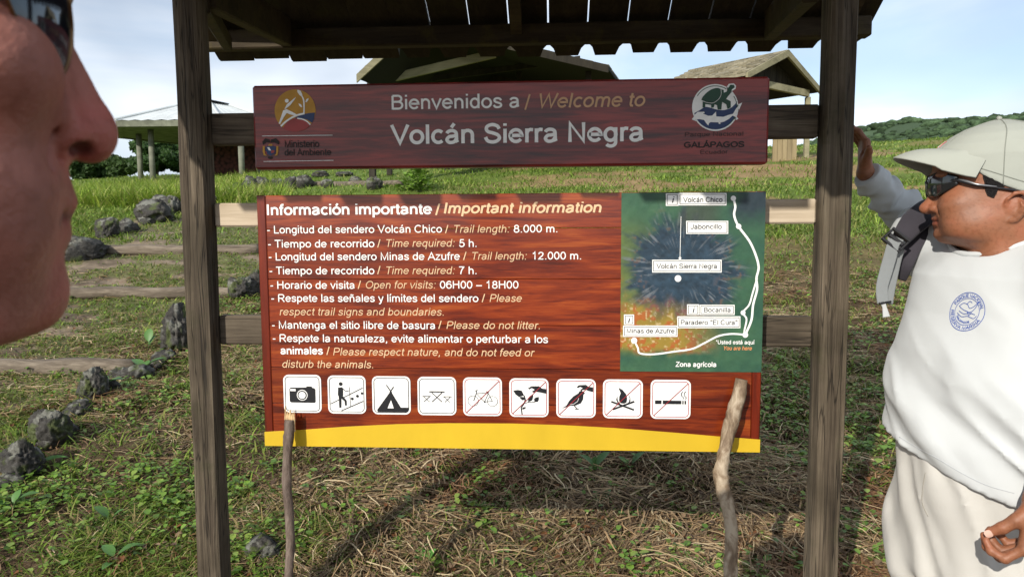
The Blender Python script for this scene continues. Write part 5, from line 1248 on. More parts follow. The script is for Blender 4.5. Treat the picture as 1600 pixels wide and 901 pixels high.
def nets(g, f, smooth=2):
    """surface nets of f=0 on the grid"""
    f = np.nan_to_num(f, nan=1.0); n = f.shape; ins = f < 0
    c = np.zeros(tuple(k-1 for k in n), np.int8)
    for a in (0, 1):
        for b in (0, 1):
            for d in (0, 1): c += ins[a:n[0]-1+a, b:n[1]-1+b, d:n[2]-1+d]
    act = (c > 0) & (c < 8); idx = -np.ones(act.shape, np.int64); I = np.argwhere(act); idx[act] = np.arange(len(I))
    acc = np.zeros((len(I), 3)); cnt = np.zeros(len(I))
    off = [(0,0,0),(1,0,0),(0,1,0),(1,1,0),(0,0,1),(1,0,1),(0,1,1),(1,1,1)]
    val = [f[I[:, 0]+o[0], I[:, 1]+o[1], I[:, 2]+o[2]] for o in off]
    for i in range(8):
        for j in range(i+1, 8):
            d = np.array(off[j])-np.array(off[i])
            if np.abs(d).sum() != 1: continue
            m = (val[i] < 0) != (val[j] < 0); t = np.where(m, val[i]/(val[i]-val[j]+1e-20), 0)
            acc += (np.array(off[i])[None]+t[:, None]*d[None])*m[:, None]; cnt += m
    V = (I+np.where(cnt[:, None] > 0, acc/np.maximum(cnt, 1)[:, None], .5))*g.h+g.lo[None]
    Fs = []
    for ax in range(3):
        o1, o2 = [k for k in range(3) if k != ax]; sl0 = [slice(None)]*3; sl1 = [slice(None)]*3; sl0[ax] = slice(0, -1); sl1[ax] = slice(1, None)
        a, b = ins[tuple(sl0)], ins[tuple(sl1)]; E = np.argwhere(a != b)
        E = E[(E[:, o1] > 0) & (E[:, o2] > 0) & (E[:, o1] < n[o1]-1) & (E[:, o2] < n[o2]-1)]
        s0 = a[E[:, 0], E[:, 1], E[:, 2]]
        def cell(d1, d2):
            q = E.copy(); q[:, o1] -= d1; q[:, o2] -= d2; return idx[q[:, 0], q[:, 1], q[:, 2]]
        q = np.stack([cell(1, 1), cell(0, 1), cell(0, 0), cell(1, 0)], 1)
        flip = s0 if ax != 1 else ~s0
        q[~flip] = q[~flip][:, ::-1]; Fs.append(q)
    F = np.concatenate(Fs); F = F[(F >= 0).all(1)]
    for _ in range(smooth):
        S = np.zeros_like(V); K = np.zeros(len(V))
        for a, b in ((0, 1), (1, 2), (2, 3), (3, 0)):
            np.add.at(S, F[:, a], V[F[:, b]]); np.add.at(S, F[:, b], V[F[:, a]]); np.add.at(K, F[:, a], 1); np.add.at(K, F[:, b], 1)
        V = V*.5+.5*S/np.maximum(K, 1)[:, None]
    return V, F
def frame_of(fwd, up=(0, 0, 1)):
    f = np.array(fwd, float); f /= np.linalg.norm(f); u = np.array(up, float); l = np.cross(u, f); l /= np.linalg.norm(l); u = np.cross(f, l)
    return np.stack([f, l, u], 1)          # columns: forward, left, up
def to_local(g, O, R):
    x, y, z = g.X-O[0], g.Y-O[1], g.Z-O[2]
    return [R[0, k]*x+R[1, k]*y+R[2, k]*z for k in range(3)]
def blobgrid(O, R, lo, hi, h):
    """grid laid out in local axes; vertices are turned to the world afterwards"""
    g = Grid(lo, hi, h); return g, [g.X, g.Y, g.Z]
def place(V, O, R): return V@np.array(R).T+np.array(O)

def head_field(P, q):
    """head in its own axes: x forward, y left, z up from eye level. q: dict of proportions"""
    fz = q['fz']; fx = q['fx']; zs = np.array(sorted(set(list(fz)+list(q['bz'])+list(q['wz']))), float)
    I = lambda a, b: np.interp(zs, a, b)
    xf, xb, w = I(fz, fx), I(q['bz'], q['bx']), I(q['wz'], q['wx']); cx = np.full(len(zs), q.get('cx', 0.005)); cx = np.minimum(cx, xf-.02); cx = np.maximum(cx, xb+.02)
    f = s_stack(P, zs, cx, xf-cx, cx-xb, w, q.get('p', 2.25))
    f = smax(f, P[2]-q.get('top', .1155), .006)
    ay = np.abs(P[1]); Q = [P[0], ay, P[2]]
    for c, r, k, sgn in q['lumps']:            # soft masses (+) and hollows (-), mirrored
        e = s_ell(Q, c, r); f = smin(f, e, k) if sgn > 0 else smax(f, -e, k)
    # nose
    for a, b, ra, rb, k in q['nose']: f = smin(f, s_cone(Q, a, b, ra, rb), k)
    for c, r, k in q['nostril']: f = smax(f, -s_ell(Q, c, r), k)
    for pts, rr, k in q['lips']: f = smin(f, s_chain(Q, pts, rr, .002), k)
    for pts, rr, k in q['cuts']: f = smax(f, -s_chain(Q, pts, rr, .001), k)
    for pts, rr, k in q.get('folds', []): f = smin(f, s_chain(Q, pts, rr, .002), k)
    return f
def ear_field(P, c, s=1.0, side=1):
    """outer ear on one side; side=+1 left"""
    L_ = [(P[0]-c[0])/s, (P[1]*side-c[1])/s, (P[2]-c[2])/s]
    hel = [(.006, .004, -.006), (.013, .008, .006), (.012, .012, .018), (.002, .016, .028), (-.010, .019, .029), (-.018, .021, .020), (-.019, .021, .006), (-.014, .018, -.008), (-.006, .012, -.020), (.002, .007, -.028)]
    f = s_chain(L_, hel, [.0022, .0026, .0030, .0034, .0036, .0037, .0036, .0036, .0046, .0048], .003)
    f = smin(f, s_chain(L_, [(.004, .006, -.027), (-.002, .009, -.026)], [.0062, .0058], .003), .004)
    anti = [(-.008, .014, .014), (-.011, .016, .004), (-.008, .013, -.008), (.000, .009, -.014)]
    f = smin(f, s_chain(L_, anti, [.0024, .0032, .0034, .0026], .002), .003)
    f = smin(f, s_ell(L_, (.010, .005, -.004), (.0042, .0036, .0062)), .003)      # tragus
    f = smin(f, s_ell(L_, (-.004, .004, .002), (.019, .0075, .027)), .004)         # bowl
    return f*s
def skin_mat(name, col, red, mott=.22, rough=.5, sss=.12, bscale=260, bump=.25):
    m, nt, b = newmat(name); L = nt.links.new; tc = nt.nodes.new('ShaderNodeTexCoord')
    n = nt.nodes.new('ShaderNodeTexNoise'); n.inputs['Scale'].default_value = 22; n.inputs['Detail'].default_value = 6; r = ramp(nt, [(.35, tuple(np.array(col)*(1-mott))), (.5, col), (.68, red)])
    L(tc.outputs['Object'], n.inputs[0]); L(n.outputs[0], r.inputs[0])
    n3 = nt.nodes.new('ShaderNodeTexNoise'); n3.inputs['Scale'].default_value = 150; n3.inputs['Detail'].default_value = 3; r3 = ramp(nt, [(.36, (.80, .74, .70)), (.5, (1, 1, 1))]); mx = nt.nodes.new('ShaderNodeMix'); mx.data_type = 'RGBA'; mx.blend_type = 'MULTIPLY'; mx.inputs['Factor'].default_value = .7
    L(tc.outputs['Object'], n3.inputs[0]); L(n3.outputs[0], r3.inputs[0]); L(r.outputs[0], mx.inputs['A']); L(r3.outputs[0], mx.inputs['B']); src = mx.outputs['Result']
    a = nt.nodes.new('ShaderNodeVertexColor'); a.layer_name = 'col'; m2 = nt.nodes.new('ShaderNodeMix'); m2.data_type = 'RGBA'; m2.blend_type = 'MULTIPLY'; m2.inputs['Factor'].default_value = 1; L(src, m2.inputs['A']); L(a.outputs[0], m2.inputs['B']); L(m2.outputs['Result'], b.inputs['Base Color'])
    b.inputs['Roughness'].default_value = rough; b.inputs['Specular IOR Level'].default_value = .4
    b.inputs['Subsurface Weight'].default_value = sss; b.inputs['Subsurface Radius'].default_value = (.010, .004, .002); b.inputs['Subsurface Scale'].default_value = 1.0
    n2 = nt.nodes.new('ShaderNodeTexNoise'); n2.inputs['Scale'].default_value = bscale; n2.inputs['Detail'].default_value = 4; bp = nt.nodes.new('ShaderNodeBump'); bp.inputs['Strength'].default_value = bump; bp.inputs['Distance'].default_value = .0012
    L(tc.outputs['Object'], n2.inputs[0]); L(n2.outputs[0], bp.inputs['Height']); L(bp.outputs[0], b.inputs['Normal']); return m

def join(parts):
    V, F, n = [], [], 0
    for v, f in parts: V.append(v); F.append(f+n); n += len(v)
    return np.vstack(V), np.vstack(F)
def hand_field(P, W, d, n, s, curls, thumb, sc=1.0, stub=None, flen=(.040, .024, .020), spread=.0, rr=.0086):
    """P world-axis grids. W wrist, d fingers' direction, n palm normal, s thumb side"""
    W, d, n, s = [np.array(v, float) for v in (W, d, n, s)]; d /= np.linalg.norm(d); n -= d*n.dot(d); n /= np.linalg.norm(n); s = s-d*s.dot(d)-n*s.dot(n); s /= np.linalg.norm(s)
    f = None; offs = (.030, .010, -.010, -.028); lens = (.94, 1.05, .98, .78); knl = (.088, .092, .087, .078)
    for k in range(4):
        K = W+d*knl[k]*sc+s*offs[k]*sc-n*.002*sc
        b = s_cone(P, W+s*offs[k]*.45*sc, K, .0175*sc, .0118*sc); f = b if f is None else smin(f, b, .010)
    f = smin(f, s_cone(P, W+s*.016*sc+n*.006, W+d*.045*sc+s*.030*sc+n*.008, .015*sc, .012*sc), .008)
    f = smin(f, s_cone(P, W+(np.array(stub) if stub is not None else -d*.05)*sc, W, .0255*sc, .0215*sc), .012)
    for k in range(4):
        K = W+d*knl[k]*sc+s*offs[k]*sc-n*.002*sc; a = 0; p = K; pts = [p]; dr = d+s*spread*(1.5-k)
        dr = dr/np.linalg.norm(dr)
        for j in range(3):
            a += math.radians(curls[k][j]); q = dr*math.cos(a)+n*math.sin(a); p = p+q*flen[j]*lens[k]*sc; pts.append(p)
        r0 = rr*sc*(1 if k < 3 else .88)
        g_ = s_chain(P, pts, [r0*1.06, r0*.98, r0*.90, r0*.76], .0015)
        for j in (1, 2): g_ = smin(g_, s_ell(P, pts[j]-n*.0005, (r0*1.04,)*3), .003)
        f = smin(f, g_, .0028)
    tp = [np.array(t, float) for t in thumb]; tp = [W+d*t[0]*sc+s*t[1]*sc+n*t[2]*sc for t in tp]
    g_ = s_chain(P, tp, [.0150*sc, .0118*sc, .0105*sc, .0085*sc], .004); return smin(f, g_, .006), tp
def cloth_mat(name, col, rough=.85, weave=900, bump=.12, blotch=.05, spec=.2):
    m, nt, b = newmat(name); L = nt.links.new; tc = nt.nodes.new('ShaderNodeTexCoord')
    n = nt.nodes.new('ShaderNodeTexNoise'); n.inputs['Scale'].default_value = 9; n.inputs['Detail'].default_value = 7; c = np.array(col); r = ramp(nt, [(.3, tuple(c*(1-blotch))), (.7, tuple(np.minimum(c*(1+blotch), .95)))])
    L(tc.outputs['Object'], n.inputs[0]); L(n.outputs[0], r.inputs[0]); L(r.outputs[0], b.inputs['Base Color']); b.inputs['Roughness'].default_value = rough; b.inputs['Specular IOR Level'].default_value = spec; b.inputs['Sheen Weight'].default_value = .1
    n2 = nt.nodes.new('ShaderNodeTexNoise'); n2.inputs['Scale'].default_value = weave; n2.inputs['Detail'].default_value = 2; n4 = nt.nodes.new('ShaderNodeTexNoise'); n4.inputs['Scale'].default_value = 34; n4.inputs['Detail'].default_value = 5
    ad = nt.nodes.new('ShaderNodeMath'); ad.operation = 'MULTIPLY_ADD'; ad.inputs[1].default_value = 3.0; L(tc.outputs['Object'], n2.inputs[0]); L(tc.outputs['Object'], n4.inputs[0]); L(n4.outputs[0], ad.inputs[0]); L(n2.outputs[0], ad.inputs[2])
    bp = nt.nodes.new('ShaderNodeBump'); bp.inputs['Strength'].default_value = bump; bp.inputs['Distance'].default_value = .002; L(ad.outputs[0], bp.inputs['Height']); L(bp.outputs[0], b.inputs['Normal']); return m
def wrinkle(x, y, z, seed, scale=1.0):
    n = fbm(x*scale, y*scale, z*scale, 3, seed); return 1-np.abs(n-.5)*4      # ridges where noise crosses a half

# ================================================================ the close-up man on the left
HX, HD = .0747, .30
def face_left():
    D0 = HD; s = D0/FPX; kx = 3700/ (FPX/D0)
    # origin of head axes: x forward = world +X, local z=0 at photo row 40 -> from pixels
    R = frame_of((math.cos(math.radians(35)), math.sin(math.radians(35)), 0)); sc = 1.0
    KX = .84
    def wx_(V): V = np.array(V, float); V[..., 0] = np.where(V[..., 0] > .03, .03+(V[..., 0]-.03)*KX, V[..., 0]); return V
    O = aD(186, 235, .312) - R@wx_(np.array([.1252, 0, (40-235)*s]))
    def place(V, O, R): return wx_(V)@np.array(R).T+np.array(O)
    Lz = lambda py: (40-py)*s; Lx = lambda px: px*s*1.0+HX
    fzp = [(-1386, .010), (-1300, .050), (-1000, .076), (-640, .096), (-300, .1035), (-60, .104), (0, .1045), (40, .0985), (70, .0985), (110, .101), (200, .1030)]
    prof = [(262, 101), (275, 103), (300, 108), (318, 107), (332, 98), (344, 95), (356, 96), (372, 97), (384, 93), (398, 86), (410, 80), (420, 79), (436, 77), (450, 77), (470, 74), (490, 67), (505, 57), (516, 44), (524, 25), (531, -5), (540, -60), (560, -150), (620, -190), (760, -200), (1000, -200)]
    fz = [Lz(a) for a, b in fzp]+[Lz(a) for a, b in prof]; fx = [b for a, b in fzp]+[Lx(b) for a, b in prof]
    od = np.argsort(fz); fz = list(np.array(fz)[od]); fx = list(np.array(fx)[od])
    bz = [-.30, -.20, -.12, -.07, .0, .04, .078, .100, .115]; bx = [-.075, -.072, -.075, -.088, -.100, -.100, -.082, -.048, -.012]
    wz = [-.30, -.19, -.155, -.135, -.12, -.10, -.07, -.03, .0, .03, .068, .098, .115]; wx = [.066, .062, .060, .056, .060, .065, .0695, .0715, .073, .077, .068, .042, .010]
    q = dict(fz=fz, fx=fx, bz=bz, bx=bx, wz=wz, wx=wx, cx=.01, p=2.15,
        lumps=[((.078, .043, -.030), (.024, .022, .018), .018, 1), ((.100, .032, .004), (.013, .019, .012), .012, -1), ((.093, .028, .020), (.014, .026, .008), .010, 1), ((.070, .034, -.078), (.022, .020, .026), .018, 1), ((.083, .0, -.113), (.0145, .016, .014), .012, 1)],
        nose=[((.0975, .0, -.008), (.1115, .0, -.0445), .0082, .0125, .006), ((.1115, 0, -.0445), (.1126, 0, -.0462), .0128, .0125, .003), ((.090, .008, -.014), (.0985, .0125, -.044), .009, .0115, .009), ((.1010, .0135, -.0485), (.1045, .0135, -.0490), .0090, .0085, .0035)],
        nostril=[((.1085, .0150, -.0545), (.0068, .0068, .0032), .0022)],
        lips=[([(.1000, 0, Lz(322)), (.0965, .010, Lz(322)), (.0885, .020, Lz(332)), (.0845, .025, Lz(341))], [.0050, .0048, .0036, .0020], .004), ([(.0955, 0, Lz(366)), (.0925, .010, Lz(365)), (.0855, .020, Lz(353)), (.083, .024, Lz(346))], [.0058, .0056, .0040, .0020], .004)],
        cuts=[([(.107, 0, Lz(343)), (.1005, .010, Lz(342)), (.0935, .019, Lz(343)), (.0905, .026, Lz(350))], [.0018, .0018, .0016, .0008], .0020), ([(.0965, .023, -.046), (.0925, .031, -.062), (.088, .036, -.080)], [.0012, .0016, .0006], .007), ([(.1055, .0235, -.0445), (.099, .0245, -.0525), (.098, .019, -.059)], [.0008, .0012, .0008], .003)])
    g_ = Grid((-.115, -.10, -.27), (.132, .10, .165), .0019); P = [g_.X, g_.Y, g_.Z]
    f = head_field(P, q)
    f = f+(fbm(P[0]*90, P[1]*90, P[2]*90, 2, 3)-.5)*.0007
    for sd in (-1, 1): f = smin(f, ear_field(P, (-.008, .070, -.022), 1.05, sd), .003)
    f = smax(f, -(P[2]+.262), .003)
    V, F = nets(g_, f, 2); loc = V.copy()
    V = place(V, O, R)
    # shoulders, trunk, arms and legs under the clothes
    g2 = Grid((-.45, -.55, -1.72), (.35, .55, -.14), .014); Q = [g2.X, g2.Y, g2.Z]; SX = -.06
    b = s_cone(Q, (-.02, 0, -.15), (-.05, 0, -.27), .060, .066); b = smin(b, s_ell(Q, (SX, 0, -.42), (.105, .175, .20)), .05); b = smin(b, s_ell(Q, (SX, 0, -.72), (.10, .155, .22)), .05)
    Qa = [Q[0], np.abs(Q[1]), Q[2]]; b = smin(b, s_cone(Qa, (SX, .05, -.25), (SX, .165, -.285), .05, .052), .03); b = smin(b, s_chain(Qa, [(SX, .175, -.29), (SX-.02, .215, -.58), (SX+.04, .205, -.84)], [.050, .040, .026], .01), .02)
    b = smin(b, s_chain(Qa, [(SX, .09, -.86), (SX, .10, -1.24), (SX-.02, .105, -1.62)], [.088, .058, .040], .02), .03); b = smin(b, s_cone(Qa, (SX-.02, .105, -1.65), (SX+.13, .115, -1.67), .036, .030), .02)
    Vb, Fb = nets(g2, b, 1)
    hp = []
    for sd in (-1, 1):
        Wp = np.array([SX+.045, sd*.205, -.85]); g3 = Grid(Wp-[.07, .07, .20], Wp+[.10, .07, .06], .0032); hf, _ = hand_field([g3.X, g3.Y, g3.Z], Wp, (.1, 0, -1), (.0, -sd, 0), (1, 0, 0), [(20, 25, 15)]*4, [(.018, .024, .006), (.042, .044, .010), (.062, .048, .016), (.082, .046, .022)], .98); hv, hf_ = nets(g3, hf, 1); hp.append((place(hv, O, R), hf_))
    V, F = join([(V, F), (place(Vb, O, R), Fb)]+hp)
    t = tag(empty('person', (O[0]+SX, O[1], O[2]-1.60)), 'person in close-up profile at the left edge, in dark sunglasses, facing the boards', 'person')
    skin = skin_mat('flushed_skin', (.34, .130, .092), (.38, .105, .080), .24, .50, .12, 380, .55)
    me = mesh('body', V, F, skin, True); n = len(V); c = np.ones((n, 3), np.float32)
    x, y, z = loc[:, 0], np.abs(loc[:, 1]), loc[:, 2]; m = len(loc)
    lip = np.exp(-((z-Lz(348))/(.0068))**2)*smooth01(.080, .094, x+ .0)*(y < .028); c[:m] *= 1+(np.array([.86, .60, .62])-1)*np.clip(lip, 0, 1)[:, None]*.8
    yl = np.interp(y, [0, .010, .019, .026, .03], [Lz(343), Lz(342), Lz(343), Lz(350), Lz(356)]); ml = np.exp(-((z-yl)/.0016)**2)*smooth01(.080, .088, x)*(y < .030); c[:m] *= (1-.62*ml)[:, None]
    nose = np.exp(-(((x-.113)/.016)**2+((z+.045)/.018)**2)); c[:m] *= 1+(np.array([1.02, .80, .84])-1)*nose[:, None]
    st = smooth01(-.062, -.085, z)*smooth01(.02, .06, x); c[:m] *= 1+(np.array([.90, .90, .92])-1)*st[:, None]
    nn = smooth01(.5, 0, np.sqrt(((x-.1085)/.0076)**2+((y-.015)/.0105)**2+((z+.0545)/.0046)**2)-.6); c[:m] *= 1+(np.array([.25, .16, .14])-1)*nn[:, None]
    set_col(me, np.clip(c, 0, 1.2)); link('body', me, t)
    # clothes: shirt and trousers
    sh = np.minimum(s_ell(Q, (SX, 0, -.42), (.105, .175, .20)), 9); sh = smin(sh, s_ell(Q, (SX, 0, -.70), (.108, .165, .21)), .06); sh = smin(sh, s_cone(Qa, (SX, .05, -.25), (SX, .165, -.285), .05, .052), .03); sh = smin(sh, s_chain(Qa, [(SX, .175, -.29), (SX-.02, .213, -.56)], [.056, .056], .01), .02)-.012
    sh = smax(sh, -(Q[2]+.90), .005); sh = smax(sh, Q[2]+.235, .01); sh += (wrinkle(Q[0]*7, Q[1]*7, Q[2]*5, 5)-.5)*.004; Vs, Fs = nets(g2, sh, 1); link('shirt', mesh('shirt', place(Vs, O, R), Fs, cloth_mat('navy_shirt_cloth', (.03, .045, .09)), True), t)
    tr = smin(s_ell(Q, (SX, 0, -.90), (.115, .16, .12)), s_chain(Qa, [(SX, .09, -.92), (SX, .10, -1.24), (SX-.02, .105, -1.62)], [.10, .078, .066], .02), .04); tr = smax(tr, Q[2]+.84, .01); tr += (wrinkle(Q[0]*7, Q[1]*7, Q[2]*5, 8)-.5)*.004; Vs, Fs = nets(g2, tr, 1); link('trousers', mesh('trousers', place(Vs, O, R), Fs, cloth_mat('khaki_trouser_cloth', (.22, .18, .12)), True), t)
    # hair
    gh = Grid((-.125, -.10, -.13), (.12, .10, .175), .004); H_ = [gh.X, gh.Y, gh.Z]; hf = head_field(H_, dict(q, nose=[], nostril=[], lips=[], cuts=[]))-.006-(fbm(H_[0]*60, H_[1]*60, H_[2]*20, 2, 4)-.5)*.006
    reg = np.maximum(-(H_[2]-(.052+np.clip(H_[0], -.02, .1)*.25-smooth01(.0, -.05, H_[0])*.12)), H_[0]-.095+0*H_[1]); hf = smax(hf, reg, .006); Vs, Fs = nets(gh, hf, 1); link('hair', mesh('hair', place(Vs, O, R), Fs, plain('greying_hair', (.12, .10, .085), rough=.7, noise=.4, nscale=300, bump=.5, bscale=300), True), t)
    # sunglasses
    sg = empty('sunglasses', tuple(O), t); sg.location = Vector(O)-parent_world(t)
    lensm, nt_, b_ = newmat('dark_sunglass_lens'); b_.inputs['Base Color'].default_value = (.008, .009, .014, 1); b_.inputs['Roughness'].default_value = .06; b_.inputs['Specular IOR Level'].default_value = .75
    gold = plain('bronze_rim', (.20, .11, .05), rough=.3, metallic=.9)
    def surf(y): return .1040-7.6*np.maximum(np.abs(y)-.006, 0)**2*1.05-.05*np.abs(y)
    for sd in (-1, 1):
        out = S_([(.0165, .006), (.013, -.004), (.0155, -.0165), (.024, -.0245), (.038, -.0235), (.052, -.013), (.061, .004), (.063, .020), (.052, .029), (.034, .031), (.020, .026)], 5, True); cx_, cz_ = .038, .004
        V = []; F = []; no = len(out); K = 7
        for k in range(K+1):
            for (yy, zz) in out:
                t_ = k/K; y_ = cx_+(yy-cx_)*t_; z_ = cz_+(zz-cz_)*t_; V.append((surf(y_)+.0030*(1-t_**2)*0+.0042*(1-((z_-cz_)/.03)**2), sd*y_, z_-.0028))
        for k in range(K):
            for i in range(no): F.append((k*no+i, k*no+(i+1) % no, (k+1)*no+(i+1) % no, (k+1)*no+i))
        V = place(np.array(V), O, R); o = obj('lens', V, F, lensm, sg, True)
        rim = [np.array((surf(yy)+.0042*(1-((zz-cz_)/.03)**2)+.0002, sd*yy, zz-.0028)) for yy, zz in out]; rim.append(rim[0]); MB().tube(place(np.array(rim), O, R), .0007, 8, cap=False).build('rim', gold, sg, True)
        tp = place(np.array([(.0735, sd*.066, .018), (.078, sd*.0745, .017), (.03, sd*.079, .012), (-.012, sd*.078, .004), (-.03, sd*.074, -.018)]), O, R); MB().tube(tp, [.0016, .0018, .0018, .0020, .0016], 8).build('temple', gold, sg, True)
    MB().tube(place(np.array([(.1060, -.017, .010), (.1085, 0, .012), (.1060, .017, .010)]), O, R), .0012, 8).build('bridge', gold, sg, True)
    return t
face_left()
# ================================================================ the man at the right post
def man_right():
    # --- head frame
    hf_ = (-.955, .295, -.03); R = frame_of(hf_, (0.02, 0.0, 1))
    O = aD(1556, 286, 1.345)
    t = tag(empty('person', (1.0, -.33, float(gz(1.0, -.33)))), 'person in pale cap, dark sunglasses and white long-sleeved shirt holding the right post', 'person')
    fz = [-.22, -.140, -.125, -.117, -.109, -.100, -.090, -.080, -.072, -.062, -.055, -.045, -.03, -.015, 0, .012, .025, .045, .065, .09, .105, .115]
    fx = [.045, .050, .062, .083, .0955, .0985, .0975, .100, .1010, .1025, .1005, .099, .097, .096, .095, .0985, .1035, .1045, .096, .076, .046, .006]
    bz = [-.22, -.14, -.10, -.06, .0, .04, .078, .100, .115]; bx = [-.085, -.085, -.083, -.088, -.100, -.104, -.086, -.048, -.014]
    wz = [-.22, -.16, -.135, -.12, -.10, -.07, -.03, .0, .03, .068, .098, .115]; wx = [.078, .078, .078, .079, .083, .085, .083, .081, .081, .070, .043, .010]
    q = dict(top=.106, fz=fz, fx=fx, bz=bz, bx=bx, wz=wz, wx=wx, cx=.0, p=2.25,
        lumps=[((.070, .042, -.040), (.030, .030, .028), .02, 1), ((.098, .032, .0), (.012, .018, .011), .012, -1), ((.093, .028, .018), (.014, .026, .008), .010, 1), ((.050, .048, -.085), (.040, .030, .030), .025, 1), ((.086, 0, -.107), (.014, .020, .013), .012, 1), ((.040, 0, -.118), (.045, .045, .014), .02, 1)],
        nose=[((.096, .0, -.008), (.110, .0, -.041), .0080, .0140, .007), ((.110, 0, -.041), (.1135, 0, -.0435), .0140, .0142, .003), ((.088, .010, -.016), (.097, .014, -.042), .009, .0115, .009), ((.100, .0175, -.045), (.104, .0175, -.0455), .0102, .0098, .004)],
        nostril=[((.108, .009, -.0555), (.0055, .0042, .0042), .002)],
        lips=[([(.1015, 0, -.0685), (.0985, .010, -.0685), (.091, .020, -.0715), (.085, .027, -.074)], [.0050, .0052, .0040, .0020], .004), ([(.0990, 0, -.0815), (.0965, .010, -.081), (.089, .020, -.0775), (.085, .026, -.075)], [.0062, .0062, .0046, .0020], .004)],
        cuts=[([(.112, 0, -.0745), (.1035, .010, -.0745), (.0955, .020, -.0745), (.0875, .029, -.0735)], [.0016, .0016, .0014, .0006], .002), ([(.099, .027, -.045), (.0935, .034, -.062), (.086, .040, -.082)], [.0012, .0018, .0006], .008)])
    g_ = Grid((-.115, -.105, -.20), (.132, .105, .165), .0026); P = [g_.X, g_.Y, g_.Z]; f = head_field(P, q)
    for sd in (-1, 1): f = smin(f, ear_field(P, (-.008, .077, -.052), 1.0, sd), .003)
    V, F = nets(g_, f, 2); loc = V.copy(); V[:, 2] = np.where(V[:, 2] < -.035, -.035+(V[:, 2]+.035)*.84, V[:, 2]); parts = [(place(V, O, R), F)]
    # --- body axes: forward BF, left BL
    BFv = np.array([-.93, -.37, 0]); BFv /= np.linalg.norm(BFv); BL = np.array([-BFv[1]*-1*-1, BFv[0], 0]); BL = np.cross([0, 0, 1], BFv); RB = np.stack([BFv, BL, [0, 0, 1]], 1)
    hipc = np.array([.985, -.335, 0.0]); NK = O+np.array([.012, .0, -.128])
    B0 = np.array([hipc[0], hipc[1], 0.0]); nk = RB.T@(NK-B0)          # neck in body axes
    W2L = lambda p: RB.T@(np.array(p)-B0)
    rs_w = aD(1452, 378, 1.56); ls_w = 2*np.array([NK[0]+.01, NK[1], rs_w[2]-.01])-rs_w; ls_w[2] = rs_w[2]-.065
    rs_, ls_ = W2L(rs_w), W2L(ls_w)
    el_w = aD(1440, 356, 1.88); wr_w = aD(1352, 270, 1.800)
    el, wr = W2L(el_w), W2L(wr_w)
    lel_w = ls_w+np.array([.03, -.06, -.27]); lwr_w = aD(1622, 783, 1.13); lel, lwr = W2L(lel_w), W2L(lwr_w)
    g0 = float(gz(hipc[0], hipc[1]))
    # neck, hidden body
    gb = Grid((-.40, -.50, g0+.02), (.34, .52, 1.50), .0135); Q = [gb.X, gb.Y, gb.Z]
    b = s_cone(Q, (nk[0], nk[1], nk[2]+.06), (nk[0]-.03, nk[1], nk[2]-.05), .070, .078)
    b = smin(b, s_ell(Q, (nk[0]*.5+.02, 0, 1.22), (.115, .16, .20)), .05); b = smin(b, s_ell(Q, (.035, 0, 1.02), (.125, .155, .17)), .05)
    b = smin(b, s_chain(Q, [(nk[0]-.02, nk[1], nk[2]-.05), rs_, el, wr], [.050, .042, .030, .018], .01), .02); b = smin(b, s_chain(Q, [(nk[0]-.02, nk[1], nk[2]-.05), ls_, lel, lwr], [.050, .042, .030, .018], .01), .02)
    Qa = [Q[0], np.abs(Q[1]), Q[2]]; b = smin(b, s_chain(Qa, [(.0, .085, .90), (.01, .10, .50), (-.01, .105, g0+.09)], [.095, .062, .042], .02), .03); b = smin(b, s_cone(Qa, (-.02, .105, g0+.06), (.13, .12, g0+.04), .038, .030), .02)
    Vb, Fb = nets(gb, b, 1); parts.append((place(Vb, B0, RB), Fb))
    # neck at finer grain, running down into the collar
    gn = Grid((nk[0]-.14, nk[1]-.15, nk[2]-.10), (nk[0]+.13, nk[1]+.15, nk[2]+.10), .005); Qn = [gn.X, gn.Y, gn.Z]
    nn = s_cone(Qn, (nk[0]-.014, nk[1], nk[2]+.09), (nk[0]-.034, nk[1], nk[2]-.04), .066, .074); nn = smin(nn, s_cone(Qn, (nk[0]-.03, nk[1]-.02, nk[2]-.045), (nk[0]-.03, nk[1]-.13, nk[2]-.085), .05, .05), .04); nn = smin(nn, s_cone(Qn, (nk[0]-.03, nk[1]+.02, nk[2]-.045), (nk[0]-.03, nk[1]+.13, nk[2]-.085), .05, .05), .04)
    nn = smin(nn, s_cone(Qn, (nk[0]+.020, nk[1], nk[2]+.03), (nk[0]+.0, nk[1], nk[2]-.06), .035, .045), .03)
    v_, f_ = nets(gn, nn, 1); parts.append((place(v_, B0, RB), f_))
    # hands
    d = np.array([-.06, .10, 1.0]); n = np.array([-1.0, .18, -.1]); s = np.array([.05, -1.0, .1]); Wp = wr_w.copy()
    gh = Grid(Wp-np.array([.10, .08, .08]), Wp+np.array([.06, .16, .20]), .0025)
    hf, tp = hand_field([gh.X, gh.Y, gh.Z], Wp, d, n, s, [(30, 24, 16), (29, 24, 16), (28, 24, 16), (28, 24, 16)], [(.020, .026, .004), (.038, .048, .004), (.052, .066, .002), (.060, .082, .004)], .84, stub=(el_w-wr_w)/np.linalg.norm(el_w-wr_w)*.05); parts.append(nets(gh, hf, 1))
    d2 = np.array([-.30, -.1, -.93]); s2 = np.array([-.55, -.8, .15]); n2 = np.cross(d2, s2); Wl = lwr_w
    gl = Grid(Wl-np.array([.18, .10, .17]), Wl+np.array([.09, .12, .09]), .0023)
    hl, tl = hand_field([gl.X, gl.Y, gl.Z], Wl, d2, n2, s2, [(38, 62, 40), (46, 66, 40), (52, 68, 42), (56, 68, 42)], [(.020, .028, .008), (.044, .036, .022), (.066, .034, .038), (.082, .030, .054)], .86); parts.append(nets(gl, hl, 1))
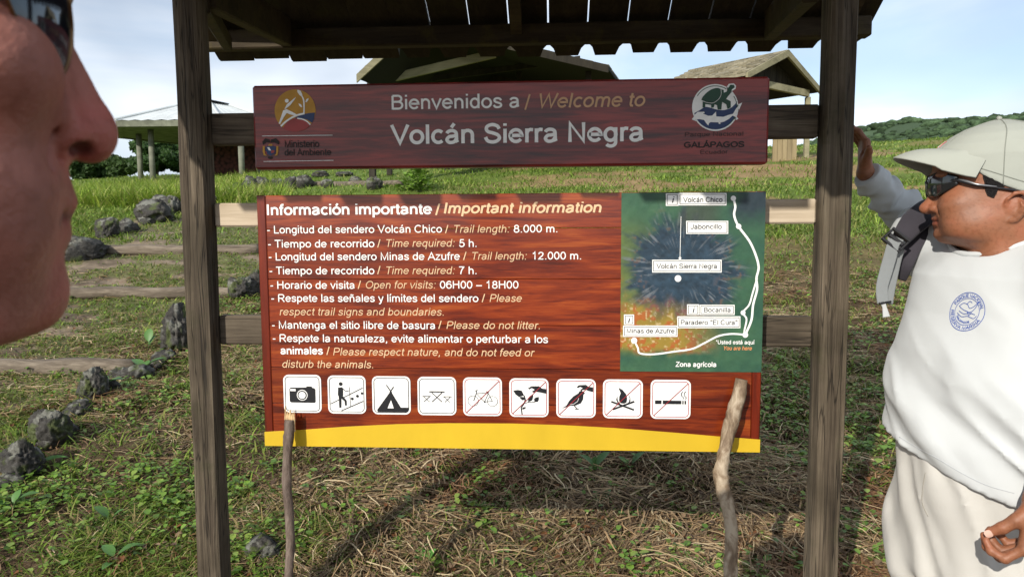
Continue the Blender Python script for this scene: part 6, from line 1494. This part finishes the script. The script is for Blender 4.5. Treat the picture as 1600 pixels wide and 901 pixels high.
    V, F = join(parts); skin = skin_mat('brown_skin', (.265, .108, .055), (.30, .110, .057), .14, .52, .10, 300, .28)
    me = mesh('body', V, F, skin, True); c = np.ones((len(V), 3), np.float32); m = len(loc); x, y, z = loc[:, 0], np.abs(loc[:, 1]), loc[:, 2]
    lip = np.exp(-((z+.075)/.0085)**2)*smooth01(.083, .092, x)*(y < .028); c[:m] *= 1+(np.array([.90, .62, .66])-1)*np.clip(lip*1.3, 0, 1)[:, None]
    mo = np.exp(-((z+.0745)/.0016)**2)*smooth01(.083, .090, x)*(y < .028); c[:m] *= (1-.8*mo)[:, None]
    ms = np.exp(-((z+.0605)/.006)**2)*smooth01(.085, .095, x)*(y < .030); c[:m] *= (1-.30*ms)[:, None]
    set_col(me, c); link('body', me, t)
    # teeth line between the lips
    # nails
    nailm = plain('finger_nail', (.62, .40, .32), rough=.3)
    for (tt, nn_, dd, rr_) in ((tl[-1], -n2, tl[-1]-tl[-2], .0075),):
        dd = dd/np.linalg.norm(dd); u = np.cross(d2/np.linalg.norm(d2), nn_); side = np.array([-.3, -.9, .2]); side -= dd*side.dot(dd); side /= np.linalg.norm(side); cr = np.cross(dd, side)
        Vn = []; 
        for a in np.linspace(-1, 1, 7):
            for b_ in np.linspace(-.9, .9, 7):
                w_ = math.sqrt(max(0, 1-(abs(b_))**3)); Vn.append(tt+dd*(b_*.0062+.001)+cr*(a*.0058*w_)+side*(.0086*math.cos(a*w_*.68)+.0002))
        Fn = [(i*7+j, i*7+j+1, (i+1)*7+j+1, (i+1)*7+j) for i in range(6) for j in range(6)]; obj('thumb_nail', Vn, Fn, nailm, t, True)
    # hair below the cap
    gh = Grid((-.125, -.105, -.10), (.12, .105, .10), .0032); H_ = [gh.X, gh.Y, gh.Z]; h_ = head_field(H_, dict(q, nose=[], nostril=[], lips=[], cuts=[]))-.0045-(fbm(H_[0]*150, H_[1]*150, H_[2]*50, 2, 4)-.5)*.004
    lowz = np.interp(H_[0], [-.12, -.045, -.034, .014, .022, .034, .042], [-.080, -.070, -.015, -.012, -.032, -.026, .030]).astype(np.float32)
    reg = np.maximum(lowz-H_[2], H_[2]-.075); reg = np.maximum(reg, H_[0]-.050); h_ = smax(h_, reg, .004)
    earhole = s_ell([H_[0], np.abs(H_[1]), H_[2]], (-.010, .088, -.040), (.026, .03, .036)); h_ = smax(h_, -earhole, .003)
    Vs, Fs = nets(gh, h_, 1); link('hair', mesh('hair', place(Vs, O, R), Fs, plain('black_hair', (.012, .010, .010), rough=.45, noise=.4, nscale=300, bump=.8, bscale=500), True), t)
    # --- cap
    capm = cloth_mat('grey_green_cap_cloth', (.37, .39, .35), weave=1400, bump=.16, blotch=.05)
    gc = Grid((-.150, -.115, -.065), (.135, .115, .150), .0030); C_ = [gc.X, gc.Y, gc.Z]
    tz = C_[2]
    zs = [-.05, .025, .050, .070, .089, .104, .1145, .1185]; cw = [.0840, .0895, .090, .084, .068, .046, .020, .004]
    cf = [.108, .112, .1145, .106, .084, .056, .022, .004]; cb = [.120, .122, .120, .109, .086, .056, .024, .004]
    cap = s_stack(C_, zs, [-.006]*8, cf, cb, cw, 2.08)
    cap = cap+(wrinkle(C_[0]*9, C_[1]*6, C_[2]*9, 21)-.5)*.0016
    low = np.interp(C_[0], [-.15, -.06, -.02, .01, .035, .06, .08, .12], [-.045, -.035, -.022, -.008, .008, .032, .046, .052]).astype(np.float32)
    cap = smax(cap, low-C_[2], .002); cap = smax(cap, C_[2]-.1180, .003)
    inner = s_stack(C_, zs, [-.006]*8, [v-.009 for v in cf[:5]]+[.03, .01, .001], [v-.009 for v in cb[:5]]+[.03, .01, .001], [v-.009 for v in cw[:5]]+[.03, .01, .001], 2.08); cap = smax(cap, -np.maximum(inner, C_[2]-.066), .003)
    Cm = [C_[0], np.abs(C_[1]), C_[2]]
    for (a, pts) in ((0, [(.112, .022, .050), (.106, .030, .070), (.074, .030, .098), (.02, .012, .117)]), (0, [(.012, .088, -.01), (.008, .088, .06), (.0, .062, .096), (-.005, .01, .119)]), (0, [(-.078, .078, -.03), (-.075, .070, .06), (-.05, .045, .098), (-.008, .006, .119)])):
        pp = [np.array(p) for p in _spl3(pts, 4)]; cap = smax(cap, -s_chain(Cm, pp, [.0011]*len(pp)), .0018)
    Vc, Fc = nets(gc, cap, 1); Vc[:, 2] += 0; o_cap = link('cap', mesh('cap', place(Vc, O, R), Fc, capm, True), t); o_cap['label'] = 'pale grey-green cap with a curved brim'
    # brim: arched sheet
    nu, nv = 22, 34; V = []
    for side_ in (0, 1):
        for i in range(nu):
            u = i/(nu-1)
            for j in range(nv):
                th = math.radians(-80+160*j/(nv-1)); y_ = .0835*math.sin(th)/math.sin(math.radians(80)); a = y_/.0905
                xr = .1115*math.sqrt(max(0, 1-a*a))-.009; ln = .070*max(0.0, math.cos(th*1.10))**.42
                x_ = xr+ln*u+.0; z_ = .070-.056*(1-math.cos(th))*(.35+.65*u)**.7+.006*math.sin(math.pi*u)*math.cos(th)-.010*u - (.004 if abs(th) > 1 else 0) 
                V.append((x_, y_, z_-(.0035 if side_ else 0)*(1)))
    n_ = nu*nv; F = []
    for i in range(nu-1):
        for j in range(nv-1): a = i*nv+j; F += [(a, a+nv, a+nv+1, a+1), (n_+a, n_+a+1, n_+a+nv+1, n_+a+nv)]
    bd = [i*nv for i in range(nu)]+[(nu-1)*nv+j for j in range(1, nv)]+[i*nv+nv-1 for i in range(nu-2, -1, -1)]
    for a, b_ in zip(bd[:-1], bd[1:]): F.append((a, b_, n_+b_, n_+a))
    ob = obj('brim', place(np.array(V), O, R), F, capm, o_cap, True); fix_normals(ob)
    MB().tube(place(np.array([(-.003, -.008, .1185), (-.003, 0, .121), (-.003, .008, .1185)]), O, R), .004, 8).build('button', capm, o_cap, True)
    embm = plain('red_cap_stitching', (.5, .06, .05)); emw = plain('white_cap_stitching', (.7, .7, .68))
    # raised seams and stitching on the cap
    seamm = plain('cap_seam_thread', (.24, .255, .225), rough=.9); cbv = BVHTree.FromPolygons([tuple(v) for v in Vc], [tuple(int(i) for i in f) for f in Fc])
    for base in ([(.120, .030, .052), (.112, .034, .075), (.080, .034, .11), (.0, .004, .13)], [(.012, .10, -.01), (.010, .10, .06), (.0, .07, .11), (-.003, .002, .13)], [(-.09, .09, -.03), (-.09, .08, .06), (-.05, .05, .11), (-.006, .002, .13)], [(.095, .055, .045), (.060, .082, .030), (.03, .095, .016), (-.02, .10, -.006), (-.07, .085, -.022)]):
        for sd in (-1, 1):
            pp = []
            for p in _spl3(base, 6):
                p = np.array([p[0], p[1]*sd, p[2]]); o_ = np.array([-.006, 0, .02]); d_ = p-o_; d_ /= np.linalg.norm(d_); h = cbv.ray_cast(Vector(o_+d_*.25), Vector(-d_))
                if h[0] is not None: pp.append(np.array(h[0])+d_*.0003)
            if len(pp) > 3: MB().tube(place(np.array(pp), O, R), .0009, 5).build('cap_seam', seamm, o_cap, True)
    for yy, mm in ((.012, embm), (.002, emw), (-.008, embm)):
        pp = []
        for p in ((.11, yy, .080), (.105, yy-.004, .088), (.10, yy+.002, .094)):
            p = np.array(p); o_ = np.array([-.006, 0, .02]); d_ = p-o_; d_ /= np.linalg.norm(d_); h = cbv.ray_cast(Vector(o_+d_*.25), Vector(-d_)); pp.append(np.array(h[0])+d_*.0004 if h[0] is not None else p)
        MB().tube(place(np.array(pp), O, R), .0010, 5).build('stitched_mark', mm, o_cap)
    # --- sunglasses
    sg = empty('sunglasses', (0, 0, 0), t); sg.location = Vector(O)-parent_world(t)
    lm = plain('black_glasses_lens', (.008, .010, .012), rough=.08, spec=.8, coat=.5); fm = plain('glossy_black_frame', (.015, .015, .018), rough=.25); tm = plain('grey_metal_temple', (.30, .31, .33), rough=.3, metallic=.6)
    for sd in (-1, 1):
        V = []; nu2, nv2 = 14, 9
        for sh_ in (0, 1):
            for i in range(nu2):
                a = math.radians(3+52*i/(nu2-1)); hgt = .0240*(math.sin(math.radians(18+150*i/(nu2-1))))**.55*(1-.35*(i/(nu2-1))**2); zc_ = -.003+.009*(i/(nu2-1))
                for j in range(nv2):
                    v = -1+2*j/(nv2-1); x_ = .018+(.0965+.0005*(1-v*v)*4-.003*sh_)*math.cos(a*.98); y_ = (.0765-.003*sh_)*math.sin(a)*1.02; V.append((x_, sd*y_, zc_+v*hgt))
        n1_ = nu2*nv2; F = [(i*nv2+j, i*nv2+j+1, (i+1)*nv2+j+1, (i+1)*nv2+j) for i in range(nu2-1) for j in range(nv2-1)]; F = F+[tuple(n1_+k for k in f[::-1]) for f in F]
        bd = [j for j in range(nv2)]+[i*nv2+nv2-1 for i in range(1, nu2)]+[(nu2-1)*nv2+j for j in range(nv2-2, -1, -1)]+[i*nv2 for i in range(nu2-2, -1, -1)]
        for a, b_ in zip(bd[:-1], bd[1:]): F.append((a, b_, n1_+b_, n1_+a))
        fix_normals(obj('lens', place(np.array(V), O, R), F, lm, sg, True))
        tp_ = np.array([(.090, sd*.050, .006), (.075, sd*.064, .006), (.062, sd*.0745, .000), (.050, sd*.0810, -.006), (.02, sd*.0860, -.012), (-.006, sd*.0870, -.018), (-.02, sd*.086, -.028)]); MB().tube(place(tp_, O, R), [.0022, .0040, .0040, .0026, .0022, .0024, .0018], 8).build('temple', fm, sg, True)
        tp2 = tp_[1:5]+np.array([0, sd*.0030, .0014]); MB().tube(place(tp2, O, R), [.0012, .0022, .0018, .0010], 8).build('temple_trim', tm, sg, True)
    MB().tube(place(np.array([(.1135, -.010, .006), (.1155, 0, .008), (.1135, .010, .006)]), O, R), .0028, 8).build('bridge', fm, sg, True)
    # --- shirt
    white = cloth_mat('white_shirt_cloth', (.53, .55, .555), bump=.14, blotch=.03)
    gs = Grid((-.30, -.42, .95), (.30, .42, 1.56), .0056); S = [gs.X, gs.Y, gs.Z]
    zt = 1.418; lean = nk
    zs = [.90, .97, 1.02, 1.10, 1.18, 1.26, 1.33, zt-.015, zt+.02, zt+.042, zt+.058]
    cx_ = [.02, .02, .02, .025, .02, .012, .0+nk[0]*.4, nk[0]*.8, nk[0]-.01, nk[0]-.02, nk[0]-.02]; k_ = [.162, .160, .158, .158, .156, .146, .128, .108, .085, .066, .045]; bk_ = [.13, .13, .13, .135, .13, .13, .125, .11, .085, .07, .05]
    wd = [.206, .203, .198, .193, .190, .186, .176, .158, .130, .105, .070]
    sh = s_stack([S[0], S[1]-np.interp(S[2], [1.0, zt+.04], [0, nk[1]]).astype(np.float32), S[2]], zs, cx_, k_, bk_, wd, 2.35)
    # raised right sleeve and hanging left sleeve
    sl = s_chain(S, [tuple(rs_+np.array([-.01, .02, -.012])), tuple(rs_), tuple(el)], [.075, .070, .058], .01); sh = smin(sh, sl, .035)
    sh = smin(sh, s_chain(S, [tuple(ls_), tuple(lel)], [.070, .060], .01), .035)
    sh = smin(sh, s_cone(S, (nk[0]-.03, nk[1]-.03, nk[2]-.055), tuple(rs_), .085, .074), .03); sh = smin(sh, s_cone(S, (nk[0]-.03, nk[1]+.03, nk[2]-.055), tuple(ls_), .085, .072), .03)
    x_, y_, z_ = S
    # drape: long folds running from the right shoulder down across the belly to the left hip
    dgl = (y_*.62+z_*.80); env = smooth01(1.34, 1.14, z_)*(.45+.55*smooth01(.99, 1.10, z_-.0))
    sh += -(.0130*(1.2*np.abs(np.sin(dgl*23+5.5*fbm(x_*4, y_*4, z_*3, 2, 31)+.6))**1.6-.5))*env*(.25+1.0*fbm(x_*4+3, y_*4, z_*4, 2, 33))*smooth01(-.05, .1, x_)
    sh += (.5-wrinkle(x_*5, y_*5+z_*2.5, z_*3.4, 35))*.0080*(.4+env)
    alg = y_*.80-z_*.62; cr1 = np.clip(1-np.abs(fbm(dgl*7.5, alg*1.6, x_*1.5, 3, 61)-.5)*9, 0, 1)**1.4; cr2 = np.clip(1-np.abs(fbm(dgl*13+4, alg*3.0, x_*3, 2, 63)-.5)*7, 0, 1)**1.4
    sh += -.0100*cr1*(.15+env)-.0050*cr2*(.25+env)
    for pts, r_, dp in (([(.19, -.17, 1.16), (.215, -.08, 1.075), (.21, .03, 1.02), (.18, .14, .985)], .010, 1), ([(.17, -.18, 1.10), (.20, -.10, 1.02), (.20, .0, .965)], .010, 1), ([(.20, -.10, 1.21), (.205, .02, 1.13), (.18, .14, 1.08), (.14, .19, 1.06)], .009, 1), ([(.16, .02, 1.26), (.17, .09, 1.20), (.14, .17, 1.16)], .008, 1)):
        pp = [np.array(p) for p in _spl3(pts, 4)]; pass
    # hem, slanting down to his left; small rise at the right side
    hem = np.interp(y_, [-.25, -.12, .0, .12, .25], [1.105, 1.078, 1.050, 1.026, 1.018]).astype(np.float32); sh = smax(sh, hem-S[2], .003)
    # neck hole
    hole = s_cone(S, (nk[0]-.012, nk[1], nk[2]+.10), (nk[0]-.018, nk[1], nk[2]-.035), .106, .080); sh_pre = sh.copy(); sh = smax(sh, -hole, .003)
    Vs, Fs = nets(gs, sh, 0); Vs_s = Vs.copy(); Vw = place(Vs, B0, RB)
    # sleeves at finer grain, creased
    def sleeve(pts, rr, cuff_len, seed, amp, lo_pad=.1, ctr=None):
        lo = np.min([p for p in pts], 0)-lo_pad; hi = np.max([p for p in pts], 0)+lo_pad; g3 = Grid(lo, hi, .0040); Q3 = [g3.X, g3.Y, g3.Z]; ff = s_chain(Q3, pts, rr, .015)
        a, b_ = np.array(pts[-2]), np.array(pts[-1]); ax = (b_-a)/np.linalg.norm(b_-a); tt = (Q3[0]-a[0])*ax[0]+(Q3[1]-a[1])*ax[1]+(Q3[2]-a[2])*ax[2]; L_ = np.linalg.norm(b_-a)
        ff += -.0075*(np.clip(1-np.abs(fbm(tt*16, (Q3[0]+Q3[2])*5, Q3[1]*5, 2, seed+7)-.5)*8, 0, 1)**1.5-.25)*smooth01(L_-.005, L_-.03, tt); nz_ = fbm(Q3[0]*11, Q3[1]*11, Q3[2]*11, 3, seed); ff += -amp*np.sin(tt*95+nz_*13)*smooth01(-.30, -.0, tt)*smooth01(L_-.012, L_-.045, tt); ff += (.5-wrinkle(Q3[0]*12, Q3[1]*12, Q3[2]*12, seed+1))*amp*1.1*smooth01(L_-.0, L_-.03, tt)
        ff = smax(ff, tt-L_, .002)
        v, f = nets(g3, ff, 0); return v, f
    v1, f1 = sleeve([rs_w, el_w, wr_w+(el_w-wr_w)/np.linalg.norm(el_w-wr_w)*.006], [.070, .056, .036], .03, 41, .0055)
    v2, f2 = sleeve([ls_w, lel_w, lwr_w+(lel_w-lwr_w)/np.linalg.norm(lel_w-lwr_w)*.012], [.070, .058, .036], .03, 47, .0045)
    Vall, Fall = join([(Vw, Fs), (v1, f1), (v2, f2)]); so = link('shirt', mesh('shirt', Vall, Fall, white, True), t)
    # ribbed collar
    ring = []
    for k in range(33):
        a = 2*math.pi*k/32; dirn = np.array([math.cos(a), math.sin(a)]); zz = nk[2]-.030-.018*math.cos(a)
        rr = .0765*(1+.06*math.cos(a)); ring.append((nk[0]-.012+dirn[0]*rr*1.04, nk[1]+dirn[1]*rr*1.06, zz+.012*(1-abs(math.cos(a)))))
    bvh = BVHTree.FromPolygons([tuple(v) for v in Vall], [tuple(int(i) for i in f) for f in Fall])
    # --- trousers
    beige = cloth_mat('off_white_trouser_cloth', (.54, .525, .49), bump=.14, blotch=.04)
    gt = Grid((-.24, -.30, g0+.05), (.30, .30, 1.10), .0074); T_ = [gt.X, gt.Y, gt.Z]; Ta = [T_[0], np.abs(T_[1]), T_[2]]
    tr = s_stack(T_, [.70, .80, .90, 1.0, 1.10], [.015]*5, [.12, .145, .156, .160, .152], [.12, .125, .128, .128, .12], [.17, .190, .198, .200, .186], 2.3); tr = smax(tr, .80-T_[2], .05)
    tr = smin(tr, s_chain(Ta, [(.020, .098, .86), (.022, .108, .50), (-.0, .115, g0+.10)], [.103, .092, .080], .02), .035)
    # trouser folds: a crease between the thighs, drapes at the hip
    tr += (.5-wrinkle(T_[0]*5, T_[1]*6, T_[2]*3.2, 51))*.011; tr += -.0050*np.sin((T_[1]*.9+T_[2]*.5)*55+fbm(T_[0]*6, T_[1]*6, T_[2]*4, 2, 52)*9)
    tr += -.0085*np.clip(1-np.abs(fbm(T_[1]*9+T_[2]*4, T_[2]*2.2-T_[1]*2, T_[0]*2, 3, 71)-.5)*8, 0, 1)**1.4
    cre = _spl3([(.20, -.035, 1.03), (.195, -.015, .93), (.175, .0, .84), (.14, .0, .74), (.12, 0, .5)], 4); tr = smax(tr, -s_chain(T_, cre, [.003]*3+[.009]*(len(cre)-3), .002), .010)
    Vt, Ft = nets(gt, tr, 1); to = link('trousers', mesh('trousers', place(Vt, B0, RB), Ft, beige, True), t)
    for sd in (-1, 1):
        gg = Grid((-.08, sd*.115-.07, g0-.01), (.22, sd*.115+.07, g0+.13), .006); U = [gg.X, gg.Y, gg.Z]; s_ = s_cone(U, (-.02, sd*.115, g0+.055), (.13, sd*.125, g0+.035), .048, .042); s_ = smin(s_, s_cone(U, (-.01, sd*.115, g0+.06), (-.0, sd*.115, g0+.12), .045, .040), .02); s_ = smax(s_, g0+.004-U[2], .003); v_, f_ = nets(gg, s_, 1); link('shoe', mesh('shoe', place(v_, B0, RB), f_, plain('brown_shoe_leather', (.10, .06, .035), rough=.6), True), t)
    # collar band: follow the shirt's neck edge
    Vr = []
    for k in range(48):
        a = 2*math.pi*k/48; dv = np.array([math.cos(a), math.sin(a)]); c0 = np.array([nk[0]-.016, nk[1]])
        zz = None; rb_ = .08
        for r_ in np.arange(.125, .050, -.0025):
            p = c0+dv*r_; wpt = B0+RB@np.array([p[0], p[1], 1.56]); hit = bvh.ray_cast(Vector(wpt), Vector((0, 0, -1)))
            if hit[0] is None or (zz is not None and hit[0].z < zz-.010): break
            zz = hit[0].z; rb_ = r_
        Vr.append((c0[0]+dv[0]*rb_, c0[1]+dv[1]*rb_, (zz if zz else nk[2]-.04)-.001))
    Vr = np.array(Vr); 
    for _ in range(6): Vr = (Vr+np.roll(Vr, 1, 0)+np.roll(Vr, -1, 0))/3
    gi = np.clip(((Vs_s-gs.lo)/gs.h).round().astype(int), 0, np.array(gs.n)-1); hv = hole[gi[:, 0], gi[:, 1], gi[:, 2]]; pv = sh_pre[gi[:, 0], gi[:, 1], gi[:, 2]]
    rim = Vs_s[(np.abs(hv) < .008) & (np.abs(pv) < .008)]; an = np.arctan2(rim[:, 1]-nk[1], rim[:, 0]-nk[0]+.016); Vr = []
    for k in range(40):
        a = -math.pi+2*math.pi*(k+.5)/40; mk = np.abs((an-a+math.pi) % (2*math.pi)-math.pi) < .14
        if mk.any(): Vr.append(rim[mk].mean(0)+np.array([0, 0, .002]))
    Vr = np.array(Vr)
    for _ in range(3): Vr = (Vr+np.roll(Vr, 1, 0)+np.roll(Vr, -1, 0))/3
    rr_ = []
    ringw = [B0+RB@p for p in Vr]; ringw.append(ringw[0]); MB().tube(ringw, .0058, 8, cap=False).build('collar_rib', white, so, True)
    # --- round print on the chest, laid onto the cloth
    blue = plain('blue_print_ink', (.035, .085, .36), rough=.8)
    lc = aD(1511, 487, 1.0); dl = lc-CAM; dl /= np.linalg.norm(dl); hit = bvh.ray_cast(Vector(CAM), Vector(dl)); hp, hn = np.array(hit[0]), np.array(hit[1])
    if hn.dot(dl) > 0: hn = -hn
    up = np.array([.03, 0, 1.0]); up -= hn*up.dot(hn); up /= np.linalg.norm(up); rt = np.cross(up, hn); rt = -rt if rt.dot(RT) < 0 else rt
    Dd = (hp-CAM).dot(FW); RAD = 30.0/FPX*Dd/abs(1.0)
    kx = 1.0
    def onshirt(u, v):
        p = hp+rt*u*RAD*kx*.93+up*v*RAD*1.02+hn*.04; h = bvh.ray_cast(Vector(p), Vector(-hn)); q_ = np.array(h[0]) if h[0] is not None else hp; return q_+hn*.0011
    def print_strokes(lst, w, name):
        V, F = [], []
        for st in lst:
            # resample
            P = [np.array(st[0], float)]
            for a, b_ in zip(st[:-1], st[1:]):
                a = np.array(a, float); b_ = np.array(b_, float); k2 = max(1, int(np.linalg.norm(b_-a)/.12))
                P += [a+(b_-a)*(i+1)/k2 for i in range(k2)]
            v, f = ribbon(P, w); n0 = len(V); V += [onshirt(*a) for a in v]; F += [tuple(i+n0 for i in q2) for q2 in f]
        return obj(name, V, F, blue, so)
    print_strokes([circ(0, 0, 1.0, 36)+[(1.0, 0)]], .035, 'chest_print'); print_strokes([circ(0, 0, .70, 30)+[(.70, 0)]], .028, 'chest_print')
    def ringtext(txt, a0, a1, r, capz, inward):
        out = []; tot = sum(glyph(c_)[0] for c_ in txt); cxp = 0
        for c_ in txt:
            w_, st = glyph(c_)
            for q2 in st:
                pl = []
                for (px_, py_) in q2:
                    a = math.radians(a0+(a1-a0)*(cxp+px_)/tot); rr = r+(py_/72*capz)*(1 if inward else -1)+(0 if inward else capz); pl.append((rr*math.cos(a), rr*math.sin(a)))
                out.append(pl)
            cxp += w_
        return out
    print_strokes(ringtext('PARQUE NACIONAL', 158, 14, .76, .17, True), .032, 'chest_print_lettering'); print_strokes(ringtext('RESERVA MARINA', 178, 338, .76, .17, False), .032, 'chest_print_lettering'); print_strokes(ringtext('GALAPAGOS', 205, 300, .50, .11, False), .026, 'chest_print_lettering')
    print_strokes([S_([(-.5, .25), (-.3, .42), (-.05, .38), (.12, .20), (.35, .32), (.55, .55), (.42, .22), (.2, .0), (-.1, .05), (-.35, .15), (-.5, .25)]), S_([(-.55, -.1), (-.25, -.28), (.1, -.22), (.45, -.30), (.60, -.15)]), S_([(-.45, .0), (-.15, -.12), (.2, -.05), (.5, -.1)]), [(.0, .05), (.15, -.18), (.3, -.02)], S_([(-.1, .38), (.05, .55), (.2, .48)])], .03, 'chest_print')
    stm = plain('shirt_hem_thread', (.42, .44, .46), rough=.9); tbv = BVHTree.FromPolygons([tuple(v) for v in place(Vt, B0, RB)], [tuple(int(i) for i in f) for f in Ft])
    def seam(bv, pix, mat, name, par, r_=.0006):
        pp = []
        for p in _spl3([np.array((a, b_, 0.0)) for a, b_ in pix], 6):
            d_ = ray(p[0], p[1]); d_ = d_/np.linalg.norm(d_); h = bv.ray_cast(Vector(CAM), Vector(d_))
            if h[0] is not None and (not pp or np.linalg.norm(np.array(h[0])-pp[-1]) < .06): pp.append(np.array(h[0])-d_*.0004)
        if len(pp) > 3: MB().tube(pp, r_, 5).build(name, mat, par, True)
    seam(bvh, [(1405, 682), (1436, 701), (1468, 718), (1505, 740), (1543, 758), (1585, 770)], stm, 'hem_stitching', so)
    seam(tbv, [(1446, 738), (1442, 760), (1441, 785), (1450, 806)], plain('trouser_thread', (.30, .28, .24), rough=.9), 'pocket_seam', to, .0009)
    # --- backpack with its strap over the right shoulder
    blk = cloth_mat('black_strap_padding', (.040, .036, .045), rough=.8, bump=.3, blotch=.1); gry = cloth_mat('grey_webbing', (.22, .235, .24), rough=.7, bump=.5, weave=1500); bkl = plain('black_plastic_buckle', (.012, .012, .014), rough=.35)
    bp = tag(empty('backpack', (hipc[0]+.22, hipc[1]+.09, 1.0)), 'backpack with a black padded strap and grey webbing over the shoulder of the capped person', 'backpack')
    def strap(name, pts, w, th, mat, face):
        """band: centre points, widths, thickness; face = direction its broad side looks"""
        P = _spl3(pts, 6); n = len(P); ws = np.interp(np.linspace(0, 1, n), np.linspace(0, 1, len(w)), w); V = []
        for i in range(n):
            tg = P[min(i+1, n-1)]-P[max(i-1, 0)]; tg /= np.linalg.norm(tg); fc = face if not isinstance(face, list) else face[0]+(face[1]-face[0])*i/(n-1); fc = np.array(fc, float); fc = fc-tg*fc.dot(tg); fc /= np.linalg.norm(fc); sd = np.cross(tg, fc)
            for (a, b_) in ((-.5, -.5), (-.5, .25), (-.42, .5), (.42, .5), (.5, .25), (.5, -.5)): V.append(P[i]+sd*a*ws[i]+fc*b_*th)
        F = [(i*6+k, i*6+(k+1) % 6, (i+1)*6+(k+1) % 6, (i+1)*6+k) for i in range(n-1) for k in range(6)]+[tuple(range(6)), tuple((n-1)*6+k for k in range(6))][::1]
        return fix_normals(obj(name, V, F, mat, bp, True))
    cv = -(np.array([.30, .95, -.05]))
    strap('shoulder_strap', [aD(1520, 300, 1.66), aD(1490, 312, 1.58), aD(1455, 326, 1.51), aD(1428, 347, 1.475), aD(1408, 372, 1.465)], [.040, .052, .055, .050, .034], .012, blk, [np.array([-.3, -.7, .7]), np.array([-.5, -.85, .1])])
    strap('shoulder_strap_lower', [aD(1470, 322, 1.52), aD(1449, 346, 1.50), aD(1430, 378, 1.485), aD(1417, 412, 1.48), aD(1410, 436, 1.50)], [.03, .038, .034, .026, .016], .010, blk, np.array([-.5, -.85, .1]))
    c_ = aD(1399, 376, 1.455); ax = aD(1388, 388, 1.455)-aD(1412, 366, 1.455); ax /= np.linalg.norm(ax); fz_ = np.array([-.5, -.86, 0]); fz_ -= ax*fz_.dot(ax); fz_ /= np.linalg.norm(fz_); sx = np.cross(ax, fz_)
    bk = MB()
    def bx(u0, u1, v0, v1, h0, h1):
        m = MB(); m.box((u0, v0, h0), (u1, v1, h1), .0012); m.V = [tuple(c_+ax*v[0]+sx*v[1]+fz_*v[2]) for v in np.array(m.V)]; bk.add(m.V, m.F)
    bx(-.018, -.012, -.022, .022, 0, .008); bx(.012, .018, -.022, .022, 0, .008); bx(-.0119, .0119, -.022, -.017, 0, .008); bx(-.0119, .0119, .017, .022, 0, .008); bx(-.004, .004, -.0169, .0169, .001, .009)
    bk.build('buckle', bkl, bp)
    strap('webbing', [aD(1404, 372, 1.452), aD(1396, 381, 1.447), aD(1391, 400, 1.45), aD(1384, 425, 1.455), aD(1378, 450, 1.455), aD(1380, 474, 1.45)], [.022, .022, .024, .024, .022, .022], .0022, gry, [np.array([-.6, -.8, .2]), np.array([-.2, -.95, 0])])
    strap('webbing', [aD(1406, 388, 1.46), aD(1400, 404, 1.462), aD(1395, 426, 1.462), aD(1389, 452, 1.46), aD(1386, 474, 1.456)], [.020, .022, .022, .024, .022], .0022, gry, np.array([-.1, -.98, 0]))
    strap('webbing_end', [aD(1379, 472, 1.447), aD(1382, 480, 1.447), aD(1385, 495, 1.447)], [.010, .008, .014], .0025, plain('pale_webbing_end', (.45, .46, .46)), np.array([-.2, -.95, 0]))
    strap('webbing_keeper', [aD(1374, 474, 1.446), aD(1392, 471, 1.446)], [.004, .004], .0045, bkl, np.array([-.2, -.95, 0]))
    gp = Grid((-.42, -.19, 1.02), (-.10, .19, 1.50), .012); K = [gp.X, gp.Y, gp.Z]; pk = s_ell(K, (-.235, 0, 1.25), (.10, .155, .22)); pk = smin(pk, s_ell(K, (-.30, 0, 1.16), (.07, .12, .12)), .02); pk = smax(pk, K[0]+.128, .02); v_, f_ = nets(gp, pk, 1)
    link('pack', mesh('pack', place(v_, B0, RB), f_, blk, True), bp)
    return t
man_right()
for o in bpy.data.objects:
    if o.type == 'EMPTY': o.empty_display_size = 0.05
